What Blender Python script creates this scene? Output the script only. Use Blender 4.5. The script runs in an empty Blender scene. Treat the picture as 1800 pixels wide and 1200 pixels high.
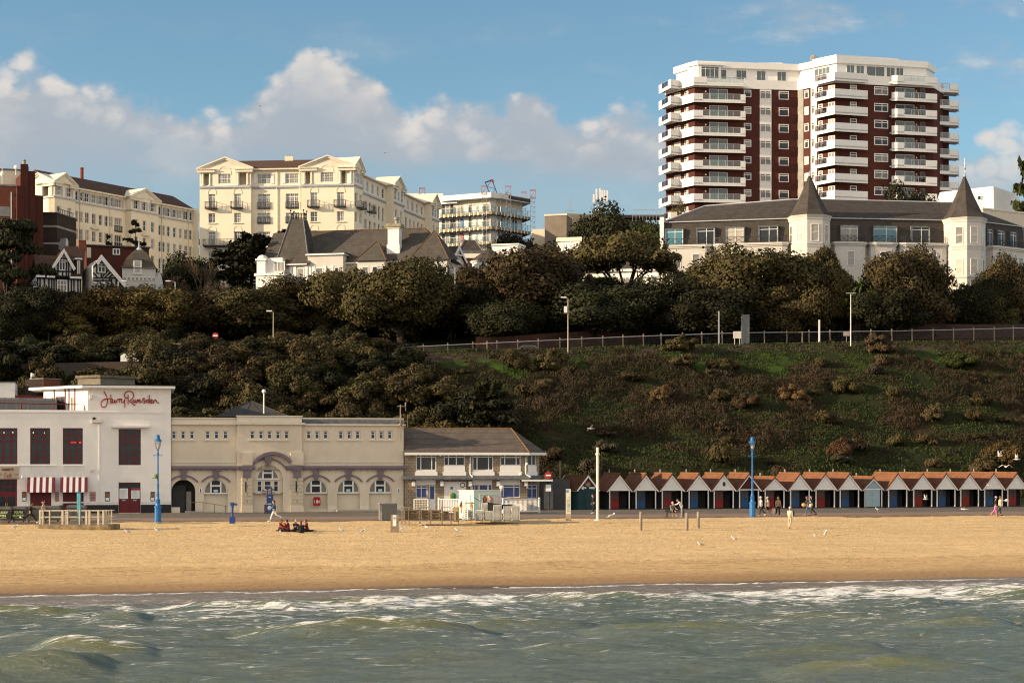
import bpy,bmesh,math,random
import numpy as np
from mathutils import Vector,Matrix
from mathutils.geometry import tessellate_polygon
R=math.radians
sc=bpy.context.scene
COL=sc.collection
# camera (level, with lens shift)
F,CX,HY,CZ=2925.0,900.0,808.0,5.0
cd=bpy.data.cameras.new('camera');cam=bpy.data.objects.new('camera',cd);COL.objects.link(cam)
cam.location=(0,0,CZ);cam.rotation_euler=(R(90),0,0)
cd.sensor_width=36;cd.lens=36*F/1800;cd.shift_y=(HY-600)/1800
cd.clip_start=0.5;cd.clip_end=6000
sc.camera=cam
# light
SUN_EL=R(16.0)
SAZ=R(75.5)
SDIR=Vector((-math.sin(SAZ)*math.cos(SUN_EL),-math.cos(SAZ)*math.cos(SUN_EL),math.sin(SUN_EL)))
sl=bpy.data.lights.new('sun','SUN');sun=bpy.data.objects.new('sun',sl);COL.objects.link(sun)
sl.energy=5.0;sl.angle=R(0.5);sl.color=(1.0,0.79,0.53)
sun.rotation_euler=SDIR.to_track_quat('Z','Y').to_euler();sun.location=(-60,-20,80)
W=bpy.data.worlds.new('World');sc.world=W;W.use_nodes=True
SKY_STRENGTH=0.10
FILL_CLOUD=(7.4,6.7,5.8)  # warm colour of the clouds added behind the camera as fill light
def build_world():
 nt=W.node_tree;N=nt.nodes;L=nt.links
 bg=N['Background'];bg.inputs['Strength'].default_value=SKY_STRENGTH
 sky=N.new('ShaderNodeTexSky');sky.sky_type='NISHITA';sky.sun_disc=False
 sky.sun_elevation=SUN_EL;sky.sun_rotation=math.atan2(SDIR.x,SDIR.y)
 sky.air_density=1.0;sky.dust_density=0.25;sky.ozone_density=1.5
 tc=N.new('ShaderNodeTexCoord')
 sep=N.new('ShaderNodeSeparateXYZ');L.new(tc.outputs['Generated'],sep.inputs[0])
 def m(op,a,b=None,c=None,clamp=False):
  n=N.new('ShaderNodeMath');n.operation=op;n.use_clamp=clamp
  for i,v in enumerate((a,b,c)):
   if v is None:continue
   if isinstance(v,(int,float)):n.inputs[i].default_value=v
   else:L.new(v,n.inputs[i])
  return n.outputs[0]
 ya=m('MAXIMUM',m('ABSOLUTE',sep.outputs[1]),0.02)
 u=m('DIVIDE',sep.outputs[0],ya);v=m('DIVIDE',sep.outputs[2],ya)
 def noise(su,sv,off,detail,rough,scale=1.0,dist=0.0):
  cb=N.new('ShaderNodeCombineXYZ')
  L.new(m('MULTIPLY',u,su),cb.inputs[0]);L.new(m('MULTIPLY',v,sv),cb.inputs[1]);cb.inputs[2].default_value=off
  n=N.new('ShaderNodeTexNoise');n.inputs['Scale'].default_value=scale
  n.inputs['Detail'].default_value=detail;n.inputs['Roughness'].default_value=rough;n.inputs['Distortion'].default_value=dist
  L.new(cb.outputs[0],n.inputs['Vector']);return n.outputs['Fac']
 def smooth(x,a,b):
  n=N.new('ShaderNodeMapRange');n.interpolation_type='SMOOTHSTEP'
  L.new(x,n.inputs[0]);n.inputs[1].default_value=a;n.inputs[2].default_value=b
  n.inputs[3].default_value=0;n.inputs[4].default_value=1;return n.outputs[0]
 tops=[(-60,108),(20,112),(70,100),(120,120),(200,142),(260,156),(330,180),(390,192),(440,164),(490,122),(520,94),(560,98),(620,120),(660,136),(690,158),(715,186),(770,182),(830,190),(880,160),(925,138),(960,158),(1010,184),(1050,172),(1090,148),(1140,176),(1200,196),(1300,225),(1500,250),(1860,250)]
 mp=N.new('ShaderNodeMapRange');L.new(u,mp.inputs[0])
 u0,u1=(-60-CX)/F,(1860-CX)/F
 mp.inputs[1].default_value=u0;mp.inputs[2].default_value=u1
 cr=N.new('ShaderNodeValToRGB');L.new(mp.outputs[0],cr.inputs[0]);cr.color_ramp.interpolation='LINEAR'
 el=cr.color_ramp.elements
 for i,(px,py)in enumerate(tops):
  p=(px+60)/1920.0;g=(HY-py)/F/0.3
  e=el[0]if i==0 else(el[len(el)-1]if i==len(tops)-1 else el.new(p))
  e.position=p;e.color=(g,g,g,1)
 top=m('MULTIPLY',cr.outputs[0],0.3)
 def vor(su,sv,off):
  cb=N.new('ShaderNodeCombineXYZ');L.new(m('MULTIPLY',u,su),cb.inputs[0]);L.new(m('MULTIPLY',v,sv),cb.inputs[1]);cb.inputs[2].default_value=off
  wn=N.new('ShaderNodeTexNoise');wn.inputs['Scale'].default_value=1.6;wn.inputs['Detail'].default_value=3;L.new(cb.outputs[0],wn.inputs['Vector'])
  mx_=N.new('ShaderNodeMix');mx_.data_type='RGBA';mx_.blend_type='LINEAR_LIGHT';mx_.inputs[0].default_value=0.35
  L.new(cb.outputs[0],mx_.inputs[6]);L.new(wn.outputs['Color'],mx_.inputs[7])
  n=N.new('ShaderNodeTexVoronoi');n.feature='SMOOTH_F1';n.inputs['Smoothness'].default_value=0.25;n.inputs['Scale'].default_value=1.0
  L.new(mx_.outputs[2],n.inputs['Vector']);return n.outputs['Distance']
 n1=noise(16,24,1.3,8,0.58);n2=noise(80,100,4.1,5,0.62)
 b1=m('SUBTRACT',0.45,vor(19,26,3.0));b2=m('SUBTRACT',0.45,vor(62,80,5.0))
 nn=m('ADD',m('MULTIPLY',m('SUBTRACT',n1,0.5),0.040),m('MULTIPLY',m('SUBTRACT',n2,0.5),0.012))
 bil=m('ADD',m('MULTIPLY',b1,0.030),m('MULTIPLY',b2,0.012))
 d=m('ADD',m('SUBTRACT',top,v),m('ADD',nn,bil))
 edge=smooth(d,-0.003,0.012)
 low=smooth(m('ADD',v,m('MULTIPLY',m('SUBTRACT',noise(9,26,7.7,6,0.6),0.5),0.09)),0.150,0.192)
 body=m('ADD',0.60,m('MULTIPLY',noise(11,26,2.2,6,0.6),0.70),clamp=True)
 fac=m('MULTIPLY',m('MULTIPLY',edge,m('ADD',0.30,m('MULTIPLY',low,0.66))),body)
 wisp=m('MULTIPLY',smooth(noise(9,26,12.9,7,0.6),0.50,0.72),m('MULTIPLY',smooth(v,0.19,0.235),m('SUBTRACT',1.0,smooth(v,0.262,0.285))))
 wisp=m('MULTIPLY',wisp,m('ADD',0.12,m('MULTIPLY',smooth(u,0.02,0.22),0.75)))
 hz=m('MULTIPLY',m('SUBTRACT',1.0,smooth(v,0.10,0.20)),0.62)
 fac=m('MAXIMUM',fac,wisp,clamp=True)
 crest=m('MULTIPLY',m('SUBTRACT',1.0,smooth(d,0.006,0.040)),m('ADD',0.10,m('MULTIPLY',smooth(m('ADD',n1,m('MULTIPLY',b2,0.35)),0.42,0.66),0.95)),clamp=True)
 crest=m('ADD',crest,m('MULTIPLY',smooth(m('ADD',n1,m('MULTIPLY',b1,0.30)),0.46,0.70),0.30),clamp=True)
 mixc=N.new('ShaderNodeMix');mixc.data_type='RGBA'
 L.new(crest,mixc.inputs[0]);mixc.inputs[6].default_value=(2.45,2.70,3.02,1);mixc.inputs[7].default_value=(4.4,4.12,3.85,1)
 def mixn(f,a,b,op='MIX'):
  n=N.new('ShaderNodeMix');n.data_type='RGBA';n.blend_type=op
  for s_,v_ in((n.inputs[0],f),(n.inputs[6],a),(n.inputs[7],b)):
   if isinstance(v_,(int,float)):s_.default_value=v_
   elif isinstance(v_,tuple):s_.default_value=(*v_,1)
   else:L.new(v_,s_)
  return n.outputs[2]
 blue=mixn(1.0,sky.outputs[0],(0.70,0.85,0.87),'MULTIPLY')
 blue=mixn(hz,blue,(1.85,2.50,2.95))
 front=mixn(fac,blue,mixc.outputs[2])
 sea_side=m('MULTIPLY',smooth(m('MULTIPLY',sep.outputs[1],-1.0),0.02,0.30),smooth(noise(2.2,3.5,21.0,5,0.6),0.30,0.50))  # mask for the unseen clouds added to brighten shaded fronts
 L.new(mixn(m('MULTIPLY',sea_side,0.85),front,FILL_CLOUD),bg.inputs[0])
build_world()
sc.view_settings.view_transform='Standard';sc.view_settings.look='None'
sc.view_settings.exposure=0.78;sc.view_settings.gamma=1.0
try:
 sc.cycles.max_bounces=5;sc.cycles.diffuse_bounces=2;sc.cycles.glossy_bounces=2
 sc.cycles.transparent_max_bounces=6;sc.cycles.transmission_bounces=2
 sc.cycles.use_denoising=True;sc.cycles.denoising_prefilter='FAST';sc.cycles.filter_width=1.15;sc.cycles.sample_clamp_direct=6;sc.cycles.sample_clamp_indirect=3
except Exception:pass
# shore frame: t along the sea front, w inland from the line of facades
PHI=R(13.0);CU,SU=math.cos(PHI),math.sin(PHI)
OX,OY=-35.6,155.6
def tw(x,y):
 dx,dy=x-OX,y-OY
 return dx*CU+dy*SU,-dx*SU+dy*CU
def xy(t,w):return OX+t*CU-w*SU,OY+t*SU+w*CU
def ray(px,py):return(px-CX)/F,(HY-py)/F
def P(px,py,D):
 k,q=ray(px,py);return Vector((k*D,D,CZ+q*D))
def G(px,py,z=0.0):
 k,q=ray(px,py);D=(z-CZ)/q;return Vector((k*D,D,z))
def FL(px,w=0.0):
 k=(px-CX)/F
 ax,ay=xy(0,w);t=(k*ay-ax)/(CU-k*SU)
 return Vector((ax+t*CU,ay+t*SU))
def P2(px,D):return Vector(((px-CX)/F*D,D))
# materials
MATS={}
def nodes_of(name):
 m=bpy.data.materials.new(name);m.use_nodes=True
 MATS[name]=m
 return m,m.node_tree.nodes,m.node_tree.links,m.node_tree.nodes['Principled BSDF']
def mixrgb(N,L,fac,a,b,blend='MIX'):
 n=N.new('ShaderNodeMix');n.data_type='RGBA';n.blend_type=blend
 for sock,v in((n.inputs[0],fac),(n.inputs[6],a),(n.inputs[7],b)):
  if isinstance(v,(int,float)):sock.default_value=v
  elif isinstance(v,tuple):sock.default_value=(*v[:3],1)
  else:L.new(v,sock)
 return n.outputs[2]
def tex_noise(N,L,vec,scale,detail=4,rough=0.6,dist=0.0):
 n=N.new('ShaderNodeTexNoise');n.inputs['Scale'].default_value=scale
 n.inputs['Detail'].default_value=detail;n.inputs['Roughness'].default_value=rough;n.inputs['Distortion'].default_value=dist
 if vec is not None:L.new(vec,n.inputs['Vector'])
 return n.outputs['Fac']
def mapping(N,L,vec,scale=(1,1,1),rot=(0,0,0)):
 n=N.new('ShaderNodeMapping');n.inputs['Scale'].default_value=scale;n.inputs['Rotation'].default_value=rot
 L.new(vec,n.inputs['Vector']);return n.outputs[0]
def rampf(N,L,v,a,b,lo=0.0,hi=1.0):
 n=N.new('ShaderNodeMapRange');n.interpolation_type='SMOOTHSTEP'
 L.new(v,n.inputs[0]);n.inputs[1].default_value=a;n.inputs[2].default_value=b
 n.inputs[3].default_value=lo;n.inputs[4].default_value=hi;return n.outputs[0]
def objco_r(N,L):
 oi=N.new('ShaderNodeObjectInfo');vm=N.new('ShaderNodeVectorMath');vm.operation='MULTIPLY_ADD'
 cb=N.new('ShaderNodeCombineXYZ')
 for i in range(3):L.new(oi.outputs['Random'],cb.inputs[i])
 L.new(cb.outputs[0],vm.inputs[0]);vm.inputs[1].default_value=(37.0,53.0,71.0);L.new(N.new('ShaderNodeTexCoord').outputs['Object'],vm.inputs[2]);return vm.outputs[0]
def objco(N):return N.new('ShaderNodeTexCoord').outputs['Object']
def bump_to(N,L,b,h,strength=0.4,dist=0.05):
 n=N.new('ShaderNodeBump');n.inputs['Strength'].default_value=strength;n.inputs['Distance'].default_value=dist
 L.new(h,n.inputs['Height']);L.new(n.outputs[0],b.inputs['Normal'])
def mat(name,col,rough=0.75,var=0.12,scale=1.5,spec=0.3,metal=0.0,streak=0.0,bump=0.0):
 if name in MATS:return MATS[name]
 m,N,L,b=nodes_of(name)
 o=objco_r(N,L)
 f=tex_noise(N,L,o,scale,5,0.65)
 c=mixrgb(N,L,rampf(N,L,f,0.3,0.7),tuple(x*(1-var)for x in col),tuple(min(1,x*(1+var*.6))for x in col))
 if streak:
  s=tex_noise(N,L,mapping(N,L,o,(2.3,2.3,0.22)),1.3,4,0.7)
  c=mixrgb(N,L,rampf(N,L,s,0.52,0.78,0,streak),c,tuple(x*.55 for x in col))
 L.new(c,b.inputs['Base Color'])
 b.inputs['Roughness'].default_value=rough;b.inputs['Metallic'].default_value=metal
 b.inputs['Specular IOR Level'].default_value=spec
 if bump:bump_to(N,L,b,tex_noise(N,L,o,14,3),bump,0.03)
 return m
def brick_mat(name,c1,c2,mortar,bw=0.45,bh=0.15,ms=0.02):
 if name in MATS:return MATS[name]
 m,N,L,b=nodes_of(name)
 o=objco(N)
 sp=N.new('ShaderNodeSeparateXYZ');L.new(o,sp.inputs[0])
 ad=N.new('ShaderNodeMath');ad.operation='ADD';L.new(sp.outputs[0],ad.inputs[0]);L.new(sp.outputs[1],ad.inputs[1])
 cb=N.new('ShaderNodeCombineXYZ');L.new(ad.outputs[0],cb.inputs[0]);L.new(sp.outputs[2],cb.inputs[1])
 t=N.new('ShaderNodeTexBrick');L.new(cb.outputs[0],t.inputs['Vector'])
 t.inputs['Color1'].default_value=(*c1,1);t.inputs['Color2'].default_value=(*c2,1);t.inputs['Mortar'].default_value=(*mortar,1)
 t.inputs['Scale'].default_value=1.0;t.inputs['Brick Width'].default_value=bw;t.inputs['Row Height'].default_value=bh
 t.inputs['Mortar Size'].default_value=ms
 f=tex_noise(N,L,o,0.8,5,0.65)
 c=mixrgb(N,L,rampf(N,L,f,0.35,0.7,0,0.35),t.outputs['Color'],tuple(x*.55 for x in c1))
 L.new(c,b.inputs['Base Color']);b.inputs['Roughness'].default_value=0.85;b.inputs['Specular IOR Level'].default_value=0.2
 return m
def roof_mat(name,c1,c2,lichen=None,rows=4.0,amount=0.5):
 if name in MATS:return MATS[name]
 m,N,L,b=nodes_of(name)
 o=objco(N)
 sp=N.new('ShaderNodeSeparateXYZ');L.new(o,sp.inputs[0])
 fr=N.new('ShaderNodeMath');fr.operation='MULTIPLY';L.new(sp.outputs[2],fr.inputs[0]);fr.inputs[1].default_value=rows
 fr2=N.new('ShaderNodeMath');fr2.operation='FRACT';L.new(fr.outputs[0],fr2.inputs[0])
 o=objco_r(N,L)
 f=tex_noise(N,L,o,0.9,6,0.7)
 c=mixrgb(N,L,rampf(N,L,f,0.3,0.7),c1,c2)
 f2=tex_noise(N,L,mapping(N,L,o,(3,3,9)),1.0,3,0.7)
 c=mixrgb(N,L,rampf(N,L,f2,0.35,0.75,0,0.45),c,tuple(x*.5 for x in c1))
 c=mixrgb(N,L,rampf(N,L,fr2.outputs[0],0.0,0.22,0.55,0.0),c,tuple(x*.35 for x in c1))
 if lichen:
  f3=tex_noise(N,L,o,1.1,7,0.75)
  c=mixrgb(N,L,rampf(N,L,f3,0.52,0.68,0,amount),c,lichen)
 L.new(c,b.inputs['Base Color']);b.inputs['Roughness'].default_value=0.85;b.inputs['Specular IOR Level'].default_value=0.25
 bump_to(N,L,b,fr2.outputs[0],0.5,0.06)
 return m
def glass_mat(name,col=(0.022,0.024,0.028),rough=0.06,spec=0.35,var=0.5):
 if name in MATS:return MATS[name]
 m,N,L,b=nodes_of(name)
 oi=N.new('ShaderNodeObjectInfo')
 f=tex_noise(N,L,objco(N),1.7,2)
 c=mixrgb(N,L,oi.outputs['Random'],tuple(x*(1-var)for x in col),tuple(x*(1+var)for x in col))
 c=mixrgb(N,L,rampf(N,L,f,0.4,0.7,0,.5),c,tuple(x*1.5 for x in col))
 L.new(c,b.inputs['Base Color']);b.inputs['Roughness'].default_value=rough;b.inputs['Specular IOR Level'].default_value=spec
 return m
def clear_glass(name,tint=(0.7,0.8,0.8),mixv=0.35):
 if name in MATS:return MATS[name]
 m,N,L,b=nodes_of(name)
 N.remove(b);b=N.new('ShaderNodeBsdfGlossy');b.inputs['Roughness'].default_value=0.05
 t=N.new('ShaderNodeBsdfTransparent');t.inputs[0].default_value=(*tint,1)
 mx=N.new('ShaderNodeMixShader');mx.inputs[0].default_value=mixv
 L.new(t.outputs[0],mx.inputs[1]);L.new(b.outputs[0],mx.inputs[2]);L.new(mx.outputs[0],N['Material Output'].inputs[0])
 return m
def leaf_mat(name,c1,c2,c3,rough=0.75,patch=0.5):
 if name in MATS:return MATS[name]
 m,N,L,b=nodes_of(name)
 oi=N.new('ShaderNodeObjectInfo')
 at=N.new('ShaderNodeAttribute');at.attribute_name='tone'
 f=tex_noise(N,L,objco(N),patch,3,0.6)
 c=mixrgb(N,L,rampf(N,L,f,0.38,0.64),c1,c2)
 c=mixrgb(N,L,rampf(N,L,at.outputs['Fac'],0.45,1.0,0,0.45),c,c3)
 h=N.new('ShaderNodeHueSaturation');L.new(c,h.inputs['Color'])
 mv=N.new('ShaderNodeMapRange');L.new(oi.outputs['Random'],mv.inputs[0]);mv.inputs[3].default_value=0.72;mv.inputs[4].default_value=1.25
 mh=N.new('ShaderNodeMapRange');L.new(oi.outputs['Random'],mh.inputs[0]);mh.inputs[3].default_value=0.485;mh.inputs[4].default_value=0.515
 L.new(mv.outputs[0],h.inputs['Value']);L.new(mh.outputs[0],h.inputs['Hue'])
 L.new(h.outputs[0],b.inputs['Base Color']);b.inputs['Roughness'].default_value=rough;b.inputs['Specular IOR Level'].default_value=0.15
 return m
 # mesh builder in world coordinates
ORG={}
def origin_of(o):return ORG.get(o.name,Vector((0,0,0)))if o is not None else Vector((0,0,0))
class MB:
 def __init__(s):s.v=[];s.f=[];s.m=[]
 def add(s,vs,fs,m=0):
  k=len(s.v);s.v+=[tuple(v)for v in vs];s.f+=[tuple(i+k for i in f)for f in fs];s.m+=[m]*len(fs);return s
 def quad(s,a,b,c,d,m=0):return s.add([a,b,c,d],[(0,1,2,3)],m)
 def poly(s,pts,m=0):return s.add(pts,[tuple(range(len(pts)))],m)
 def hexa(s,p,m=0):
  return s.add(p,[(3,2,1,0),(4,5,6,7),(0,1,5,4),(1,2,6,5),(2,3,7,6),(3,0,4,7)],m)
 def box(s,x0,x1,y0,y1,z0,z1,m=0):
  return s.hexa([(x0,y0,z0),(x1,y0,z0),(x1,y1,z0),(x0,y1,z0),(x0,y0,z1),(x1,y0,z1),(x1,y1,z1),(x0,y1,z1)],m)
 def ebox(s,e,a0,a1,y0,y1,z0,z1,m=0):
  q=[(a0,y0),(a1,y0),(a1,y1),(a0,y1)]
  return s.hexa([e.W(a,y,z0)for a,y in q]+[e.W(a,y,z1)for a,y in q],m)
 def extrude(s,pts,dv,m=0):
  n=len(pts);dv=Vector(dv);pts=[Vector(p)for p in pts]
  s.add(pts+[p+dv for p in pts],[tuple(range(n-1,-1,-1)),tuple(range(n,2*n))]+[(i,(i+1)%n,n+(i+1)%n,n+i)for i in range(n)],m)
  return s
 def plan(s,pts,z0,z1,m=0):
  return s.extrude([(p[0],p[1],z0)for p in pts],(0,0,z1-z0),m)
 def tube(s,pts,r,n=6,m=0,cap=True):
  pts=[Vector(p)for p in pts];rs=r if isinstance(r,(list,tuple))else[r]*len(pts)
  rings=[]
  for i,p in enumerate(pts):
   d=(pts[min(i+1,len(pts)-1)]-pts[max(i-1,0)]).normalized()
   a=d.orthogonal().normalized()if abs(d.z)>.9 else d.cross(Vector((0,0,1))).normalized()
   b=d.cross(a)
   rings.append([p+(a*math.cos(2*math.pi*k/n)+b*math.sin(2*math.pi*k/n))*rs[i]for k in range(n)])
  vs=[v for r_ in rings for v in r_];fs=[]
  for i in range(len(pts)-1):
   for k in range(n):
    k2=(k+1)%n;fs.append((i*n+k,i*n+k2,(i+1)*n+k2,(i+1)*n+k))
  if cap:fs+=[tuple(range(n-1,-1,-1)),tuple(range((len(pts)-1)*n,len(pts)*n))]
  return s.add(vs,fs,m)
 def lathe(s,c,prof,n=12,m=0,rot=0.0):
  vs,fs=[],[]
  for r,z in prof:
   for k in range(n):
    a=2*math.pi*k/n+rot;vs.append((c[0]+r*math.cos(a),c[1]+r*math.sin(a),c[2]+z))
  for i in range(len(prof)-1):
   for k in range(n):
    k2=(k+1)%n;fs.append((i*n+k,i*n+k2,(i+1)*n+k2,(i+1)*n+k))
  fs+=[tuple(range(n-1,-1,-1)),tuple(range((len(prof)-1)*n,len(prof)*n))]
  return s.add(vs,fs,m)
 def ball(s,c,r,n=8,k=6,m=0,sc_=(1,1,1)):
  vs,fs=[],[]
  for i in range(k+1):
   th=math.pi*i/k
   for j in range(n):
    a=2*math.pi*j/n
    vs.append((c[0]+r*sc_[0]*math.sin(th)*math.cos(a),c[1]+r*sc_[1]*math.sin(th)*math.sin(a),c[2]+r*sc_[2]*math.cos(th)))
  for i in range(k):
   for j in range(n):
    j2=(j+1)%n;fs.append((i*n+j,i*n+j2,(i+1)*n+j2,(i+1)*n+j))
  return s.add(vs,fs,m)
 def wall(s,e,a0,a1,z0,z1,holes=(),depth=0.2,y=0.0,m=0):
  xs=sorted({a0,a1,*[min(max(h[i],a0),a1)for h in holes for i in(0,1)]})
  zs=sorted({z0,z1,*[min(max(h[i],z0),z1)for h in holes for i in(2,3)]})
  idx={};vs=[];fs=[]
  def vid(i,j):
   if(i,j)not in idx:idx[(i,j)]=len(vs);vs.append(e.W(xs[i],y,zs[j]))
   return idx[(i,j)]
  for i in range(len(xs)-1):
   for j in range(len(zs)-1):
    ca,cz=(xs[i]+xs[i+1])/2,(zs[j]+zs[j+1])/2
    if any(h[0]<ca<h[1]and h[2]<cz<h[3]for h in holes):continue
    fs.append((vid(i,j),vid(i+1,j),vid(i+1,j+1),vid(i,j+1)))
  s.add(vs,fs,m)
  for h in holes:
   c=[(h[0],h[2]),(h[1],h[2]),(h[1],h[3]),(h[0],h[3])]
   for k in range(4):
    p,q=c[k],c[(k+1)%4]
    s.quad(e.W(p[0],y,p[1]),e.W(q[0],y,q[1]),e.W(q[0],y+depth,q[1]),e.W(p[0],y+depth,p[1]),m)
  return s
 def wallpoly(s,e,outer,holes,depth=0.3,y=0.0,m=0):
  loops=[[Vector((a,z,0))for a,z in outer]]+[[Vector((a,z,0))for a,z in h]for h in holes]
  flat=[p for l in loops for p in l]
  s.add([e.W(p.x,y,p.y)for p in flat],[tuple(t)for t in tessellate_polygon(loops)],m)
  for h in holes:
   n=len(h)
   for k in range(n):
    p,q=h[k],h[(k+1)%n]
    s.quad(e.W(p[0],y,p[1]),e.W(q[0],y,q[1]),e.W(q[0],y+depth,q[1]),e.W(p[0],y+depth,p[1]),m)
  return s
 def build(s,name,mats,parent=None,smooth=False,loc=None):
  if not s.v:return None
  me=bpy.data.meshes.new(name)
  o0=origin_of(parent)if loc is None else Vector(loc)
  me.from_pydata([(v[0]-o0.x,v[1]-o0.y,v[2]-o0.z)for v in s.v],[],s.f)
  ms=mats if isinstance(mats,(list,tuple))else[mats]
  for mm in ms:me.materials.append(mm)
  if len(ms)>1:me.polygons.foreach_set('material_index',s.m)
  if smooth:me.polygons.foreach_set('use_smooth',[True]*len(me.polygons))
  me.update()
  ob=bpy.data.objects.new(name,me);COL.objects.link(ob)
  if parent is not None:
   ob.parent=parent;ORG[ob.name]=o0
  else:
   ob.location=o0;ORG[ob.name]=o0
  return ob
class E:
 def __init__(s,A,B):
  s.A=Vector(A[:2]);s.B=Vector(B[:2]);s.d=(s.B-s.A);s.len=s.d.length;s.d.normalize()
  s.n=Vector((-s.d.y,s.d.x));s.ang=math.atan2(s.d.y,s.d.x)
 def W(s,a,y,z):q=s.A+s.d*a+s.n*y;return Vector((q.x,q.y,z))
 def a(s,px,y=0.0):
  k=(px-CX)/F;A=s.A+s.n*y
  return(k*A.y-A.x)/(s.d.x-k*s.d.y)
 def z(s,px,py,y=0.0):
  q=s.A+s.n*y+s.d*s.a(px,y);return CZ+(HY-py)/F*q.y
 def r(s,px0,px1,py0,py1,y=0.0):
  pm=(px0+px1)/2
  return(s.a(px0,y),s.a(px1,y),s.z(pm,max(py0,py1),y),s.z(pm,min(py0,py1),y))
 def off(s,y):return E(s.A+s.n*y,s.B+s.n*y)
def tag(o,label=None,cat=None,group=None,kind=None):
 if label:o['label']=label
 if cat:o['category']=cat
 if group:o['group']=group
 if kind:o['kind']=kind
 return o
def thing(name,loc,label,cat,group=None,rz=0.0):
 o=bpy.data.objects.new(name,None);COL.objects.link(o);o.location=loc;o.rotation_euler=(0,0,rz)
 o.empty_display_size=0.5
 ORG[o.name]=Vector(loc);return tag(o,label,cat,group)
def dup(root,loc,rz=None,label=None,group=None,scale=None):
 def cp(o,parent):
  c=o.copy();COL.objects.link(c)
  if parent is not None:c.parent=parent
  ORG[c.name]=ORG.get(o.name,Vector((0,0,0)))
  for ch in KIDS.get(o.name,()):cp(ch,c)
  return c
 if root.name not in KIDS:
  for ob in[root]+list(root.children_recursive):KIDS[ob.name]=list(ob.children)
 r=cp(root,None);r.location=loc
 if rz is not None:r.rotation_euler=(0,0,rz)
 if scale is not None:r.scale=scale
 if label:r['label']=label
 if group:r['group']=group
 return r
KIDS={}
# windows: frame mesh + pane sub-part, shared by size and style
WIN={}
def window(root,e,rect,frame,pane,cols=(0.5,),rows=(0.5,),fm=0.07,mm=0.05,depth=0.07,rec=0.12,mesh=None,name='window',y=0.0,sill=None):
 a0,a1,z0,z1=rect;w,h=a1-a0,z1-z0
 key=(round(w,1),round(h,1),cols,rows,fm,mm,depth,frame.name,mesh,bool(sill))
 if key not in WIN:
  mb=MB()
  mb.box(0,fm,0,depth,0,h).box(w-fm,w,0,depth,0,h).box(fm,w-fm,0,depth,0,fm).box(fm,w-fm,0,depth,h-fm,h)
  for c in cols:mb.box(w*c-mm/2,w*c+mm/2,0.004,depth,fm,h-fm)
  for r_ in rows:mb.box(fm,w-fm,0.008,depth-.004,h*r_-mm/2,h*r_+mm/2)
  if mesh:
   nx,nz=mesh
   for i in range(1,nx):mb.box(w*i/nx-.014,w*i/nx+.014,0.02,depth-.01,fm,h-fm)
   for i in range(1,nz):mb.box(fm,w-fm,0.024,depth-.012,h*i/nz-.014,h*i/nz+.014)
  if sill:mb.box(-.08,w+.08,-rec-.1,.0,-.09,-.002)
  me=bpy.data.meshes.new(name);me.from_pydata(mb.v,[],mb.f);me.materials.append(frame)
  mp=MB().box(fm*.5,w-fm*.5,depth*.6,depth*.6+.02,fm*.5,h-fm*.5)
  mq=bpy.data.meshes.new('pane');mq.from_pydata(mp.v,[],mp.f);mq.materials.append(pane)
  WIN[key]=(me,mq)
 me,mq=WIN[key]
 o=bpy.data.objects.new(name,me);COL.objects.link(o);o.parent=root
 o.location=e.W(a0,y+rec,z0)-origin_of(root);o.rotation_euler=(0,0,e.ang)
 k=bpy.data.objects.new('pane',mq);COL.objects.link(k);k.parent=o
 k.material_slots[0].link='OBJECT';k.material_slots[0].material=pane
 ORG[o.name]=e.W(a0,y+rec,z0)
 return o
def text_part(name,body,e,ac,zc,size,m,parent,y=-0.02,thick=0.01,width=None,bold=0.0,align='CENTER',shear=0.0):
 c=bpy.data.curves.new(name,'FONT');c.body=body;c.size=size;c.extrude=thick/2;c.align_x=align;c.align_y='CENTER';c.offset=bold;c.shear=shear
 t=bpy.data.objects.new(name,c);COL.objects.link(t);bpy.context.view_layer.update()
 me=bpy.data.meshes.new_from_object(t.evaluated_get(bpy.context.evaluated_depsgraph_get()));bpy.data.objects.remove(t)
 me.materials.clear();me.materials.append(m)
 o=bpy.data.objects.new(name,me);COL.objects.link(o);o.parent=parent
 xs=[v.co.x for v in me.vertices];wd=max(xs)-min(xs)if xs else 1
 s=(width/wd)if width else 1
 o.matrix_local=Matrix.Translation(e.W(ac,y,zc)-origin_of(parent))@Matrix.Rotation(e.ang,4,'Z')@Matrix.Rotation(R(90),4,'X')@Matrix.Diagonal((s,1,1,1))
 ORG[o.name]=Vector((0,0,0));return o
 # ground, beach, sea
rng=np.random.default_rng(7)
def vnoise(x,y,seed=0):
 xi=np.floor(x).astype(np.int64);yi=np.floor(y).astype(np.int64);xf=x-xi;yf=y-yi
 def h(a,b):
  n=(a*374761393+b*668265263+seed*1442695041)&0xFFFFFFFF
  n=((n^(n>>13))*1274126177)&0xFFFFFFFF
  return((n^(n>>16))&0xFFFF)/32767.5-1
 u=xf*xf*(3-2*xf);v=yf*yf*(3-2*yf)
 return(h(xi,yi)*(1-u)+h(xi+1,yi)*u)*(1-v)+(h(xi,yi+1)*(1-u)+h(xi+1,yi+1)*u)*v
def fbm(x,y,o=4,seed=0):
 s=0;a=1.0
 for i in range(o):s=s+a*vnoise(x*2**i,y*2**i,seed+i);a*=.5
 return s/1.9
def crest_h(t):return np.interp(t,[-200,-60,-10,32,60,95,150,300],[14,15,16.3,18.0,19.2,20.4,21.2,22])
def foot_w(t):return np.interp(t,[30,46],[17.0,6.6])
WC=42.0
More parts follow.
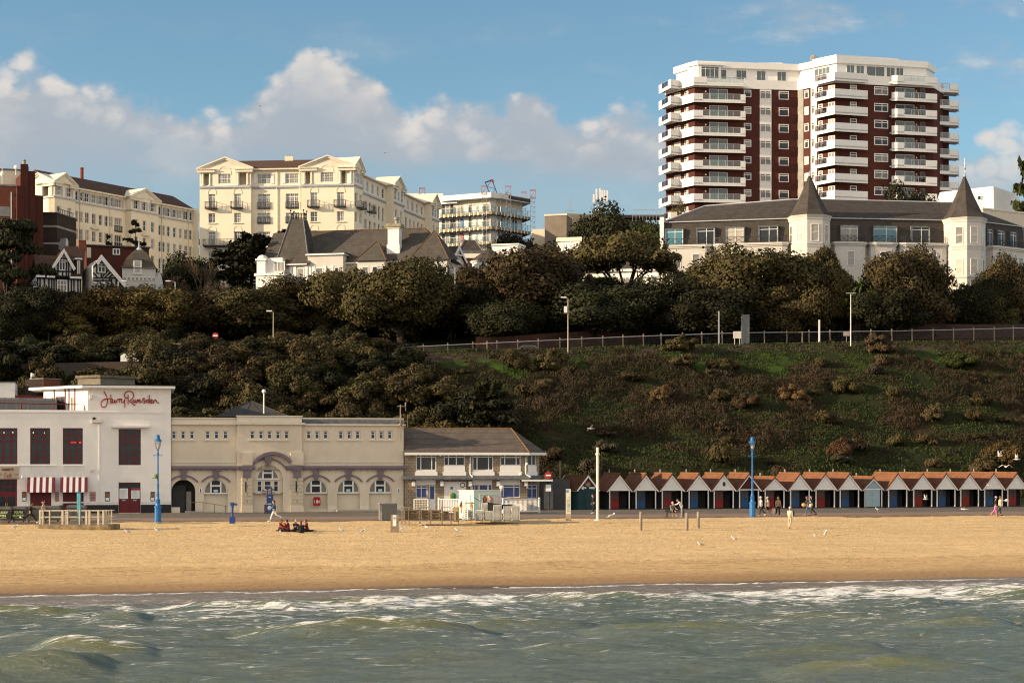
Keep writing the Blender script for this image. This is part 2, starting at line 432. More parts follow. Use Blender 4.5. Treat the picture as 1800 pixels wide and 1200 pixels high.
def hz(t,w,rough=True):
 t=np.asarray(t,float);w=np.asarray(w,float)
 H=crest_h(t);w0=foot_w(t)
 s=np.clip((w-w0)/(WC-w0),0,1)
 z=H*(s**0.93)
 z=z+np.interp(w,[WC,52,66,110,160,400],[0,0.4,3.2,9.5,13,18])
 if rough:
  k=np.clip((w-w0)/3,0,1)*np.clip((WC-1-w)/3,0.12,1)
  z=z+k*(fbm(t/7,w/7,3,3)*0.9+fbm(t/1.7,w/1.7,2,9)*.25)
 return np.where(w<w0,-0.06,z)
def gz(x,y):
 t,w=tw(x,y);return float(hz(t,w))
def GP(px,D):
 p=P2(px,D);return Vector((p.x,p.y,gz(p.x,p.y)))
def grid_object(name,ts,ws,zf,m,kind='structure',attrs=None,smooth=True):
 T,Wg=np.meshgrid(ts,ws,indexing='ij');Z=zf(T,Wg)
 nv=T.size;co=np.stack([T,Wg,Z],-1).reshape(-1,3).astype(np.float32)
 nt,nw=T.shape;i=np.arange(nv).reshape(nt,nw)
 f=np.stack([i[:-1,:-1],i[1:,:-1],i[1:,1:],i[:-1,1:]],-1).reshape(-1,4)
 me=bpy.data.meshes.new(name);np_mesh(me,co,f)
 me.materials.append(m)
 if smooth:me.polygons.foreach_set('use_smooth',np.ones(len(f),bool))
 for k,fn in(attrs or{}).items():
  a=me.attributes.new(k,'FLOAT','POINT');a.data.foreach_set('value',np.asarray(fn(T,Wg),np.float32).reshape(-1))
 ob=bpy.data.objects.new(name,me);COL.objects.link(ob)
 ob.location=(OX,OY,0);ob.rotation_euler=(0,0,PHI);return tag(ob,kind=kind)
def np_mesh(me,co,f):
 f=np.asarray(f,np.int32);n=f.shape[1]
 me.vertices.add(len(co));me.vertices.foreach_set('co',np.asarray(co,np.float32).reshape(-1))
 me.loops.add(f.size);me.loops.foreach_set('vertex_index',f.reshape(-1))
 me.polygons.add(len(f));me.polygons.foreach_set('loop_start',np.arange(0,f.size,n,dtype=np.int32))
 me.update(calc_edges=True)
 # cliff and plateau
def m_cliff():
 m,N,L,b=nodes_of('cliff_turf');o=objco(N)
 g=tex_noise(N,L,o,0.16,6,0.65);g2=tex_noise(N,L,o,0.9,6,0.7)
 c=mixrgb(N,L,rampf(N,L,g,0.42,0.62),(0.022,0.028,0.009),(0.036,0.026,0.013))
 c=mixrgb(N,L,rampf(N,L,g2,0.35,0.75,0,0.8),c,(0.017,0.016,0.008))
 sp=N.new('ShaderNodeSeparateXYZ');L.new(o,sp.inputs[0])
 band=N.new('ShaderNodeMath');band.operation='ADD';L.new(sp.outputs[1],band.inputs[0])
 w2=N.new('ShaderNodeMath');w2.operation='MULTIPLY';w2.inputs[1].default_value=3.0;L.new(g2,w2.inputs[0]);L.new(w2.outputs[0],band.inputs[1])
 up=rampf(N,L,band.outputs[0],40.6,42.0);dn=rampf(N,L,band.outputs[0],45.0,46.0,1,0)
 mu=N.new('ShaderNodeMath');mu.operation='MULTIPLY';L.new(up,mu.inputs[0]);L.new(dn,mu.inputs[1])
 c=mixrgb(N,L,mu.outputs[0],c,(0.060,0.043,0.031))
 lush=rampf(N,L,band.outputs[0],34.5,37.5);lush2=rampf(N,L,band.outputs[0],40.8,41.6,1,0)
 mv=N.new('ShaderNodeMath');mv.operation='MULTIPLY';L.new(lush,mv.inputs[0]);L.new(lush2,mv.inputs[1])
 mw=N.new('ShaderNodeMath');mw.operation='MULTIPLY';L.new(mv.outputs[0],mw.inputs[0]);L.new(rampf(N,L,g,0.4,0.6),mw.inputs[1])
 c=mixrgb(N,L,mw.outputs[0],c,(0.045,0.078,0.013))
 L.new(c,b.inputs['Base Color']);b.inputs['Roughness'].default_value=0.95;b.inputs['Specular IOR Level'].default_value=0.1
 bump_to(N,L,b,tex_noise(N,L,o,3.0,5,0.7),0.8,0.25);return m
ts=np.arange(-150,215,1.0);ws=np.concatenate([np.arange(3,56,0.9),np.arange(56,120,4),np.arange(120,500,20)])
grid_object('cliff_hillside',ts,ws,hz,m_cliff())
# promenade
def flat_strip(name,t0,t1,w0,w1,z,m):
 me=bpy.data.meshes.new(name);me.from_pydata([(t0,w0,z),(t1,w0,z),(t1,w1,z),(t0,w1,z)],[],[(0,1,2,3)]);me.materials.append(m)
 ob=bpy.data.objects.new(name,me);COL.objects.link(ob);ob.location=(OX,OY,0);ob.rotation_euler=(0,0,PHI);return tag(ob,kind='structure')
def m_paving(name,c1,c2,sandy=0.3,joint=1.2):
 m,N,L,b=nodes_of(name);o=objco(N)
 f=tex_noise(N,L,mapping(N,L,o,(0.25,1.2,1)),1.0,6,0.65)
 c=mixrgb(N,L,rampf(N,L,f,0.3,0.7),c1,c2)
 t=N.new('ShaderNodeTexBrick');L.new(o,t.inputs['Vector']);t.inputs['Scale'].default_value=1;t.inputs['Brick Width'].default_value=joint*1.6
 t.inputs['Row Height'].default_value=joint;t.inputs['Mortar Size'].default_value=0.03
 c=mixrgb(N,L,t.outputs['Fac'],c,tuple(x*.7 for x in c1))
 s=tex_noise(N,L,mapping(N,L,o,(0.16,0.8,1)),1.0,7,0.7)
 c=mixrgb(N,L,rampf(N,L,s,0.5,0.7,0,sandy),c,(0.42,0.30,0.17))
 L.new(c,b.inputs['Base Color']);b.inputs['Roughness'].default_value=0.9;b.inputs['Specular IOR Level'].default_value=0.2
 return m
flat_strip('promenade',-150,215,-21.6,24,0.0,m_paving('asphalt',(0.10,0.088,0.078),(0.15,0.128,0.108),0.25,4))
flat_strip('promenade_paving',-150,215,-21.6,-13.2,0.004,m_paving('pink_paving',(0.21,0.135,0.105),(0.27,0.18,0.14),0.45,0.9))
flat_strip('promenade_pavement',-150,215,-2.2,6.5,0.004,m_paving('grey_paving',(0.15,0.13,0.11),(0.20,0.175,0.15),0.2,0.8))
flat_strip('road_marking',-150,215,-13.15,-13.0,0.008,mat('worn_white_paint',(0.42,0.39,0.34),0.8,0.3,3))
for t0,t1 in((11.5,18.5),(60,63.5),(97,101)):
 flat_strip('road_marking',t0,t1,-8.6,-8.45,0.008,mat('worn_yellow_paint',(0.36,0.26,0.09),0.8,0.3,3))
def kerb():
 mb=MB()
 for w0,w1,z in((-22.0,-21.55,0.06),(-2.35,-2.15,0.10)):
  mb.hexa([(*xy(-150,w0),-.4),(*xy(215,w0),-.4),(*xy(215,w1),-.4),(*xy(-150,w1),-.4),(*xy(-150,w0),z),(*xy(215,w0),z),(*xy(215,w1),z),(*xy(-150,w1),z)])
 tag(mb.build('kerb',mat('kerb_stone',(0.26,0.215,0.165),0.9,0.25,2)),kind='structure')
kerb()
# beach
def zs(t,w):
 t=np.asarray(t,float);w=np.asarray(w,float)
 z=np.interp(w,[-100,-85,-70,-60.5,-58.5,-40,-22.5,-20],[-3.6,-2.8,-2.02,-1.62,-1.30,-0.62,-0.08,-0.02])
 z=z+0.10*fbm(t/9,w/5,3,21)+0.055*fbm(t/0.9,w/0.9,2,5)*np.clip((w+66)/8,0.15,1)
 k=np.clip((w+26)/3,0,1);return z+k*(0.10*fbm(t/5,w/2.5,3,33))
def sand_z(x,y):return float(zs(*tw(x,y)))
def SP(px,py):
 z=-0.5
 for _ in range(8):
  p=G(px,py,z);t,w=tw(p.x,p.y)
  z=0.0 if w>-21.6 else float(zs(t,w))
 return Vector((p.x,p.y,z))
def m_sand():
 m,N,L,b=nodes_of('beach_sand');o=objco(N)
 f=tex_noise(N,L,mapping(N,L,o,(0.12,0.5,1)),1.0,6,0.65)
 c=mixrgb(N,L,rampf(N,L,f,0.3,0.7),(0.64,0.43,0.21),(0.73,0.51,0.26))
 fp=tex_noise(N,L,mapping(N,L,o,(1.6,2.6,1)),1.0,4,0.65)
 c=mixrgb(N,L,rampf(N,L,fp,0.52,0.68,0,0.55),c,(0.40,0.27,0.135))
 sp=N.new('ShaderNodeSeparateXYZ');L.new(o,sp.inputs[0])
 wl=N.new('ShaderNodeMath');wl.operation='ADD';L.new(sp.outputs[1],wl.inputs[0])
 fl=N.new('ShaderNodeMath');fl.operation='MULTIPLY';fl.inputs[1].default_value=4.0
 L.new(tex_noise(N,L,mapping(N,L,o,(0.10,0.25,1)),1.0,4,0.6),fl.inputs[0]);L.new(fl.outputs[0],wl.inputs[1])
 low=rampf(N,L,wl.outputs[0],-57.6,-56.4,0.75,0)
 c=mixrgb(N,L,low,c,(0.54,0.35,0.165))
 fs=tex_noise(N,L,mapping(N,L,o,(0.7,3.4,1)),1.0,5,0.7)
 mm=N.new('ShaderNodeMath');mm.operation='MULTIPLY';L.new(low,mm.inputs[0]);L.new(rampf(N,L,fs,0.5,0.66),mm.inputs[1])
 c=mixrgb(N,L,mm.outputs[0],c,(0.30,0.19,0.09))
 wrack=tex_noise(N,L,mapping(N,L,o,(1.2,2.0,1)),1.0,3,0.5)
 c=mixrgb(N,L,rampf(N,L,wrack,0.735,0.765,0,0.9),c,(0.10,0.07,0.04))
 trk=tex_noise(N,L,mapping(N,L,o,(0.035,2.2,1)),1.0,5,0.7)
 c=mixrgb(N,L,rampf(N,L,trk,0.54,0.70,0,0.38),c,(0.42,0.27,0.13))
 wet=rampf(N,L,wl.outputs[0],-66.2,-60.5,1,0)
 c=mixrgb(N,L,wet,c,(0.34,0.205,0.10))
 vw=rampf(N,L,wl.outputs[0],-68.6,-66.2,1,0)
 c=mixrgb(N,L,vw,c,(0.135,0.09,0.058))
 L.new(c,b.inputs['Base Color'])
 L.new(rampf(N,L,vw,0,1,0.9,0.28),b.inputs['Roughness']);b.inputs['Specular IOR Level'].default_value=0.25
 h=tex_noise(N,L,mapping(N,L,o,(2.2,3.0,2)),1.0,6,0.7);bump_to(N,L,b,h,1.0,0.24);return m
ts=np.concatenate([np.arange(-150,-52,3.0),np.arange(-52,100,0.36),np.arange(100,215,3.0)]);ws=np.concatenate([np.arange(-110,-76,4.0),np.arange(-76,-21,0.36)])
grid_object('beach',ts,ws,zs,m_sand())
# sea
SEA=-2.0
def sea_tw(px,py):
 p=G(px,py,SEA);return tw(p.x,p.y)
CRESTS=[(430,860,1117,0.85,1.6,1.0),(-160,190,1084,0.62,1.5,0.35),(150,250,1094,0.35,1.4,1.0),(60,260,1150,0.5,1.5,0.7),(300,560,1071,0.40,1.2,0.8),(500,720,1065,0.42,1.2,0.3),(640,860,1061,0.32,1.1,0.7),(800,1040,1056,0.40,1.2,0.9),(960,1300,1058,0.52,1.4,0.8),(1240,1560,1048,0.30,1.3,0.9),(1480,1900,1040,0.36,1.6,1.0),(1700,1900,1050,0.45,1.4,0.9),(1040,1380,1112,0.44,2.0,0.2),(1300,1600,1092,0.38,1.7,0.25),(1600,1790,1098,0.36,1.6,0.4),(800,1040,1100,0.30,1.6,0.1),(520,960,1170,0.36,2.0,0.05),(1260,1600,1148,0.32,2.0,0.05),(1340,1760,1180,0.44,2.2,0.15),(-80,180,1186,0.36,1.9,0.1),(920,1240,1148,0.24,1.8,0.05),(-20,340,1126,0.26,1.8,0.1)]
SURF=[(-100,1076,2.0,.55),(200,1074,2.2,.62),(450,1069,2.6,.72),(700,1064,2.6,.75),(900,1057,2.2,.80),(1100,1057,2.0,.85),(1250,1052,3.2,.95),(1400,1047,4.2,1.0),(1600,1043,4.6,1.0),(1900,1036,4.6,1.0)]
_wr=np.random.default_rng(11)
COMP=[]
for i in range(70):
 lam=0.6*(13**(i/69.0));a=_wr.normal(0,0.30)+math.pi/2
 COMP.append((2*math.pi/lam*math.cos(a),2*math.pi/lam*math.sin(a),0.0080*lam**0.52*_wr.uniform(.6,1.3),_wr.uniform(0,6.28)))
def sea_fields(T,Wg):
 wt=T+0.9*fbm(T/6,Wg/6,2,51);ww=Wg+0.8*fbm(T/7,Wg/4,3,57)+.18*fbm(T/2.2,Wg/3,2,58)
 Z=np.zeros_like(T);C=np.zeros_like(T);FO=np.zeros_like(T)
 amp=np.clip((-Wg-69)/10,0.06,1)
 for kx,ky,a,ph in COMP:Z=Z+a*np.sin(kx*T+ky*Wg+ph)*amp
 Z=Z+1.2*Z*Z-.02
 sw=(0.5+0.5*np.cos(2*math.pi*(ww*1.0+2.6*fbm(T/13,Wg/13,2,61))/5.8))**4*np.clip(0.45+1.1*fbm(T/8,Wg/6,2,63),0,1.2)*amp
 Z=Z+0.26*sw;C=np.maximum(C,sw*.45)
 tear=fbm(T/0.45,Wg/0.7,3,71);streak=fbm(T/3.0+.5*fbm(T/2,Wg/2,2,78),Wg/0.75,5,77);lace=fbm(T/1.1,Wg/0.55,4,83)
 for px0,px1,py,h,s,fo in CRESTS:
  ta,wa=sea_tw(px0,py);tb,wb=sea_tw(px1,py);tm=(ta+tb)/2;hl=max(abs(tb-ta)/2,.5);wm=(wa+wb)/2
  env=np.clip(1-(np.abs(wt-tm)/(hl*1.12))**3.2,0,1)
  dw=ww-(wm+(wb-wa)*(wt-tm)/(2*hl)*.5)
  prof=np.where(dw<0,np.exp(-np.sqrt(dw*dw+.05)/(s*.62)+.22/(s*.62)),np.exp(-(dw/(s*.45))**2))
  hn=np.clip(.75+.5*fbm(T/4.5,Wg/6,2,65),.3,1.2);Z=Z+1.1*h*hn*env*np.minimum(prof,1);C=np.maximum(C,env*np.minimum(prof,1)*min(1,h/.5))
  foam=env*np.exp(-((dw-s*.12)/(s*.22))**2)+0.6*env*np.clip(1-np.abs(dw-s*1.2)/(s*1.4),0,1)*np.clip(.5+lace,0,1)
  foam=foam+0.35*env*fo*np.exp(-((dw+s*.5)/(s*.8))**2)*np.clip(streak*1.8,0,1)
  FO=np.maximum(FO,fo*foam*(0.8+0.6*tear))
 sp_=[(*sea_tw(p,y),th,k)for p,y,th,k in SURF]
 tt=[q[0]for q in sp_];wl=np.interp(T,tt,[q[1]for q in sp_])+0.8*fbm(T/4,T*0,3,87);th=np.interp(T,tt,[q[2]for q in sp_]);kk=np.interp(T,tt,[q[3]for q in sp_])
 d=Wg-wl
 FO=np.maximum(FO,kk*np.exp(-(d/th)**2)*np.clip(0.95+0.8*lace+.5*streak,0,1.3))
 FO=np.maximum(FO,kk*np.clip(1-np.abs(d+5)/7,0,1)*np.clip(streak*1.7+.12,0,1)*.75)
 FO=np.maximum(FO,kk*np.clip(1-np.abs(d-5)/5,0,1)*np.clip(streak*1.6+.02,0,1)*.6)
 cover=np.interp(Wg,[-122,-108,-98,-90,-82,-77,-73.5,-71.5],[.06,.12,.20,.33,.46,.48,.26,.16])*(0.75+.55*streak+.35*fbm(T/9,Wg/5,2,99))
 FO=np.maximum(FO,np.clip(cover,0,.6));FO=np.maximum(FO,np.clip(sw-.45,0,1)*(.55+lace)*.9)
 edge=np.exp(-((Wg+70.7+1.0*fbm(T/4,T*0,3,91))/0.30)**2);FO=np.maximum(FO,edge*(0.95+0.6*tear))
 Z=Z+0.05*np.clip(FO,0,1)*(tear+.5)
 return SEA+Z,C,np.clip(FO,0,1.3)
_cache={}
def sea_get(T,Wg):
 k=(T.shape,float(T[0,0]),float(Wg[0,0]))
 if k not in _cache:_cache[k]=sea_fields(T,Wg)
 return _cache[k]
def m_sea():
 m,N,L,b=nodes_of('sea_water');o=objco(N)
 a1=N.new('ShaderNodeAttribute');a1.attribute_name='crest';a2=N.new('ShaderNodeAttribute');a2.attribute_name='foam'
 sp=N.new('ShaderNodeSeparateXYZ');L.new(o,sp.inputs[0])
 c=mixrgb(N,L,rampf(N,L,tex_noise(N,L,mapping(N,L,o,(0.12,0.3,1)),1.0,4),0.3,0.7),(0.108,0.136,0.114),(0.142,0.165,0.136))
 c=mixrgb(N,L,rampf(N,L,a1.outputs['Fac'],0.2,0.95,0,0.75),c,(0.165,0.168,0.068))  # olive crests: light through thin water, painted into the base colour
 c=mixrgb(N,L,rampf(N,L,sp.outputs[1],-82,-74,0,0.9),c,(0.225,0.185,0.155))
 L.new(c,b.inputs['Base Color']);b.inputs['Roughness'].default_value=0.24;b.inputs['IOR'].default_value=1.33;b.inputs['Specular IOR Level'].default_value=0.5
 h1=tex_noise(N,L,mapping(N,L,o,(1.3,4.6,1)),1.0,7,0.68,0.5);bump_to(N,L,b,h1,0.9,0.24)
 n1=tex_noise(N,L,mapping(N,L,o,(0.8,4.6,1)),1.0,9,0.74,0.9)
 ad=N.new('ShaderNodeMath');ad.operation='ADD';L.new(a2.outputs['Fac'],ad.inputs[0])
 sb=N.new('ShaderNodeMath');sb.operation='MULTIPLY_ADD';L.new(n1,sb.inputs[0]);sb.inputs[1].default_value=4.2;sb.inputs[2].default_value=-2.1
 L.new(sb.outputs[0],ad.inputs[1])
 gate=N.new('ShaderNodeMath');gate.operation='MULTIPLY';L.new(rampf(N,L,ad.outputs[0],0.38,1.05),gate.inputs[0]);L.new(rampf(N,L,a2.outputs['Fac'],0.02,0.2),gate.inputs[1])
 d=N.new('ShaderNodeBsdfPrincipled');d.inputs['Base Color'].default_value=(0.80,0.78,0.75,1);d.inputs['Roughness'].default_value=0.9
 bump_to(N,L,d,tex_noise(N,L,mapping(N,L,o,(3,4,2)),1.0,5,0.7),0.9,0.2)
 mx=N.new('ShaderNodeMixShader');L.new(gate.outputs[0],mx.inputs[0]);L.new(b.outputs[0],mx.inputs[1]);L.new(d.outputs[0],mx.inputs[2])
 L.new(mx.outputs[0],N['Material Output'].inputs[0]);return m
MSEA=m_sea()
ts=np.arange(-44,80,0.155);ws=np.concatenate([np.arange(-120,-96,0.135),np.arange(-96,-68.2,0.105)])
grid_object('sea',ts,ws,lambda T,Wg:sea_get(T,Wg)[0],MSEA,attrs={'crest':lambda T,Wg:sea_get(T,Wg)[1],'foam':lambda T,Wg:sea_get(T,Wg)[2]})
tsb=[np.concatenate([np.arange(-400,-44,12),[-43.9]]),np.concatenate([[79.7],np.arange(90,460,12)])]
def zflat(T,Wg):return np.full_like(T,SEA-0.05)
grid_object('sea_offshore',np.arange(-500,520,20.0),np.concatenate([np.arange(-900,-121,25),[-119.9]]),zflat,MSEA)
for t_ in tsb:grid_object('sea_inshore',t_,np.array([-119.9,-100,-85,-75,-68.4]),zflat,MSEA)
# shared materials
m_white=mat('white_render',(0.80,0.765,0.725),0.8,0.06,0.6,streak=0.16)
m_dullwhite=mat('dull_white_stucco',(0.56,0.525,0.48),0.85,0.07,0.5,streak=0.22)  # white stucco in a duller, streaked tone
m_whitep=mat('white_paint',(0.76,0.735,0.70),0.6,0.04)
m_upvc=mat('white_plastic',(0.76,0.76,0.75),0.45,0.03)
m_cream=mat('cream_render',(0.645,0.56,0.44),0.85,0.07,0.35,streak=0.20)
m_cream2=mat('pale_cream_stucco',(0.78,0.69,0.535),0.85,0.055,0.3,streak=0.16)
m_cream_trim=mat('cream_trim',(0.70,0.63,0.51),0.8,0.06)
m_greytrim=mat('grey_lead_trim',(0.42,0.43,0.46),0.7,0.12)
m_purple=mat('mauve_trim',(0.185,0.145,0.165),0.8,0.12,1.5)
m_black=mat('black_paint',(0.018,0.018,0.02),0.5,0.2)
m_iron=mat('dark_iron',(0.03,0.03,0.033),0.55,0.2,spec=0.4)
m_maroon=mat('maroon_paint',(0.130,0.014,0.018),0.45,0.12)
m_redsign=mat('red_sign_paint',(0.32,0.022,0.018),0.5,0.05)
m_grey=mat('grey_concrete',(0.30,0.285,0.26),0.9,0.2,0.8,streak=0.35)
m_dgrey=mat('dark_grey_cladding',(0.055,0.057,0.06),0.6,0.2)
m_felt=mat('roof_felt',(0.05,0.048,0.046),0.9,0.25)
m_lead=mat('weathered_lead',(0.10,0.105,0.112),0.6,0.3,2.5,streak=0.2)
m_slate=roof_mat('slate_roof',(0.060,0.053,0.047),(0.092,0.082,0.072),(0.20,0.095,0.028),3.5,0.35)
m_slate2=roof_mat('dark_slate_roof',(0.048,0.040,0.035),(0.078,0.066,0.058),None,3.0)
m_shingle=roof_mat('slate_cladding',(0.060,0.050,0.043),(0.085,0.072,0.062),None,3.2)
m_browntile=roof_mat('brown_tile_roof',(0.080,0.046,0.031),(0.115,0.065,0.042),None,3.0)
m_greytile=roof_mat('grey_tile_roof',(0.095,0.078,0.066),(0.14,0.113,0.092),(0.24,0.12,0.03),1.7,0.3)
m_lichen=mat('lichen_ridge',(0.165,0.088,0.030),0.9,0.4,3)
m_redtile=roof_mat('red_tile_roof',(0.150,0.060,0.032),(0.215,0.090,0.045),(0.26,0.135,0.035),4.0,0.5)
m_brickred=brick_mat('dark_red_brick',(0.088,0.023,0.015),(0.066,0.018,0.013),(0.08,0.034,0.027),0.45,0.15,0.012)
m_brickorg=brick_mat('red_brick',(0.22,0.070,0.040),(0.17,0.052,0.032),(0.16,0.08,0.06),0.45,0.15,0.012)
m_brickdk=brick_mat('brown_brick',(0.050,0.033,0.026),(0.038,0.026,0.022),(0.055,0.045,0.04),0.45,0.15,0.012)
m_stone=brick_mat('buff_stone',(0.36,0.285,0.20),(0.26,0.205,0.145),(0.17,0.135,0.10),0.42,0.26,0.022)
m_timberblk=mat('black_timber',(0.016,0.015,0.016),0.7,0.25)
m_hutblack=mat('black_tarred_boards',(0.012,0.0105,0.010),0.9,0.3)
m_greywood=mat('weathered_wood',(0.26,0.22,0.17),0.9,0.25,3)
m_post=mat('fence_post_wood',(0.24,0.19,0.13),0.9,0.25,3)
m_fencedark=mat('creosote_boards',(0.050,0.030,0.024),0.9,0.3,2)
m_galv=mat('galvanised_steel',(0.40,0.41,0.42),0.45,0.1,metal=0.4)
m_lampcream=mat('cream_lamp_paint',(0.40,0.35,0.27),0.5,0.1)
m_railcream=mat('cream_rail_paint',(0.50,0.44,0.34),0.6,0.15)
m_steelwhite=mat('pale_painted_steel',(0.62,0.58,0.50),0.5,0.08)
m_blue=mat('blue_lamp_paint',(0.022,0.135,0.36),0.4,0.1)
m_hutblue=mat('hut_blue_paint',(0.028,0.095,0.235),0.5,0.12)
m_hutred=mat('hut_red_paint',(0.28,0.020,0.016),0.5,0.12)
m_teal=mat('dark_teal_boards',(0.008,0.040,0.048),0.6,0.15)
m_paleblue=mat('pale_blue_boards',(0.30,0.40,0.45),0.65,0.08)
m_mint=mat('mint_paint',(0.45,0.60,0.55),0.5,0.04)
g_dark=glass_mat('window_glass')
g_curt=glass_mat('curtained_glass',(0.20,0.19,0.175),0.12,0.5,0.45)
g_blind=glass_mat('blind_glass',(0.42,0.38,0.32),0.2,0.4,0.2)
g_teal=glass_mat('teal_curtain_glass',(0.055,0.15,0.19),0.1,0.5,0.35)
g_blue=glass_mat('blue_film_glass',(0.045,0.07,0.20),0.25,0.35,0.15)
g_green=glass_mat('balcony_door_glass',(0.075,0.095,0.092),0.08,0.6,0.4)
g_tan=mat('tan_board',(0.215,0.19,0.135),0.7,0.1)
g_clear=clear_glass('balustrade_glass',(0.86,0.91,0.90),0.07)
g_smoke=clear_glass('smoked_glass',(0.55,0.50,0.48),0.10)
g_lamp=clear_glass('lantern_glass',(0.85,0.86,0.84),0.25)
def pick(r,*opts):return opts[r.randrange(len(opts))]
RW=random.Random(5)
# vegetation
L_OLIVE=leaf_mat('leaves_olive',(0.040,0.035,0.013),(0.062,0.049,0.018),(0.092,0.072,0.026))
L_BROWN=leaf_mat('leaves_brown_olive',(0.046,0.036,0.0145),(0.068,0.051,0.020),(0.092,0.069,0.027))
L_GOLD=leaf_mat('leaves_gold_olive',(0.075,0.058,0.018),(0.117,0.085,0.025),(0.155,0.108,0.031))
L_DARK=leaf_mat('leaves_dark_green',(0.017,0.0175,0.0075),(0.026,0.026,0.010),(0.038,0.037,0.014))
L_GREEN=leaf_mat('leaves_mid_green',(0.028,0.036,0.010),(0.042,0.050,0.013),(0.059,0.064,0.017))
L_LIME=leaf_mat('leaves_yellow_green',(0.049,0.064,0.012),(0.071,0.086,0.015),(0.098,0.105,0.022))
L_SCRUB=leaf_mat('dry_scrub',(0.056,0.040,0.021),(0.083,0.056,0.027),(0.117,0.085,0.045))
L_RUST=leaf_mat('rusty_scrub',(0.077,0.043,0.020),(0.103,0.060,0.026),(0.134,0.085,0.041))
L_GREY=leaf_mat('grey_scrub',(0.043,0.036,0.023),(0.064,0.053,0.035),(0.096,0.082,0.058))
L_GRASS=leaf_mat('tufted_grass',(0.019,0.028,0.006),(0.030,0.037,0.009),(0.041,0.037,0.015),patch=0.12)
L_BRAMBLE=leaf_mat('dry_brambles',(0.036,0.034,0.014),(0.066,0.047,0.025),(0.105,0.078,0.045),patch=0.22)
m_bark=mat('grey_brown_bark',(0.034,0.027,0.020),0.95,0.3,3)
m_twig=mat('bare_twigs',(0.115,0.082,0.055),0.95,0.3,3)
def quads_mesh(name,c,n,up,sx,sy,m,rg,tone=None):
 t=np.cross(n,up);t/=(np.linalg.norm(t,axis=1,keepdims=True)+1e-9);b=np.cross(n,t)
 sx=sx[:,None]/2;sy=sy[:,None]/2
 k=rg.normal(0,0.12,(len(c),3))*sx
 co=np.stack([c-t*sx-b*sy,c+t*sx-b*sy+k,c+t*sx+b*sy,c-t*sx+b*sy-k],1).reshape(-1,3)
 f=np.arange(len(co)).reshape(-1,4)
 me=bpy.data.meshes.new(name);np_mesh(me,co,f);me.materials.append(m)
 a=me.attributes.new('tone','FLOAT','FACE');a.data.foreach_set('value',(rg.random(len(c))if tone is None else tone).astype(np.float32))
 return me
def unit(rg,n):
 v=rg.normal(size=(n,3));return v/np.linalg.norm(v,axis=1,keepdims=True)
def blob_crown(name,seed,rx,ry,rz,zc,nb,per,leaf,m,low=-0.55,br=(0.26,0.42),squash=0.8,blade=1.0,upr=0.0):
 rg=np.random.default_rng(seed)
 d=unit(rg,nb*4);d=d[d[:,2]>low][:nb];nb=len(d)
 rad=np.where(rg.random(nb)<.18,rg.uniform(0.86,1.06,nb),rg.uniform(0.48,0.84,nb))[:,None]
 cen=d*rad*np.array([rx,ry,rz])+np.array([0,0,zc])
 R_=rg.uniform(br[0],br[1],nb)*(rx+ry)/2
 C,Nn=[],[]
 for i in range(nb):
  k=int(per*rg.uniform(.6,1.3)*(R_[i]/R_.mean())**1.6)
  u=unit(rg,k*2);u=u[u[:,2]>-0.75][:k]
  r=R_[i]*np.clip(rg.normal(0.92,0.16,len(u)),.4,1.25)[:,None]
  lump=1+0.22*np.sin(5*u[:,:1]+i)*np.sin(6*u[:,1:2]+2*i)*np.sin(5*u[:,2:]+i*3)
  C.append(cen[i]+u*r*lump*np.array([1,1,squash]));Nn.append(u+rg.normal(0,.42,u.shape))
 c=np.concatenate(C);n=np.concatenate(Nn);n/=np.linalg.norm(n,axis=1,keepdims=True)
 s=leaf*rg.uniform(.55,1.45,len(c))
 up=np.tile([0,0,1.0],(len(c),1))+rg.normal(0,1.0-upr*.8,(len(c),3))
 return quads_mesh(name,c,n,up,s,s*blade*rg.uniform(.7,1.2,len(c)),m,rg),cen
def limb_mesh(name,seed,h0,r0,tips,m,twist=0.5,sub=0):
 rr=random.Random(seed);mb=MB()
 top=Vector((rr.uniform(-.3,.3),rr.uniform(-.3,.3),h0))
 mb.tube([(0,0,-.6),(rr.uniform(-.1,.1),rr.uniform(-.1,.1),h0*.5),top],[r0*1.25,r0,r0*.85],7)
 for tip in tips:
  tip=Vector(tip);mid=top.lerp(tip,.5)+Vector((rr.uniform(-1,1),rr.uniform(-1,1),rr.uniform(-.2,.6)))*twist
  st=Vector((0,0,h0*rr.uniform(.7,1)));st.x+=top.x*.8;st.y+=top.y*.8
  mb.tube([st,mid,tip],[r0*.55,r0*.34,r0*.12],5)
  for _ in range(sub):
   q=mid.lerp(tip,rr.uniform(0,.7));e=q+Vector((rr.uniform(-1,1),rr.uniform(-1,1),rr.uniform(-.1,.9)))*1.5
   mb.tube([q,q.lerp(e,.5)+Vector((0,0,.1)),e],[r0*.22,r0*.15,r0*.05],4)
 me=bpy.data.meshes.new(name);me.from_pydata(mb.v,[],mb.f);me.materials.append(m);return me
KINDS={}
def tree_kind(key,name,cat,crown,trunk,wid,hgt):KINDS[key]=(name,cat,crown,trunk,wid,hgt)
def mk(key,name,seed,mats_,rx,rz,zc,nb,per,leaf,h0,r0,**kw):
 me,cen=blob_crown('crown',seed,rx,rx*.92,rz,zc,nb,per,leaf,mats_,**kw)
 rg=random.Random(seed);tips=rg.sample([tuple(c)for c in cen],min(len(cen),9))
 tr=limb_mesh('trunk',seed,h0,r0,tips,m_bark,sub=2)
 zmax=max(c[2]for c in cen)+rx*.3
 tree_kind(key,name,'tree',me,tr,rx*2.1,zmax)
mk('round1','evergreen_oak',1,L_OLIVE,5.0,3.7,4.9,42,897,0.18,1.6,.34,low=-0.88)
